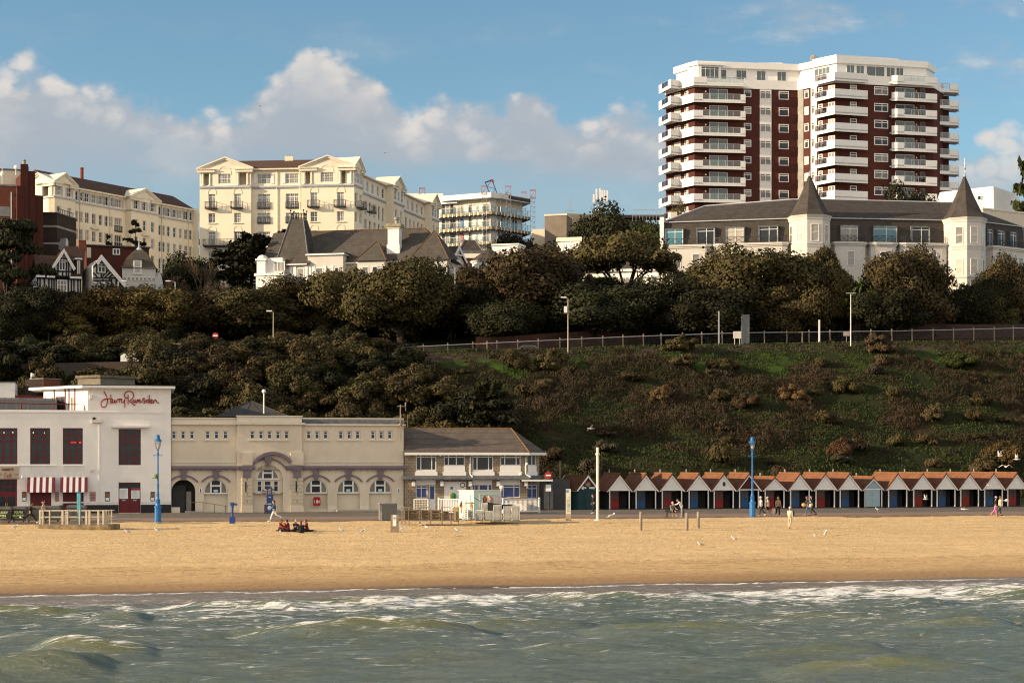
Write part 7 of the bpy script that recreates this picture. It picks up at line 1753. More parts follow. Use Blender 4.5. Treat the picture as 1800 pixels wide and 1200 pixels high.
 for a0,a1,ed in((0,c0,e),(c0,ec.a(448.5),ec),(ec.a(503),c1,ec),(c1,e.len+.35,e)):
  p.ebox(ed,a0,a1,-.34,-.02,zb-.02,zb+.22);p.ebox(ed,a0,a1,-.26,-.02,zb-.12,zb-.021)
  n=int((a1-a0)/.6)
  for k in range(n):p.ebox(ed,a0+(k+.3)*(a1-a0)/n,a0+(k+.7)*(a1-a0)/n,-.30,-.02,zb-.2,zb-.121)
 for i,a in enumerate(ac):
  arc_band(p,e,a,zs_-.25,1.66,1.80,40,140,-.13,0)
  z0_,z1_=zs_+r-.05,zb-.22;z0_=min(z0_,z1_-.75)
  p.hexa([e.W(a-.19,-.2,z0_),e.W(a+.19,-.2,z0_),e.W(a+.19,0,z0_),e.W(a-.19,0,z0_),e.W(a-.32,-.26,z1_),e.W(a+.32,-.26,z1_),e.W(a+.32,0,z1_),e.W(a-.32,0,z1_)])
  p.ebox(e,a-.36,a+.36,-.3,0,z1_,z1_+.08)
 rh=2.28;zh=zb+.2+1.38-rh
 arc_band(p,ec,ec.a(479),zh,rh-.30,rh,37,143,-.45,0,n=20);arc_band(p,ec,acc,zsc-.05,1.95,2.08,28,152,-.14,0,n=18)
 p.hexa([ec.W(acc-.26,-.3,zsc+Rr+.05),ec.W(acc+.26,-.3,zsc+Rr+.05),ec.W(acc+.26,0,zsc+Rr+.05),ec.W(acc-.26,0,zsc+Rr+.05),ec.W(acc-.40,-.4,zsc+Rr+.95),ec.W(acc+.40,-.4,zsc+Rr+.95),ec.W(acc+.40,0,zsc+Rr+.95),ec.W(acc-.40,0,zsc+Rr+.95)])
 p.ebox(ec,acc-.46,acc+.46,-.44,0,zsc+Rr+.95,zsc+Rr+1.08)
 for px0,px1 in((426,441),(514.5,529)):q=ec.r(px0,px1,829,838.5);p.ebox(ec,q[0],q[1],-.30,0,q[2],q[3]+.45);p.ebox(ec,q[0]-.1,q[1]+.1,-.36,0,q[3]+.18,q[3]+.3)
 p.build('mauve_trim',m_purple,b)
 s=MB()
 for px0,px1 in((425,443.5),(511,533)):
  a0,a1=ec.a(px0),ec.a(px1);n=8;zt_=ec.z(480,839);am=(a0+a1)/2
  for k in range(n):
   z0_,z1_=.55+(zt_-.55)*k/n,.55+(zt_-.55)*(k+.9)/n
   for q0,q1 in(((a0,am-.03),(am+.03,a1))if k%2 else((a0,a1),)):s.hexa([ec.W(q0,-.1,z0_),ec.W(q1,-.1,z0_),ec.W(q1,0,z0_),ec.W(q0,0,z0_),ec.W(q0+.03,-.17,z1_),ec.W(q1-.03,-.17,z1_),ec.W(q1,0,z1_),ec.W(q0,0,z1_)])
  s.ebox(ec,a0-.05,a1+.05,-.22,0,0,.55);s.ebox(ec,a0-.02,a1+.02,-.16,0,zb+.3,zb+1.5)
 s.build('rusticated_pier',m_cream,b)
 sv=MB()
 for px in(432,520.5):sv.ebox(ec,ec.a(px)-.06,ec.a(px)+.06,-.19,-.171,ec.z(480,864),ec.z(480,845.5))
 sv.build('arrow_slit',m_black,b)
 for k,q in enumerate(uw):window(b,ec if 6<=k<11 else e,q,m_upvc,g_dark,(),(.6,),.09,.05,.07,.1)
 def lunette(ed,a,zc,rr,z0_,y,big=False):
  f=MB();g=MB();t_=MB();n=12;k_=.42*rr
  arc_band(f,ed,a,zc,rr-.09,rr-.001,0,180,y,y+.08,n=n)
  if z0_<zc:f.ebox(ed,a-rr+.001,a-rr+.09,y,y+.08,z0_,zc);f.ebox(ed,a+rr-.09,a+rr-.001,y,y+.08,z0_,zc)
  f.ebox(ed,a-rr+.001,a+rr-.001,y-.04,y+.08,z0_-.07,z0_+.05)
  for s_ in(-1,1):f.ebox(ed,a+s_*k_-.07,a+s_*k_+.07,y-.02,y+.079,z0_,zc+math.sqrt(rr*rr-k_*k_)-.03)
  zm=z0_+(zc+rr-z0_)*.52;f.ebox(ed,a-k_,a+k_,y-.01,y+.078,zm-.05,zm+.05);f.ebox(ed,a-k_+.05,a+k_-.05,y-.05,y+.02,zm+.04,zm+.10)
  o=f.build('window',m_upvc,b)
  g.ebox(ed,a-k_,a+k_,y+.05,y+.07,z0_,zc+rr*.86);g.build('pane',g_dark,o)
  for s_ in(-1,1):
   P_=[(a+s_*k_,z0_)]+[(a+s_*rr*math.cos(t2),zc+rr*math.sin(t2))for t2 in[math.acos(.42)*j/7 for j in range(8)]]
   if z0_<zc:P_.insert(1,(a+s_*rr,z0_))
   t_.extrude([ed.W(x,y+.055,z)for x,z in P_],Vector((*(ed.n*.02),0)))
  t_.build('side_panel',g_tan,o)
  return o
 for i,a in enumerate(ac[1:]):
  o=lunette(e,a,zs_,r-.01,zw,.14)
  if i!=1:
   q=MB();q.ebox(e,a-.2,a+.2,.10,.125,zw+.1,zw+.34);q.build('notice',mat('pale_cyan_notice',(.42,.62,.66),.6),o)
 o=lunette(ec,acc,zsc,Rr-.35,zsc+.05,.22)
 z0_,z1_=zsc-1.2,zsc-.12;sl_=MB();sl_.wall(ec,acc-Rr-.02,acc+Rr+.02,zsc-1.28,zsc+.0,[(acc-1.02,acc-.55,z0_,z1_),(acc-.34,acc+.34,z0_,z1_),(acc+.55,acc+1.02,z0_,z1_)],.2,.26)
 arc_band(sl_,ec,acc,zsc,Rr-.36,Rr,0,180,.18,.3,n=16);sl_.ebox(ec,acc-1.2,acc+1.2,.06,.24,zsc-1.36,zsc-1.28);sl_.build('window_surround',m_cream,b)
 for a0,a1 in((acc-1.02,acc-.55),(acc-.34,acc+.34),(acc+.55,acc+1.02)):window(b,ec,(a0,a1,z0_,z1_),m_upvc,g_dark,(),(.55,),.07,.06,.07,.05,y=.26)
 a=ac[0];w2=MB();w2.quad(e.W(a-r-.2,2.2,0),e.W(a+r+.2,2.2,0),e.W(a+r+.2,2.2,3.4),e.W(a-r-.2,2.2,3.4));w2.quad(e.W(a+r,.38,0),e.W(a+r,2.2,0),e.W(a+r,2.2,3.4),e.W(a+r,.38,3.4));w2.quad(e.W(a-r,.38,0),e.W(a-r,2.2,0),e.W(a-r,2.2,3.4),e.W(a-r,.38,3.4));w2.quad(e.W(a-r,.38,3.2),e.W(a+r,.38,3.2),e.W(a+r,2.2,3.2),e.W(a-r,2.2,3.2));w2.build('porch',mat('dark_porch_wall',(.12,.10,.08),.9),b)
 gt=MB();gt.ebox(e,a-1.0,a+.25,1.2,1.25,.05,2.6)
 for k in range(9):gt.ebox(e,a-1.0+k*.15,a-1.0+k*.15+.04,1.15,1.2,.05,2.6)
 gt.build('gate',m_dgrey,b);gt=MB();gt.ebox(e,a+.3,a+.75,.8,.86,.05,2.0);gt.build('door_leaf',m_grey,b)
 z=zt+.82;pts=[e.W(e.a(377,2),2,z),e.W(e.a(511.5,2),2,z),e.W(e.a(520,12),11,z),e.W(e.a(386,12),11,z)];ap=e.W(e.a(441.7,6.5),6.5,e.z(441.7,704.6,6.5));rf=MB()
 for i in range(4):rf.poly([pts[i],pts[(i+1)%4],ap])
 ro=rf.build('pyramid_roof',mat('dark_felt_roof',(0.056,0.051,0.046),.85,.2,1,streak=.4),b)
 hp=MB();hp.tube([pts[0],ap,pts[1]],.06,5)
 for f_ in(.38,.62):hp.tube([pts[0].lerp(pts[1],f_),ap.lerp(pts[0].lerp(pts[1],f_),.12)],.035,4)
 hp.build('roof_seam',m_felt,ro)
 lp=MB();q=e.W(e.a(463.8,3),3,z);lp.tube([q,(q.x,q.y,e.z(463.8,689,3))],.07,6);lp.ball((q.x,q.y,e.z(463.8,687.5,3)),.2,8,6);lp.build('roof_lamp',m_whitep,b)
 ant=MB();a_=e.len-.35;q=lambda a,z_:e.W(a,-.25,z_);zz=e.z(704,745);ant.tube([q(a_,zz-1.6),q(a_,e.z(704,711))],.06,6);ant.tube([q(a_-.3,e.z(704,714)),q(a_+.55,e.z(704,714))],.05,5);ant.tube([q(a_+.5,e.z(704,722)),q(a_+.5,e.z(704,707))],.06,5);ant.tube([q(a_-.4,zz+.25),q(a_+.7,zz+.25),q(a_+.7,zz-.35)],.05,5);ant.tube([q(a_+.7,zz-.35),q(a_+.7,zz+.9)],.05,5);ant.ball(q(a_,zz-.05),.16,8,6);ant.build('aerial',m_greywood,b)
 for px in(352.5,701):q=e.r(px-2.6,px+2.6,857,866);m=MB();m.ebox(e,q[0],q[1],-.03,0,q[2],q[3]);o=m.build('toilet_sign',m_upvc,b);m=MB();c_=(q[0]+q[1])/2;m.ebox(e,c_-.05,c_+.05,-.038,-.03,q[2]+.06,q[3]-.14);m.ball(e.W(c_,-.034,q[3]-.09),.045,6,4);m.build('figure_symbol',mat('sign_blue',(.02,.07,.25),.5),o)
 q=ec.r(461,482,859,867);cols_=[mat('banner_'+n_,c_,.7)for n_,c_ in(('pink',(.45,.12,.22)),('teal',(.08,.30,.36)),('yellow',(.55,.45,.12)),('white',(.6,.6,.6)),('blue',(.05,.12,.32)))];m=MB();cc=(q[0]+(q[1]-q[0])*.55,q[2]+.1)
 B_=[(q[0],q[2]),(q[1],q[2]),(q[1],q[3]),(q[0],q[3])];per=[]
 for i in range(4):
  for k in range(4):f_=k/4;per.append((B_[i][0]+(B_[(i+1)%4][0]-B_[i][0])*f_,B_[i][1]+(B_[(i+1)%4][1]-B_[i][1])*f_))
 for i in range(16):m.add([ec.W(*[cc[0]],-.06,cc[1]),ec.W(per[i][0],-.06,per[i][1]),ec.W(per[(i+1)%16][0],-.06,per[(i+1)%16][1])],[(0,1,2)],(i*3)%5)
 m.ebox(ec,q[0],q[1],-.05,-.0,q[2],q[3],3);m.build('banner',cols_,b)
lavatories()
def stone_house():
 A=FL(711,.2);d=Vector((math.cos(R(6)),math.sin(R(6))));e=E(A,A+d*12.0);ch=E(e.B,e.B+Vector((math.cos(R(52)),math.sin(R(52))))*1.95)
 b=thing('stone_house',(*A,0),'two-storey buff stone house with blue-filmed windows and hipped grey tile roof','house')
 ze=e.z(820,795.5);zc=e.z(820,842.5)
 def R4(ed,x0,x1,y0,y1):return ed.r(660+x0/5.218,660+x1/5.218,720+y0/5.218,720+y1/5.218)
 U=[R4(e,372,557,397,555),R4(e,627,820,397,512),R4(e,890,1080,397,555),R4(e,1145,1332,397,510)];UC=R4(ch,1397,1474,400,512)
 L=[R4(e,370,477,690,810),R4(e,490,550,690,908),R4(e,888,1070,685,812),R4(e,1142,1325,685,805)];LC=R4(ch,1396,1486,686,812)
 L[1]=(L[1][0],L[1][1],.05,L[1][3])
 pan=[]
 w=MB();w.wall(e,0,e.len,0,ze,U+L,.2);w.wall(ch,0,ch.len,0,ze,[UC,LC],.15)
 bk=[ch.B+e.n*7,A+e.n*9.5]
 for p,q in((ch.B,bk[0]),(bk[0],bk[1]),(bk[1],A)):w.quad((p.x,p.y,0),(q.x,q.y,0),(q.x,q.y,ze),(p.x,p.y,ze))
 w.build('wall',m_stone,b)
 pw=MB()
 for i,u in enumerate(U):zl=e.z(800,720+613/5.218);pw.ebox(e,u[0]-.08,u[1]+.12,-.09,0,zl,e.z(800,720+567/5.218));pw.ebox(e,u[0],u[1],-.05,0,e.z(800,720+566/5.218),u[2]-.01)
 pw.ebox(ch,UC[0]-.1,UC[1]+.1,-.09,0,ch.z(935,837.3),ch.z(935,829));pw.ebox(ch,UC[0],UC[1],-.05,0,ch.z(935,828.8),UC[2]-.01)
 q=R4(e,630,830,660,905);pw.ebox(e,q[0],q[1],-.04,0,.05,q[3])
 for l in(L[0][0:1]+L[1][1:2],L[2][:2],L[3][:2]):pw.ebox(e,l[0],l[1],-.04,0,L[0][3]+.02,zc-.02)
 for x0,x1 in((335,363),(593,622),(852,880),(1108,1138),(1363,1390)):q=R4(e,x0,x1,655,698);pw.ebox(e,q[0],q[1],-.55,0,q[2],q[3])
 pw.build('white_panel',m_white,b)
 cp=MB();cp.ebox(e,-.2,e.len+.2,-.75,.0,zc,zc+.12);cp.hexa([e.W(-.2,-.7,zc+.12),e.W(e.len+.2,-.7,zc+.12),e.W(e.len+.2,0,zc+.12),e.W(-.2,0,zc+.12),e.W(-.2,-.12,zc+.40),e.W(e.len+.2,-.12,zc+.40),e.W(e.len+.2,0,zc+.40),e.W(-.2,0,zc+.40)]);cp.ebox(ch,-.1,ch.len,-.4,0,zc+.05,zc+.38);cp.build('lead_canopy',m_lead,b)
 co=MB();co.ebox(e,e.len-.6,e.len+2.4,-1.0,.5,zc-.16,zc-.005);co.build('porch_roof',m_whitep,b)
 zr=e.z(800,752.5,4.6);o=.55;r=MB();aL=-.02;aR=e.a(898.6,4.6)
 c1=e.W(e.a(931.5,-o),-o,ze);c2=Vector((*(ch.B+Vector((.7,-.1))),ze));c3=Vector((*(bk[0]+Vector((.6,.5))),ze));c4=e.W(aL,9.9,ze);p1,p2=e.W(aL,4.6,zr),e.W(aR,4.6,zr);l0=e.W(aL,-o,ze)
 r.poly([l0,c1,p2,p1]);r.poly([c1,c2,p2]);r.poly([c2,c3,p2]);r.poly([c3,c4,p1,p2]);r.poly([l0,p1,c4]);ro=r.build('roof',m_greytile,b)
 h=MB();h.tube([p1,p2,c1],.09,5);h.build('ridge_tiles',m_lichen,ro)
 f=MB()
 for a_,b_ in((l0,c1),(c1,c2),(c2,c3)):f.extrude([a_+Vector((0,0,-.22)),b_+Vector((0,0,-.22)),b_+Vector((0,0,.02)),a_+Vector((0,0,.02))],(0,.08,0))
 f.build('fascia_board',m_whitep,b)
 for u,cols,rows in((U[0],(.24,.78),(.78,)),(U[1],(.22,.60),(.68,)),(U[2],(.22,.78),(.78,)),(U[3],(.22,.78),(.66,))):window(b,e,u,m_upvc,g_dark,cols,rows,.09,.09,.08,.08)
 window(b,ch,UC,m_upvc,g_dark,(.55,),(),.09,.09,.07,.06);window(b,ch,LC,m_upvc,g_blue,(.5,),(.72,),.08,.07,.07,.06)
 window(b,e,L[0],m_upvc,g_blue,(.47,),(.78,),.08,.07,.08,.08);window(b,e,L[2],m_upvc,g_blue,(.13,.3,.36,.77,.82),(),.07,.06,.08,.08);window(b,e,L[3],m_upvc,g_blue,(.17,.70),(.80,),.08,.07,.08,.08)
 d=MB();q=L[1];d.ebox(e,q[0],q[1],.10,.15,q[2],q[3]);dd=d.build('door',m_upvc,b);d=MB();d.ebox(e,q[0]+.12,q[1]-.12,.085,.099,q[2]+1.15,q[3]-.1);d.build('pane',g_blue,dd);d=MB();d.ebox(e,q[0]+.04,q[0]+.09,.05,.099,q[2]+1.0,q[2]+1.15);d.build('handle',m_galv,dd)
 for x,dx in((868,20),(1378,40)):
  p=MB();a0,a1=e.a(660+x/5.218),e.a(660+(x+dx)/5.218);p.tube([e.W(a1,-.45,ze-.1),e.W(a0,-.08,ze-.45),e.W(a0,-.08,zc+.5),e.W(a1,-.5,zc+.25)],.06,6);p.build('drainpipe',m_whitep,b)
 m=MB();q=R4(e,683,732,768,822);m.ebox(e,q[0],q[1],-.2,-.04,q[2],q[3]);dfb=m.build('defibrillator_cabinet',mat('yellow_cabinet',(.45,.30,.03),.5),b);m=MB();c_=e.W((q[0]+q[1])/2+.05,-.2,(q[2]+q[3])/2+.05);m.ball(c_,.27,10,6,0,(1,.25,1.3));m.build('green_panel',mat('green_plastic',(.02,.16,.05),.5),dfb)
 m=MB();q=R4(e,688,710,705,727);m.ebox(e,q[0],q[1],-.06,-.04,q[2],q[3]);m.build('green_sign',mat('green_sign',(.03,.20,.10),.5),b)
 m=MB();q=R4(e,783,812,673,706);c_=e.W((q[0]+q[1])/2,-.06,(q[2]+q[3])/2);m.ball(c_,.26,12,6,0,(1,.12,1));k=m.build('round_sign',m_black,b);m=MB();m.ball(c_+Vector((0,-.03,0)),.19,12,6,0,(1,.12,1));m.build('round_face',m_upvc,k)
 for x,y in((595,415),(1330,590),(1388,495),(878,718),(1390,712)):m=MB();q=e.W(e.a(660+x/5.218),-.14,e.z(660+x/5.218,720+y/5.218));m.ball(q,.13,8,6);m.ebox(e,e.a(660+x/5.218)-.07,e.a(660+x/5.218)+.07,-.12,0,q.z+.02,q.z+.14);m.build('wall_lamp',m_whitep,b)
stone_house()
# beach huts
def hut(px,w=2.34,apex=3.48,gab=2.02,door='red',label='',side=0,roofy=True,style='white',dep=5.4,off=.25,yaw=0.0):
 p=FL(px,off);ang=PHI+yaw;q=p-Vector((math.cos(ang),math.sin(ang)))*w*.5
 e=E(q,q+Vector((math.cos(ang),math.sin(ang)))*w)
 h=thing('beach_hut',(*p,0),label,'beach hut','beach huts along the promenade')
 c=w/2;hw=w/2+.20;POR=1.35
 wl=MB();t=.06
 wl.ebox(e,.05,.05+t,POR,dep,0,gab+.1);wl.ebox(e,w-.05-t,w-.05,POR,dep,0,gab+.1);wl.ebox(e,.05+t,w-.05-t,dep-t,dep,0,gab+.1)
 kx=(px-CX)/F;dw=.84;d0=.22+POR*(kx*e.d.x+e.d.y)/(kx*e.n.x+e.n.y)
 wl.wall(e,.05+t,w-.05-t,0,gab+.15,[(d0,d0+dw,.12,2.02)],.05,POR)
 for zz in(.22,.5,.78,1.06,1.34,1.62,1.9):wl.ebox(e,.05+t,w-.05-t,POR-.012,POR-.001,zz,zz+.02)if False else None
 wl.ebox(e,.05+t,w-.05-t,POR,dep-t,gab-.02,gab+.1)
 wl.build('wall',m_hutblack,h)
 fl=MB();fl.ebox(e,0,w,.05,dep,-.05,.10);fl.build('floor_deck',mat('dark_deck',(0.05,0.043,0.038),.9,.3),h)
 if door:
  m={'red':m_hutred,'blue':m_hutblue}[door];dm=MB();dm.ebox(e,d0,d0+dw,POR+.01,POR+.05,.12,2.02);do=dm.build('door',m,h);g=MB()
  for x in(.08,.46):
   for z in(1.05,1.52):g.ebox(e,d0+x,d0+x+.30,POR+.003,POR+.009,z,z+.42)
  g.build('pane',glass_mat('hut_glass',(.055,.05,.045),.15,.4,.5),do)
  k=MB();k.ebox(e,d0+.36,d0+.5,POR-.04,POR+.009,.92,.96);k.build('handle',m_iron,do)
 gm={'white':m_whitep,'red':m_brickred,'blue':m_paleblue}[style];za=apex-.12
 g=MB();g.extrude([e.W(.12,.1,gab),e.W(w-.12,.1,gab),e.W(c,.1,za)],Vector((*(e.n*.05),0)))
 nb=9
 for k in range(nb):
  z0_=gab+(za-gab)*k/nb;f=(1-(k+.0)/nb)*(c-.12);g.ebox(e,c-f+.02,c+f-.02,.085,.10,z0_,z0_+.02)if f>.1 else None
 g.build('gable',gm,h)
 ps=MB()
 for a in(.10,w-.20):ps.ebox(e,a,a+.10,.1,.2,.1,gab)
 ps.ebox(e,.0,w,.08,.2,gab-.10,gab-.001);ps.build('post',m_whitep,h)
 if style!='shed':
  bm=MB();tm=MB()
  for s in(-1,1):
   lo,hi=(c+s*hw,gab-.20),(c,apex)
   bm.extrude([e.W(lo[0],.0,lo[1]),e.W(hi[0],.0,hi[1]),e.W(hi[0],.0,hi[1]-.17),e.W(lo[0]-s*.11,.0,lo[1]-.03)],Vector((*(e.n*.08),0)))
   tm.extrude([e.W(lo[0]+s*.05,-.03,lo[1]+.02),e.W(hi[0],-.03,hi[1]+.08),e.W(hi[0],-.03,hi[1]+.001),e.W(lo[0],-.03,lo[1]+.0)],Vector((*(e.n*.10),0)))
  bm.build('bargeboard',m_whitep,h);tm.build('verge',mat('red_verge',(.10,.022,.018),.6,.2),h)
 r=MB()
 for s in(-1,1):
  lo,hi=(c+s*(hw+.06),gab-.20),(c,apex+.08);th=.08
  P_=[e.W(lo[0],.07,lo[1]),e.W(hi[0],.07,hi[1]),e.W(hi[0],dep+.3,hi[1]),e.W(lo[0],dep+.3,lo[1])]
  r.hexa(P_+[p_+Vector((0,0,th))for p_ in P_])
 ro=r.build('roof',m_redtile,h)
 rd=MB();rd.tube([e.W(c,.03,apex+.17),e.W(c,dep+.3,apex+.17)],.09,5);rd.build('ridge_tiles',mat('lichened_ridge_tiles',(.21,.095,.035),.9,.4,4),ro)
 gg=MB();gg.extrude([e.W(.1,dep-.05,gab),e.W(w-.1,dep-.05,gab),e.W(c,dep-.05,za)],Vector((*(e.n*.05),0)));gg.build('rear_gable',m_hutblack,h)
 vp=MB();q_=e.W(c+.35,dep-.4,0);vp.tube([(q_.x,q_.y,apex-.3),(q_.x,q_.y,apex+.55)],.07,6);vp.build('vent_pipe',m_grey,h)
 return h,e
HUTS=[(1089.6,'red','beach hut with red door next to the dark teal kiosk',{}),(1136,'blue','blue-door beach hut, first blue door from the teal kiosk',{}),(1182,'red','red-door beach hut directly behind the bench',{}),(1229,'blue','blue-door beach hut right behind the woman bending at the bench',{}),(1273,'red','red-door beach hut with a round dark vent in its gable',{}),(1317.5,'blue','beach hut with dark red gable behind the blue lamp post',dict(style='red')),(1362.5,'red','lower red-door beach hut just right of the blue lamp post',dict(apex=3.1)),(1407,'blue','blue-door beach hut behind the walker with the backpack',{}),(1451.5,'red','red-door beach hut behind the couple with the basket',{}),(1494,'blue','blue-door beach hut just left of the pale blue hut',{}),(1579,'blue','blue-door beach hut just right of the pale blue hut',{}),(1623,'red','red-door beach hut with a gull flying before its post',{}),(1664,'blue','blue-door beach hut, second blue door right of the pale blue hut',{}),(1705.5,'red','red-door beach hut with white door frame, left of the pink trousers walker',{}),(1747.5,'blue','blue-door beach hut behind the walkers in pink and dark trousers',{}),(1788,'red','red-door beach hut cut by the right edge of the picture',{})]
for i,(px,door,lab,kw)in enumerate(HUTS):
 h,e=hut(px,door=door,label=lab,side=0,off=.25+.004*i,**kw)
 if i==4:m=MB();m.ball(e.W(e.len/2,.08,2.55),.24,14,8,0,(.75,.1,1));m.build('round_vent',m_dgrey,h)
 if i in(2,4,6,8,11,13,15):
  m=MB();a=e.len-.45;m.extrude([e.W(a,.25,1.95),e.W(a+.3,.25,1.99),e.W(a-.25,1.3,1.78),e.W(a-.5,1.3,1.74)],(0,0,.05));m.build('raised_shutter',m_cream,h)
h,e=hut(1536,w=2.2,apex=3.08,gab=2.0,door=None,label='pale blue boarded hut with open pointed gable among the brown roofs',style='blue',off=.6)
m=MB();m.ebox(e,.12,e.len-.35,.13,.2,.12,2.0)
for k in range(2):m.ebox(e,.12+k*.86,.12+k*.86+.82,.10,.13,.14,1.98)
m.build('pale_blue_doors',m_paleblue,h)
def kiosk():
 A=FL(1016,.3);ang=PHI-R(4);e=E(A,A+Vector((math.cos(ang),math.sin(ang)))*2.0);L_=Vector((-.80,.60));
 b=thing('kiosk',(*A,0),'dark teal kiosk with gabled brown roof and painted sign in the gable','kiosk')
 es=E(A+L_*2.55,A);w=MB();g=2.06;c=e.len/2;ap=3.42
 w.ebox(e,0,e.len,0,.1,0,g);w.ebox(es,0,es.len,0,.1,0,g)
 bl=A+L_*2.55;br=bl+e.d*e.len
 for p,q in((e.B,br),(br,bl)):w.quad((p.x,p.y,0),(q.x,q.y,0),(q.x,q.y,g),(p.x,p.y,g))
 for k in range(10):zz=.1+k*.2;w.ebox(e,0.01,e.len-.01,-.015,0,zz,zz+.17);w.ebox(es,0.01,es.len-.01,-.015,0,zz,zz+.17)
 w.build('wall',m_teal,b)
 d=MB();d.ebox(e,.75,1.6,-.05,-.016,.05,1.95);dd=d.build('door',m_teal,b);d=MB();d.ebox(e,.82,.92,-.08,-.05,.95,1.05);d.ebox(e,.82,.95,-.07,-.05,1.5,1.56);d.build('handle',m_iron,dd)
 gb=MB();gb.extrude([e.W(-.02,.0,g),e.W(e.len+.02,.0,g),e.W(c,.0,ap-.1)],Vector((*(e.n*.08),0)));gb.build('gable',mat('night_blue_panel',(.025,.03,.06),.6),b)
 sg=MB();sg.ball(e.W(c,-.05,g+.55),.34,14,8,0,(1,.1,.8));s=sg.build('painted_sign',mat('sign_crimson',(.35,.05,.07),.5),b);sg=MB();sg.ball(e.W(c,-.08,g+.45),.20,12,8,0,(1,.12,.75));sg.build('green_badge',mat('sign_lime',(.12,.36,.10),.5),s)
 for dx,sz in((-.52,.17),(.40,.12),(.62,.13),(.2,.1),(-.25,.09)):q=MB();q.ball(e.W(c+dx,-.03,g+.16),sz,8,6,0,(1,.2,1));q.build('white_motif',m_upvc,s)
 o=.22;r=MB();vs=[]
 dvec=Vector((*(L_*2.8),0))
 for s_ in(-1,1):
  lo,hi=e.W(c+s_*(c+.16),-o,g-.12),e.W(c,-o,ap);P_=[lo,hi,hi+dvec,lo+dvec];r.hexa(P_+[p+Vector((0,0,.09))for p in P_])
 r.build('roof',roof_mat('old_brown_tiles',(.085,.036,.018),(.115,.05,.022),(.14,.085,.02),4.5,.5),b)
 bb=MB()
 for s_ in(-1,1):
  lo,hi=(c+s_*(c+.20),g-.14),(c,ap+.06);bb.extrude([e.W(lo[0],-o-.05,lo[1]),e.W(hi[0],-o-.05,hi[1]),e.W(hi[0],-o-.05,hi[1]-.24),e.W(lo[0]-s_*.16,-o-.05,lo[1]-.02)],Vector((*(e.n*.06),0)))
 lo,hi=e.W(-.2,-o,g-.12)+dvec,e.W(c,-o,ap+.08)+dvec;bb.extrude([lo,hi,hi-Vector((0,0,.16)),lo-Vector((0,0,.12))],Vector((*(L_*.06),0)))
 bb.ebox(es,-.1,es.len+.1,-.24,-.16,g-.16,g-.02);bb.build('bargeboard',m_whitep,b)
 gy=MB();gy.tube([(*(bl+Vector((.3,.6))),0),(*(bl+Vector((.3,.6))),4.9)],.06,6);gy.build('vent_pipe',m_greywood,b)
kiosk()
def gate_signs():
 p=G(964,898);t=thing('road_sign',(p.x,p.y,0),'red no-entry sign with notice below, in the gap left of the teal kiosk','sign');m=MB();m.tube([p,p+Vector((0,0,4.0))],.06,6);m.box(p.x-.45,p.x+.45,p.y-.02,p.y+.08,.2,3.6);m.build('post',m_dgrey,t);m=MB();c=p+Vector((0,-.08,3.5));m.ball(c,.36,16,8,0,(1,.08,1));k=m.build('disc',m_redsign,t);m=MB();m.box(c.x-.24,c.x+.24,c.y-.05,c.y-.03,c.z-.06,c.z+.06);m.build('white_bar',m_upvc,k)
 m=MB();m.box(p.x-.26,p.x+.26,p.y-.06,p.y-.021,1.95,2.6);m.build('notice',m_upvc,t)
 t=thing('boundary_wall',(p.x+.4,p.y+3,0),'dark shaded yard wall between the stone house and the teal kiosk','wall');m=MB();m.box(p.x-1.6,p.x+2.2,p.y+3,p.y+3.2,0,3.1);m.build('wall',m_dgrey,t)
gate_signs()
# street furniture and beach things
def PG(px,py):return G(px,py,0.0)
def lamp_post(px,py,label):
 p=PG(px,py);t=thing('lamp_post',p,label,'lamp post','blue lantern posts on the promenade');z=p.z;c=(p.x,p.y,z)
 H=6.95
 m=MB();m.lathe(c,[(.30,0),(.30,.10),(.26,.12),(.26,1.15),(.30,1.18),(.30,1.26),(.20,1.36),(.16,1.5),(.19,1.72),(.21,1.78),(.13,1.86),(.10,2.05),(.12,2.3),(.10,2.34),(.085,2.6),(.10,3.05),(.075,3.1),(.062,5.4),(.10,5.44),(.10,5.54),(.06,5.58),(.055,5.75),(.11,5.80),(.05,5.88)],10);m.build('post',m_blue,t)
 m=MB();m.tube([(p.x-.32,p.y,5.36),(p.x+.32,p.y,5.36)],.025,5)
 for s in(-1,1):m.ball((p.x+s*.33,p.y,5.36),.045,6,4)
 m.build('ladder_bar',m_blue,t)
 m=MB();m.lathe((p.x,p.y,5.88),[(.13,0),(.25,.32),(.27,.62)],8);m.build('lantern_glass',g_lamp,t)
 m=MB();m.ball((p.x,p.y,6.12),.10,8,6,0,(1,1,1.5));m.build('bulb',m_upvc,t)
 m=MB()
 for k in range(4):a=R(45+90*k);m.tube([(p.x+.14*math.cos(a),p.y+.14*math.sin(a),5.88),(p.x+.285*math.cos(a),p.y+.285*math.sin(a),6.5)],.018,4)
 m.lathe((p.x,p.y,6.5),[(.33,0),(.30,.06),(.17,.22),(.16,.34),(.19,.36),(.13,.48),(.04,.53)],10);m.build('lantern_cap',m_blue,t);return t,p
t,p=lamp_post(277.5,917.5,'blue lantern post before the white restaurant corner')
m=MB();m.ball((p.x-.12,p.y-.14,3.72),.17,8,6);m.box(p.x-.42,p.x-.02,p.y-.2,p.y-.08,3.50,3.56);m.build('hanging_basket',mat('basket_green',(.10,.22,.05),.7,.4,9),t)
lamp_post(1322.5,908,'blue lantern post in front of the beach huts')
def simple_post(name,px,py,top,r,m,label,cat,group=None,sand=False):
 p=SP(px,py)if sand else PG(px,py);zt=CZ+(HY-top)/F*p.y;t=thing(name,p,label,cat,group);return t,p,zt
t,p,zt=simple_post('pole',1050.5,914.5,786,.1,None,'tall plain cream pole before the teal kiosk','pole')
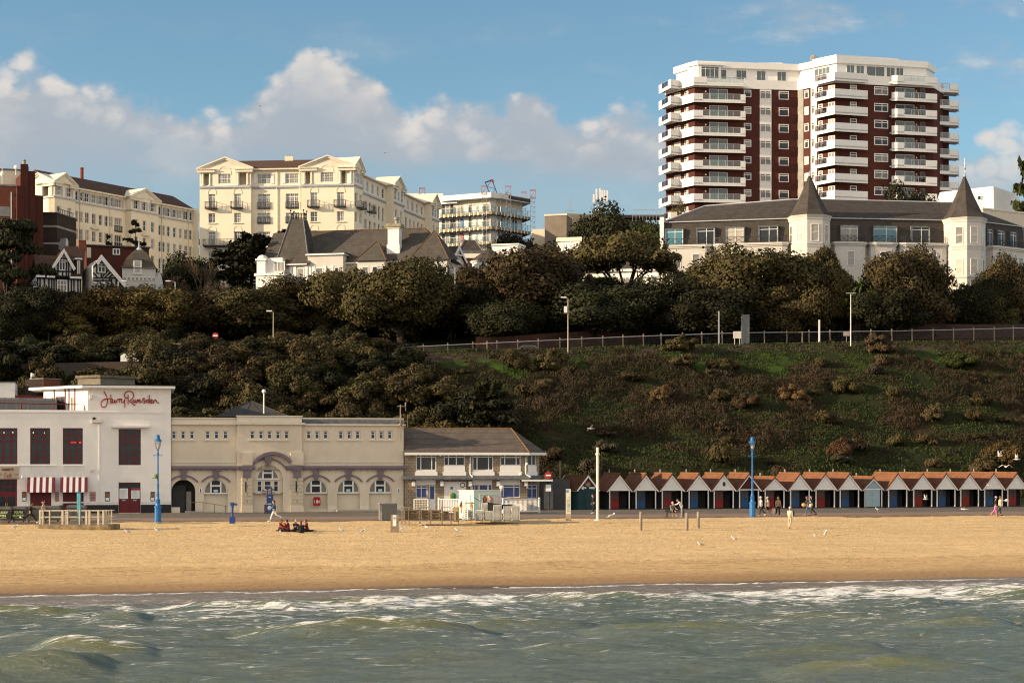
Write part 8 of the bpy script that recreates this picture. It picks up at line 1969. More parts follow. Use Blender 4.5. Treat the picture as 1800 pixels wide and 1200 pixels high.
m=MB();m.lathe(p,[(.30,0),(.28,.06),(.15,.10),(.12,.3),(.115,zt-p.z)],10);m.build('shaft',m_steelwhite,t);m=MB();m.lathe((p.x,p.y,zt-.62),[(.17,0),(.17,.16)],8);m.build('collar',m_steelwhite,t)
t,p,zt=simple_post('information_totem',999,914.5,859,.1,None,'slim cream information totem with coloured panel left of the plain pole','sign')
m=MB();m.box(p.x-.20,p.x+.20,p.y-.08,p.y+.08,0,.55);m.build('plinth',mat('totem_buff',(.33,.27,.19),.8),t);m=MB();m.box(p.x-.20,p.x+.20,p.y-.06,p.y+.06,.551,zt);bo=m.build('board',m_steelwhite,t)
m=MB();m.box(p.x-.13,p.x+.12,p.y-.07,p.y-.061,.7,1.95);m.build('picture',mat('totem_map',(.45,.47,.36),.6,.4,3),bo);m=MB();m.box(p.x-.19,p.x+.02,p.y-.07,p.y-.061,zt-.28,zt-.08);m.build('blue_badge',mat('badge_blue',(.05,.25,.5),.5),bo)
for px,py,top,lab in((1126.5,924,899,'wooden bollard in the sand, leftmost of three near the bench'),(1207.5,932,901,'wooden bollard nearest the water, middle of three'),(1227.5,926.5,899,'wooden bollard in the sand, right of the two close together')):
 p=SP(px,py);zt=CZ+(HY-top)/F*p.y;m=MB();m.lathe(p,[(.12,-.3),(.12,zt-p.z-.03),(.09,zt-p.z)],10);o=m.build('bollard',m_greywood,None,True,p);tag(o,lab,'bollard','wooden bollards on the sand')
p=PG(408.5,919.5);t=thing('coin_telescope',p,'blue coin telescope on a square base at the sand edge','telescope');mb_=mat('telescope_blue',(.018,.045,.21),.5)
m=MB();m.box(p.x-.2,p.x+.2,p.y-.2,p.y+.2,0,.52);m.build('base',mb_,t);m=MB();m.lathe((p.x,p.y,.52),[(.09,0),(.08,.7),(.12,.72),(.1,.86)],8);m.build('column',mb_,t);m=MB();m.box(p.x-.14,p.x+.1,p.y-.12,p.y+.12,1.38,1.66);m.tube([(p.x+.1,p.y,1.52),(p.x+.36,p.y-.04,1.50)],.08,8);m.build('viewer',mb_,t)
p=PG(685,914);t=thing('electrical_cabinet',p,'grey granite-clad electrical cabinet with sunlit left side','cabinet');m=MB();ca_=R(24);e_=E(Vector((p.x-.65,p.y-.1)),Vector((p.x-.65,p.y-.1))+Vector((math.cos(ca_),math.sin(ca_)))*1.35);m.ebox(e_,0,1.35,0,.8,.0,1.36);m.build('body',mat('speckled_granite',(.16,.155,.15),.7,.5,22),t);m=MB();m.ebox(e_,-.03,1.38,-.03,.83,1.36,1.43);m.build('lid',m_galv,t);m=MB();m.ebox(e_,.4,.75,.02,.3,1.431,1.44);m.build('red_sticker',m_redsign,t)
p=SP(694,924.5);t=thing('notice_post',p,'broad wooden notice post with a white notice','sign');zt=p.z+1.36;m=MB();m.box(p.x-.31,p.x+.31,p.y-.06,p.y+.06,p.z-.2,zt-.06);m.box(p.x-.27,p.x+.27,p.y-.055,p.y+.055,zt-.06,zt);m.build('board',m_post,t);m=MB();m.box(p.x-.15,p.x+.12,p.y-.075,p.y-.061,zt-.88,zt-.05);no=m.build('notice',m_upvc,t)
m=MB();m.box(p.x-.10,p.x+.07,p.y-.08,p.y-.076,zt-.30,zt-.2);m.build('blue_logo',mat('notice_blue',(.06,.16,.4),.6),no);m=MB();m.box(p.x-.10,p.x+.05,p.y-.08,p.y-.076,zt-.42,zt-.35);m.build('orange_bar',mat('notice_orange',(.5,.25,.06),.6),no)
def rack():
 q0=SP(712,922);yb=q0.y+.3;zb=.02;X=lambda px,y=None:(px-CX)/F*(y or yb)
 t=thing('storage_rack',(q0.x,yb,0),'low metal storage rack holding the stacked brown deckchairs','rack');m=MB();x0,x1=X(704),X(806)
 for px in(706,712,719,738,756.5,776.5,792.5,806):
  for y in(yb-.45,yb+.9):m.box(X(px)-.022,X(px)+.022,y-.022,y+.022,-.2,1.22 if px!=792.5 else 1.0)
 m.build('upright',m_post,t);m=MB()
 for y in(yb-.45,yb+.9):m.box(x0,x1,y-.03,y+.03,.10,.17)
 for a,b_ in((706,719),(738,755),(776,792)):m.tube([(X(a),yb-.45,1.2),(X(b_),yb-.45,1.2)],.03,5)
 m.build('rail',m_greywood,t)
 cols_=[mat('deckchair_wood',(.27,.19,.115),.8,.3,4),mat('deckchair_grey',(.20,.165,.13),.85,.3,4),mat('deckchair_canvas_tan',(.40,.28,.15),.9,.25,4),mat('deckchair_dark',(.13,.105,.085),.9,.3,4)]
 rr=random.Random(8);me_cache={}
 for px0,px1,top,n,lab in((711,736,895,11,'leftmost stack, sunlit on its left'),(740,754,896,10,'second stack from the left'),(758,774,895.5,11,'third stack from the left'),(778,788.5,898,10,'short stack next to the upright crate')):
  w_=X(px1)-X(px0);hh=(CZ+(HY-top)/F*yb-.18)/n
  for k in range(n):
   key=(round(w_,2),k%3)
   if key not in me_cache:
    b=MB();h_=hh*.92
    for s in(0,1):b.box(0 if s==0 else w_-.07,.07 if s==0 else w_,-.02,1.15,0,h_)
    b.box(.07,w_-.07,.02,.09,.01,h_*.8);b.box(.07,w_-.07,1.03,1.1,.01,h_*.8);b.box(.08,w_-.08,-.035,1.12,h_*.25,h_*.62,1)
    me=bpy.data.meshes.new('folded_deckchair');me.from_pydata(b.v,[],b.f);me.materials.append(cols_[key[1]]);me.materials.append(cols_[(key[1]+1)%4]);me.polygons.foreach_set('material_index',b.m);me_cache[key]=me
   o=bpy.data.objects.new('folded_deckchair',me_cache[key]);COL.objects.link(o);o.location=(X(px0)+rr.uniform(-.03,.03),yb-.3+rr.uniform(-.05,.05),.18+hh*k);o.rotation_euler=(0,0,rr.uniform(-.03,.03));tag(o,'folded brown deckchair lying in the '+lab,'deckchair','folded deckchairs in the rack')
 t=thing('crate',(X(802),yb,0),'upright buff board crate at the right end of the rack','crate');m=MB();m.box(X(797),X(807),yb-.4,yb+.6,.05,1.2);m.build('panel',mat('buff_board',(.40,.29,.15),.8,.15),t);m=MB();m.box(X(801.5),X(807)-.02,yb-.43,yb-.402,.05,.85);m.build('dark_panel',mat('brown_board',(.10,.072,.05),.8),t)
 for s in(797.5,806):pass
rack()
def loungers():
 b=MB();L_=1.85;wd=.66
 for s in(0,wd-.06):b.box(s,s+.06,0,L_,0,.075)
 for k in range(7):b.box(.06,wd-.06,.05+k*.26,.05+k*.26+.16,.035,.062)
 for x in(.0,wd-.07):b.box(x,x+.07,.18,.30,-.02,.0);b.box(x,x+.07,L_-.35,L_-.2,-.02,.0)
 b.box(.1,wd-.1,-.03,.03,.03,.07)
 me=bpy.data.meshes.new('sun_lounger');me.from_pydata(b.v,[],b.f);me.materials.append(mat('lounger_white',(.80,.77,.70),.45,.05))
 rr=random.Random(2);base=SP(860,922);y0=base.y+.2
 for px0,top,n,dy,lab in((817,895.5,13,0,'stack at the left end'),(836,896,13,.02,'second stack from the left'),(852,897,13,.03,'third stack from the left'),(867.5,886.5,17,.0,'tall fourth stack'),(884.5,889,16,.03,'fifth stack'),(899.5,887.5,16,.01,'stack at the right end'),(846,884,18,1.95,'high stack at the back, against the mint hut')):
  yy=y0+dy;pitch=(CZ+(HY-top)/F*yy-.10-.0)/n;z0=.10;x0=(px0-CX)/F*yy
  for k in range(n):
   o=bpy.data.objects.new('sun_lounger',me);COL.objects.link(o);o.location=(x0+rr.uniform(-.012,.012),yy+rr.uniform(-.02,.02),z0+pitch*k);o.scale=(1,1,pitch/.082*.80);tag(o,'white plastic sun lounger in the '+lab,'sun lounger','stacked white sun loungers')
  t=thing('lounger_trolley',(x0+.33,yy+.9,0),'small wheeled trolley under the lounger '+lab,'trolley','trolleys under the loungers');m=MB()
  m.box(x0+.02,x0+.64,yy+.1,yy+1.7,.055,.085);m.build('platform',m_greywood,t)
  for x in(x0+.08,x0+.54):
   for y in(yy+.2,yy+1.5):m=MB();m.tube([(x,y,.03),(x+.05,y,.03)],.028,8);m.build('wheel',m_iron,t)
 X=lambda px:(px-CX)/F*y0
 t=thing('sun_lounger',(X(814),y0-.1,0),'white sun lounger leaning upright at the left end of the stacks','sun lounger');m=MB()
 for s in(0,.42):m.tube([(X(813.5)+s,y0-.35,0),(X(815)+s*.8,y0+.05,1.45)],.045,5)
 for k in range(8):f=.1+k*.11;m.box(X(813.5)+.0+f*.08,X(813.5)+.42+f*.04,y0-.35+f*.4-.02,y0-.35+f*.4+.02,1.45*f,1.45*f+.09)
 m.build('frame',mat('lounger_white',(.76,.73,.67)),t)
 t=thing('tarpaulin',(X(880),y0+.8,1.5),'black tarpaulin thrown over the taller lounger stacks','tarpaulin');m=MB();Zp=lambda py:CZ+(HY-py)/F*(y0+.4)
 m.extrude([(X(px),y0+.4,Zp(py))for px,py in((857,882.6),(867,885),(884,887),(901,886.4),(902,890),(893,895),(886,891),(881,899),(874,890),(866,899),(857,897))],(0,1.5,0));m.build('sheet',m_black,t)
 for px0,px1,zt_,mm,lab in((832.5,843,1.62,mat('blue_board',(.02,.07,.22),.5),'dark blue board lying tilted on the second lounger stack'),(816,834,1.46,mat('teal_board',(.03,.25,.21),.5),'flat teal board lying on the left lounger stack')):
  p0,p1=X(px0),X(px1);t=MB();dz=.32 if 'blue' in lab else.02;t.hexa([(p0,y0+.05,zt_+dz),(p1,y0+.05,zt_-.02),(p1,y0+.9,zt_-.02),(p0,y0+.9,zt_+dz),(p0,y0+.05,zt_+dz+.04),(p1,y0+.05,zt_+.02),(p1,y0+.9,zt_+.02),(p0,y0+.9,zt_+dz+.04)]);o=t.build('board',mm,None,loc=(p0,y0,zt_));tag(o,lab,'board')
loungers()
def ice_cream_hut():
 C_=PG(833,911);A0=C_.xy+Vector((-1.30,.75));B0=C_.xy+Vector((2.35,.62));e1,e2=E(A0,C_.xy),E(C_.xy,B0);H=CZ+(HY-861)/F*C_.y
 t=thing('ice_cream_hut',C_,'mint green ice cream hut with sunlit pale left side and painted cones','kiosk');m=MB();bk=B0+A0-C_.xy
 closed(m,[A0,C_.xy,B0,bk],0,H-.06);m.build('wall',m_mint,t);m=MB();m.plan(ring([A0,C_.xy,B0,bk],.04),H-.06,H);m.build('roof',m_steelwhite,t)
 m=MB();m.ebox(e1,.45,1.15,-.03,0,.1,H-.35);dd=m.build('door',m_mint,t)
 m=MB();a0,a1=e2.a(842.5),e2.a(872.5);m.ebox(e2,a0,a1,-.05,-.0,e2.z(858,869.5),e2.z(858,868));m.ebox(e2,a0,a0+.04,-.04,0,.9,e2.z(858,869.5));m.ebox(e2,a1-.04,a1,-.04,0,.9,e2.z(858,869.5));m.build('hatch_frame',m_steelwhite,t)
 m=MB();a0,a1=e2.a(874),e2.a(880.5);m.ebox(e2,a0,a1,-.03,0,e2.z(877,885),e2.z(877,868));pb=m.build('price_board',mat('price_board_pink',(.62,.50,.54),.6),t)
 m=MB()
 for k in range(6):m.ebox(e2,a0+.05,a1-.08,-.034,-.03,e2.z(877,883-k*2.4),e2.z(877,882.6-k*2.4))
 m.build('print',m_redsign,pb)
 cone=mat('wafer',(.55,.28,.08),.8);
 for e,px,py,m2,s in((e1,811,889,mat('chocolate_ice',(.20,.06,.03),.6),1),(e1,820,886,mat('vanilla_ice',(.72,.64,.48),.6),1.15),(e1,829.3,889,mat('orange_ice',(.60,.20,.08),.6),.95)):
  a,z=e.a(px),e.z(px,py);m=MB();m.extrude([e.W(a-.09*s,-.05,z),e.W(a+.09*s,-.05,z),e.W(a,-.05,z-.62*s)],Vector((*(e.n*.05),0)));o=m.build('painted_cone',cone,t);m=MB();m.ball(e.W(a,-.04,z+.04),.15*s,10,6,0,(1,.3,1));m.ball(e.W(a,-.04,z+.2*s),.10*s,8,6,0,(1,.3,1));m.extrude([e.W(a-.07*s,-.06,z+.25*s),e.W(a+.07*s,-.06,z+.25*s),e.W(a+.01,-.06,z+.45*s)],Vector((*(e.n*.04),0)));m.build('painted_scoop',m2,o)
 for px,py,m2,s in((852,877,mat('chocolate_ice',(.2,.06,.03)),.20),(857.5,877,mat('vanilla_ice',(.72,.64,.48)),.24),(863,877.5,mat('strawberry_ice',(.55,.17,.17),.6),.20)):
  a,z=e2.a(px),e2.z(px,py);m=MB();m.ball(e2.W(a,-.03,z),s,10,8,0,(1,.2,1.15));m.ball(e2.W(a,-.03,z+s*.9),s*.55,10,8,0,(1,.2,1));m.box(*(lambda q:(q.x-s*.8,q.x+s*.8,q.y,q.y+.03))(e2.W(a,-.045,0)),z-s*1.9,z-s*.3);m.build('painted_scoop',m2,t)
 lp=MB();q=e2.W(e2.len-.02,-.1,H+.12);lp.tube([e2.W(e2.len-.1,.05,H-.3),q],.035,5);lp.ball(q+Vector((0,0,.1)),.18,10,8);lp.build('globe_lamp',m_whitep,t)
ice_cream_hut()
def car():
 c=PG(882,901.5);t=thing('parked_car',c,'white car with dark windows parked behind the ice cream hut','car',rz=0.0);cw=mat('car_white',(.72,.72,.72),.25,.03,spec=.5)
 W2=lambda x,y,z:(c.x-x*math.cos(PHI)-y*math.sin(PHI),c.y-x*math.sin(PHI)+y*math.cos(PHI),z)
 prof=[(-1.95,.35),(-2.0,.62),(-1.85,.85),(-1.15,.98),(-.55,1.42),(.55,1.47),(1.35,1.38),(1.85,.95),(1.95,.6),(1.9,.35)]
 m=MB()
 for s0,s1,k in((-.80,.80,1.0),):m.extrude([W2(x,s0,z)for x,z in prof],Vector(W2(0,s1,0))-Vector(W2(0,s0,0)))
 m.build('body',cw,t);g=MB()
 for y in(-.815,.80):
  for P_ in([(-.98,1.0),(-.48,1.36),(.02,1.39),(.02,.98)],[(.08,.98),(.08,1.39),(.62,1.40),(.98,.98)],[(1.04,.99),(.70,1.38),(1.25,1.30),(1.5,1.0)]):g.extrude([W2(x,y,z)for x,z in P_],Vector(W2(0,.015,0))-Vector(W2(0,0,0)))
 g.build('side_window',g_dark,t);g=MB();g.hexa([W2(-1.14,-.7,1.0),W2(-1.14,.7,1.0),W2(-.60,.62,1.40),W2(-.60,-.62,1.40),W2(-1.16,-.7,1.02),W2(-1.16,.7,1.02),W2(-.62,.62,1.42),W2(-.62,-.62,1.42)]);g.build('windscreen',g_dark,t)
 for x in(-1.25,1.25):
  for y in(-.82,.66):w=MB();w.tube([W2(x,y,.31),W2(x,y+.18,.31)],.31,14);o=w.build('wheel',m_black,t);w=MB();w.tube([W2(x,y-.01,.31),W2(x,y+.19,.31)],.18,10);w.build('rim',m_galv,o)
 r=MB();r.tube([W2(-.4,-.6,1.52),W2(.9,-.6,1.50)],.03,5);r.tube([W2(-.4,.6,1.52),W2(.9,.6,1.50)],.03,5);r.build('roof_rail',m_iron,t)
 for y in(-.55,.55):h=MB();h.ball(W2(-1.93,y,.72),.13,8,6,0,(.5,1,.8));h.build('headlight',m_upvc,t)
car()
def railing(px0,py0,px1,py1,label,hh=1.45):
 a,b=PG(px0,py0),PG(px1,py1);e=E(a,b);t=thing('picket_railing',a,label,'railing','white picket railings before the stone house');m=MB();n=max(1,round(e.len/3.2))
 for k in range(n+1):x=e.len*k/n;m.ebox(e,x-.06,x+.06,-.06,.06,0,hh+.1)
 m.build('post',m_whitep,t);m=MB();m.ebox(e,.06,e.len-.06,-.035,.035,.16,.24);m.ebox(e,.06,e.len-.06,-.04,.04,hh-.1,hh);m.build('rail',m_whitep,t);m=MB();k=.16
 while k<e.len-.1:m.ebox(e,k-.022,k+.022,-.018,.018,.24,hh-.1);k+=.165
 m.build('bars',m_whitep,t)
railing(771,903.5,812,904.0,'white picket railing between the stone house door and the mint hut')
railing(884,903,948,901,'white picket railing right of the lounger stacks',1.35)
a,b=PG(728,903),PG(752.5,903.3);e=E(a,b);t=thing('mesh_gate',a,'pale wire mesh gate left of the white stone house door','gate');m=MB()
for x in(0,e.len):m.ebox(e,x-.04,x+.04,-.04,.04,0,1.4)
m.ebox(e,.04,e.len-.04,-.03,.03,1.34,1.4);m.build('frame',m_steelwhite,t);m=MB()
for k in range(9):x=e.len*(k+.5)/9;m.ebox(e,x-.01,x+.01,-.01,.01,.1,1.34)
for k in range(8):m.ebox(e,.04,e.len-.04,-.008,.008,.12+k*.16,.14+k*.16)
m.build('mesh',m_steelwhite,t)
p=PG(474.5,902.5);t=thing('information_stand',p,'tall dark blue poster stand before the central arch window','sign');m=MB();mb_=mat('stand_blue',(.012,.035,.13),.5);m.box(p.x-.30,p.x+.30,p.y-.1,p.y+.1,0,1.75);m.build('panel',mb_,t);m=MB();m.box(p.x-.26,p.x-.18,p.y-.06,p.y+.06,1.75,2.35);m.box(p.x+.10,p.x+.18,p.y-.06,p.y+.06,1.75,2.35);m.box(p.x-.28,p.x+.2,p.y-.07,p.y+.07,2.35,2.48);m.build('frame',mb_,t)
m=MB();m.ball((p.x,p.y-.1,.55),.2,10,6,0,(1,.1,1));m.box(p.x-.2,p.x+.16,p.y-.112,p.y-.101,.88,.96);m.box(p.x-.1,p.x+.1,p.y-.112,p.y-.101,1.5,1.58);m.build('print',mat('pale_print',(.35,.4,.5),.6),t);m=MB();m.box(p.x-.52,p.x-.31,p.y-.1,p.y+.1,0,.85);m.build('bin_side',mat('dark_red_brown',(.06,.03,.03),.7),t)
eT_=E(FL(301.2,.35),FL(709.5,.35));q=eT_.r(550.5,562.8,873,888.6);t=thing('lifebuoy_cabinet',eT_.W(q[0],0,q[2]),'red lifebuoy cabinet with white ring symbol on the cream wall','lifebuoy box');m=MB();r_=.12;w_,h_=q[1]-q[0],q[3]-q[2];P_=[]
for cx,cz,a0 in((r_,r_,180),(w_-r_,r_,270),(w_-r_,h_-r_,0),(r_,h_-r_,90)):
 for k in range(4):an=R(a0+30*k);P_.append(eT_.W(q[0]+cx+r_*math.cos(an),-.22,q[2]+cz+r_*math.sin(an)))
m.extrude(P_,Vector((*(eT_.n*.21),0)));m.build('case',mat('lifebuoy_red',(.34,.012,.014),.4,.05),t)
m=MB();ac,zc=(q[0]+q[1])/2,(q[2]+q[3])/2-.02;m.ball(eT_.W(ac,-.225,zc),.16,14,8,0,(1,.08,1));sy=m.build('ring_symbol',m_upvc,t);m=MB();m.ball(eT_.W(ac,-.24,zc),.06,10,6,0,(1,.1,1));m.build('ring_hole',mat('ring_grey',(.35,.33,.4),.5),sy);m=MB()
for s in(-1,1):arc_band(m,eT_,ac,zc,.24,.275,150 if s>0 else-30,210 if s>0 else 30,-.232,-.22,n=6)
m.build('wave_symbol',m_upvc,t);m=MB();m.ball(eT_.W(ac,-.23,q[2]+.1),.03,6,4);m.build('catch',m_upvc,t)
t=thing('handrail',PG(338,902),'thin dark ramp handrail beside the toilet entrance','handrail');m=MB();a,b,c_=PG(338,902),PG(378,902.5),PG(396,903)
for p_,h in((PG(329,901.5),1.05),(PG(357,902),1.02),(PG(377,902.3),.9),(PG(396,903),.72)):m.tube([p_,p_+Vector((0,0,h))],.03,6)
m.tube([PG(327,901.5)+Vector((0,0,1.05)),PG(357,902)+Vector((0,0,1.04)),PG(399,903)+Vector((0,0,.72))],.03,6);m.build('rail',m_iron,t)
for px0,px1,lab in((325,404,'low concrete ramp at the toilet entrance arch'),(590,700,'low concrete step along the right wing of the toilet building')):
 a0,a1=eT_.a(px0),eT_.a(px1);m=MB();m.hexa([eT_.W(a0,-1.3,-.02),eT_.W(a1,-1.3,-.02),eT_.W(a1,-.12,-.02),eT_.W(a0,-.12,-.02),eT_.W(a0,-1.3,.2),eT_.W(a1,-1.3,.06 if px0<400 else.2),eT_.W(a1,-.12,.06 if px0<400 else.2),eT_.W(a0,-.12,.2)]);o=m.build('step',m_grey,None,loc=eT_.W(a0,-1,0));tag(o,lab,'step')
def platform():
 p=SP(136,929);y=p.y+1.0;X=lambda px:(px-CX)/F*y;t=thing('shower_platform',(X(136),y,-.3),'round-ended stained concrete platform ringed by cream posts and rails','platform');m=MB();n=16;x0,x1=X(76),X(196);r_=1.1;P_=[]
 for k in range(n+1):a=R(90+180*k/n);P_.append((x0+.55*r_*math.cos(a),y+r_*math.sin(a)))
 for k in range(n+1):a=R(-90+180*k/n);P_.append((x1+.55*r_*math.cos(a),y+r_*math.sin(a)))
 m.plan(P_,-.6,.08);m.build('slab',mat('stained_concrete',(.27,.20,.12),.95,.55,1.6,streak=.6),t)
 ps=[]
 for px,f in((72,.0),(74.5,-.8),(81,-.95),(93,-1),(115.5,-1),(120,-.7),(124.5,-1),(145,-1),(157,-1),(162.5,-1),(178,-1),(186.5,-.95),(190,-.75),(194,-.6),(197,-.2)):ps.append((X(px),y+.9*f,px))
 for x,yy,px in ps:
  w_=.075 if px in(115.5,120,157,162.5,178,190,186.5)else.045;q=MB();q.box(x-w_,x+w_,yy-.05,yy+.05,.08,1.2);q.build('post',m_railcream,t)
 r=MB()
 for z in(1.12,.62):r.tube([(x,yy-.0,z)for x,yy,px in ps],.03,5)
 for z in(1.12,.62):r.tube([(ps[0][0],ps[0][1],z),(ps[0][0],y+.8,z),(ps[-1][0],y+.8,z),(ps[-1][0],ps[-1][1],z)],.03,5)
 r.build('rail',m_railcream,t)
 t=thing('shower_post',(X(140.5),y-.3,.08),'turquoise shower post standing on the round-ended platform','post');m=MB();m.box(X(140.5)-.13,X(140.5)+.13,y-.42,y-.18,.08,2.45);m.build('column',mat('turquoise_paint',(.10,.36,.42),.5,.25,3),t);m=MB();m.box(X(140.5)-.15,X(140.5)+.15,y-.44,y-.16,2.45,2.56);m.build('cap',m_blue,t)
platform()
def bins():
 mg=mat('bin_grey',(.15,.145,.135),.7,.15,3);ml=mat('bin_lid',(.10,.095,.09),.7,.2,3);lm_=mat('poster_lime',(.42,.52,.26),.6)
 for px0,px1,top,bot,words,lab in((-9,18,892,919,('LUCKY','BIN'),'grey wheeled bin with black poster cut by the left edge'),(20,44,892,918.5,("YOU'RE",'GLOWING'),'grey wheeled bin with black poster behind the runner'),(46,74,892,917.5,None,'plain grey wheeled bin between the runner and the strolling man'),(76,104,892,917,None,'plain grey wheeled bin behind the strolling man'),(117,149,891,915.5,None,'plain grey wheeled bin with sunlit pale side behind the turquoise post')):
  a,b=PG(px0,bot),PG(px1,bot);e=E(a,Vector((b.x,a.y+(b.x-a.x)*.12)));w=e.len;H=1.26;t=thing('wheeled_bin',a,lab,'bin','wheeled bins by the sand');m=MB();m.hexa([e.W(.08,.05,.14),e.W(w-.08,.05,.14),e.W(w-.08,.85,.14),e.W(.08,.85,.14),e.W(0,0,H-.1),e.W(w,0,H-.1),e.W(w,.95,H-.1),e.W(0,.95,H-.1)])
  for k in range(1,4):m.ebox(e,w*k/4-.02,w*k/4+.02,-.02,.06,.5,H-.2)
  m.ebox(e,-.04,w+.04,-.05,1.0,H-.16,H-.10);m.build('body',mg,t);m=MB();m.hexa([e.W(-.02,-.03,H-.1),e.W(w+.02,-.03,H-.1),e.W(w+.02,.98,H-.1),e.W(-.02,.98,H-.1),e.W(.05,.05,H),e.W(w-.05,.05,H),e.W(w-.05,.9,H+.04),e.W(.05,.9,H+.04)]);m.build('lid',ml,t)
  for x in(.15,w-.2):m=MB();m.tube([e.W(x,.1,.1),e.W(x+.08,.1,.1)],.1,10);m.build('wheel',m_black,t)
  if words:
   m=MB();m.ebox(e,.06,w-.06,-.045,-.03,.3,1.05);o=m.build('poster',m_black,t);text_part('lettering',words[0],e,w/2,.83,.25,lm_,o,y=-.05,bold=.014,shear=.12,width=.82 if words[1]=='BIN' else.70);text_part('lettering',words[1],e,w/2,.57,.25,lm_,o,y=-.05,bold=.014,shear=.12,width=.5 if words[1]=='BIN' else.92)
   m=MB();m.ebox(e,w*.25,w*.75,-.048,-.0451,.375,.40);m.build('small_print',lm_,o)
bins()
def bench():
 a=PG(1172,909);e=E(a,a.xy+Vector((1.6,.30)));t=thing('bench',a,'dark slatted promenade bench under the seated man','bench');m=MB()
 for k in range(4):m.ebox(e,0,e.len,.05+k*.11,.05+k*.11+.085,.42,.455)
 m.build('seat',m_iron,t);m=MB()
 for k in range(4):m.ebox(e,0,e.len,.52+k*.03,.55+k*.03,.52+k*.11,.60+k*.11)
 m.build('backrest',m_iron,t)
 for x in(.06,e.len-.12):
  for y in(.06,.44):m=MB();m.ebox(e,x,x+.05,y,y+.05,0,.42);m.build('leg',m_iron,t)
 for x in(.03,e.len-.09):m=MB();m.ebox(e,x,x+.05,.04,.5,.62,.66);m.ebox(e,x,x+.05,.04,.09,.455,.62);m.build('armrest',m_iron,t)
bench()
# cliff top furniture
def cliff_fence():
 top=[(697,611),(800,606),(905,601),(1000,596.5),(1100,592),(1200,588.5),(1300,585),(1430,583.5),(1560,582),(1680,579.5),(1860,575)]
 def at(px):
  for(a,b),(c_,d)in zip(top,top[1:]):
   if a<=px<=c_:py=b+(d-b)*(px-a)/(c_-a);break
  else:py=top[-1][1]
  v=FL(px,WC+2.2);return Vector((v.x,v.y,CZ+(HY-py)/F*v.y))
 p0=at(700);t=thing('cliff_fence',(p0.x,p0.y,gz(p0.x,p0.y)),'long post and rail fence with pale top rail running along the cliff top','fence');ps=[]
 px=700
 pxs=[700,744,787,831,856,873.5,910,946,984,1022.5,1059.5,1095,1131,1162,1200,1233.5,1269.5,1305,1343.5,1383,1422,1459,1495,1531,1567.5,1603,1640,1676,1711.5,1747.5,1781,1815]
 for px in pxs:
  q=at(px);m=MB();r_=.07;zb=gz(q.x,q.y)-.4;m.hexa([(q.x-r_,q.y-r_,zb),(q.x+r_,q.y-r_,zb),(q.x+r_,q.y+r_,zb),(q.x-r_,q.y+r_,zb),(q.x-r_,q.y-r_,q.z+.32),(q.x+r_,q.y-r_,q.z+.26),(q.x+r_,q.y+r_,q.z+.26),(q.x-r_,q.y+r_,q.z+.32)]);m.build('post',m_post,t)
 m=MB();pts=[at(697+20*i)+Vector((0,-.1,0))for i in range(58)];m.tube(pts,.055,6);m.build('top_rail',m_galv,t)
 m=MB()
 for k in(.25,.5,.75,1.0):m.tube([p-Vector((0,-.12,k))for p in pts],.008,3)
 m.build('wire',m_galv,t)
 m=MB();q=at(1383);m.box(q.x,q.x+1.9,q.y-.9,q.y-.8,q.z-.1,q.z+.0);m.box(q.x+1.8,q.x+1.92,q.y-.95,q.y-.8,gz(q.x,q.y)-1.2,q.z+.05);q=at(840);m.box(q.x-.6,q.x+1.2,q.y-.9,q.y-.8,q.z-.1,q.z);m.box(q.x+1.1,q.x+1.22,q.y-.95,q.y-.8,gz(q.x,q.y)-1.2,q.z+.05);m.build('stile',m_post,t)
 for px0,px1,D0,D1,h,lab,mm in((836,1000,215,222,2.0,'brown boarded fence under the largest tree',mat('reddish_boards',(.085,.040,.028),.9,.3,2)),(1000,1160,219,227,2.3,'brown boarded fence right of the tall cliff-top lamp',mat('reddish_boards',(.085,.04,.028))),(1240,1500,227,233,2.2,'dark boarded fence behind the pale notice board',m_fencedark),(1500,1860,224,228,2.6,'long black-brown boarded fence at the right end of the cliff top',m_fencedark)):
  a,b=P2(px0,D0),P2(px1,D1);n=12;pts=[a.lerp(b,i/n)for i in range(n+1)];m=MB()
  for i in range(n):
   za,zb2=gz(*pts[i]),gz(*pts[i+1]);m.hexa([(*pts[i],za-.5),(*pts[i+1],zb2-.5),(pts[i+1].x,pts[i+1].y+.08,zb2-.5),(pts[i].x,pts[i].y+.08,za-.5),(*pts[i],za+h),(*pts[i+1],zb2+h),(pts[i+1].x,pts[i+1].y+.08,zb2+h),(pts[i].x,pts[i].y+.08,za+h)])
  o=m.build('boarded_fence',mm,None,loc=(*a,gz(*a)));tag(o,lab,'fence')
cliff_fence()
def street_lamp(px,top,D,label,arm=-1,box=False,m=None,bare_top=False,base=None,armlen=.9):
 g=GP(px,D);zt=CZ+(HY-top)/F*D;t=thing('street_lamp',g,label,'street lamp','street lamps on the cliff top');m=m or m_galv;q=MB();q.tube([g-Vector((0,0,.5)),(g.x,g.y,zt-2.5),(g.x,g.y,zt)],[.085,.065,.05],8);q.build('pole',m,t)
 if not bare_top:
  q=MB();q.tube([(g.x,g.y,zt-.02),(g.x+arm*armlen*.4,g.y,zt+.12),(g.x+arm*armlen,g.y,zt+.15)],.045,6);q.build('arm',m,t);q=MB();x0,x1=sorted((g.x+arm*(armlen-.15),g.x+arm*(armlen+.55)));q.box(x0,x1,g.y-.14,g.y+.14,zt+.1,zt+.24);q.build('lamp_head',m_whitep,t)
 else:
  q=MB();q.box(g.x-.6,g.x+.6,g.y-.1,g.y+.1,zt,zt+.1);q.build('lamp_head',m_galv,t)
 if box:q=MB();q.box(g.x-.5,g.x-.1,g.y-.2,g.y+.15,zt-1.75,zt-.95);q.build('control_box',m_whitep,t)
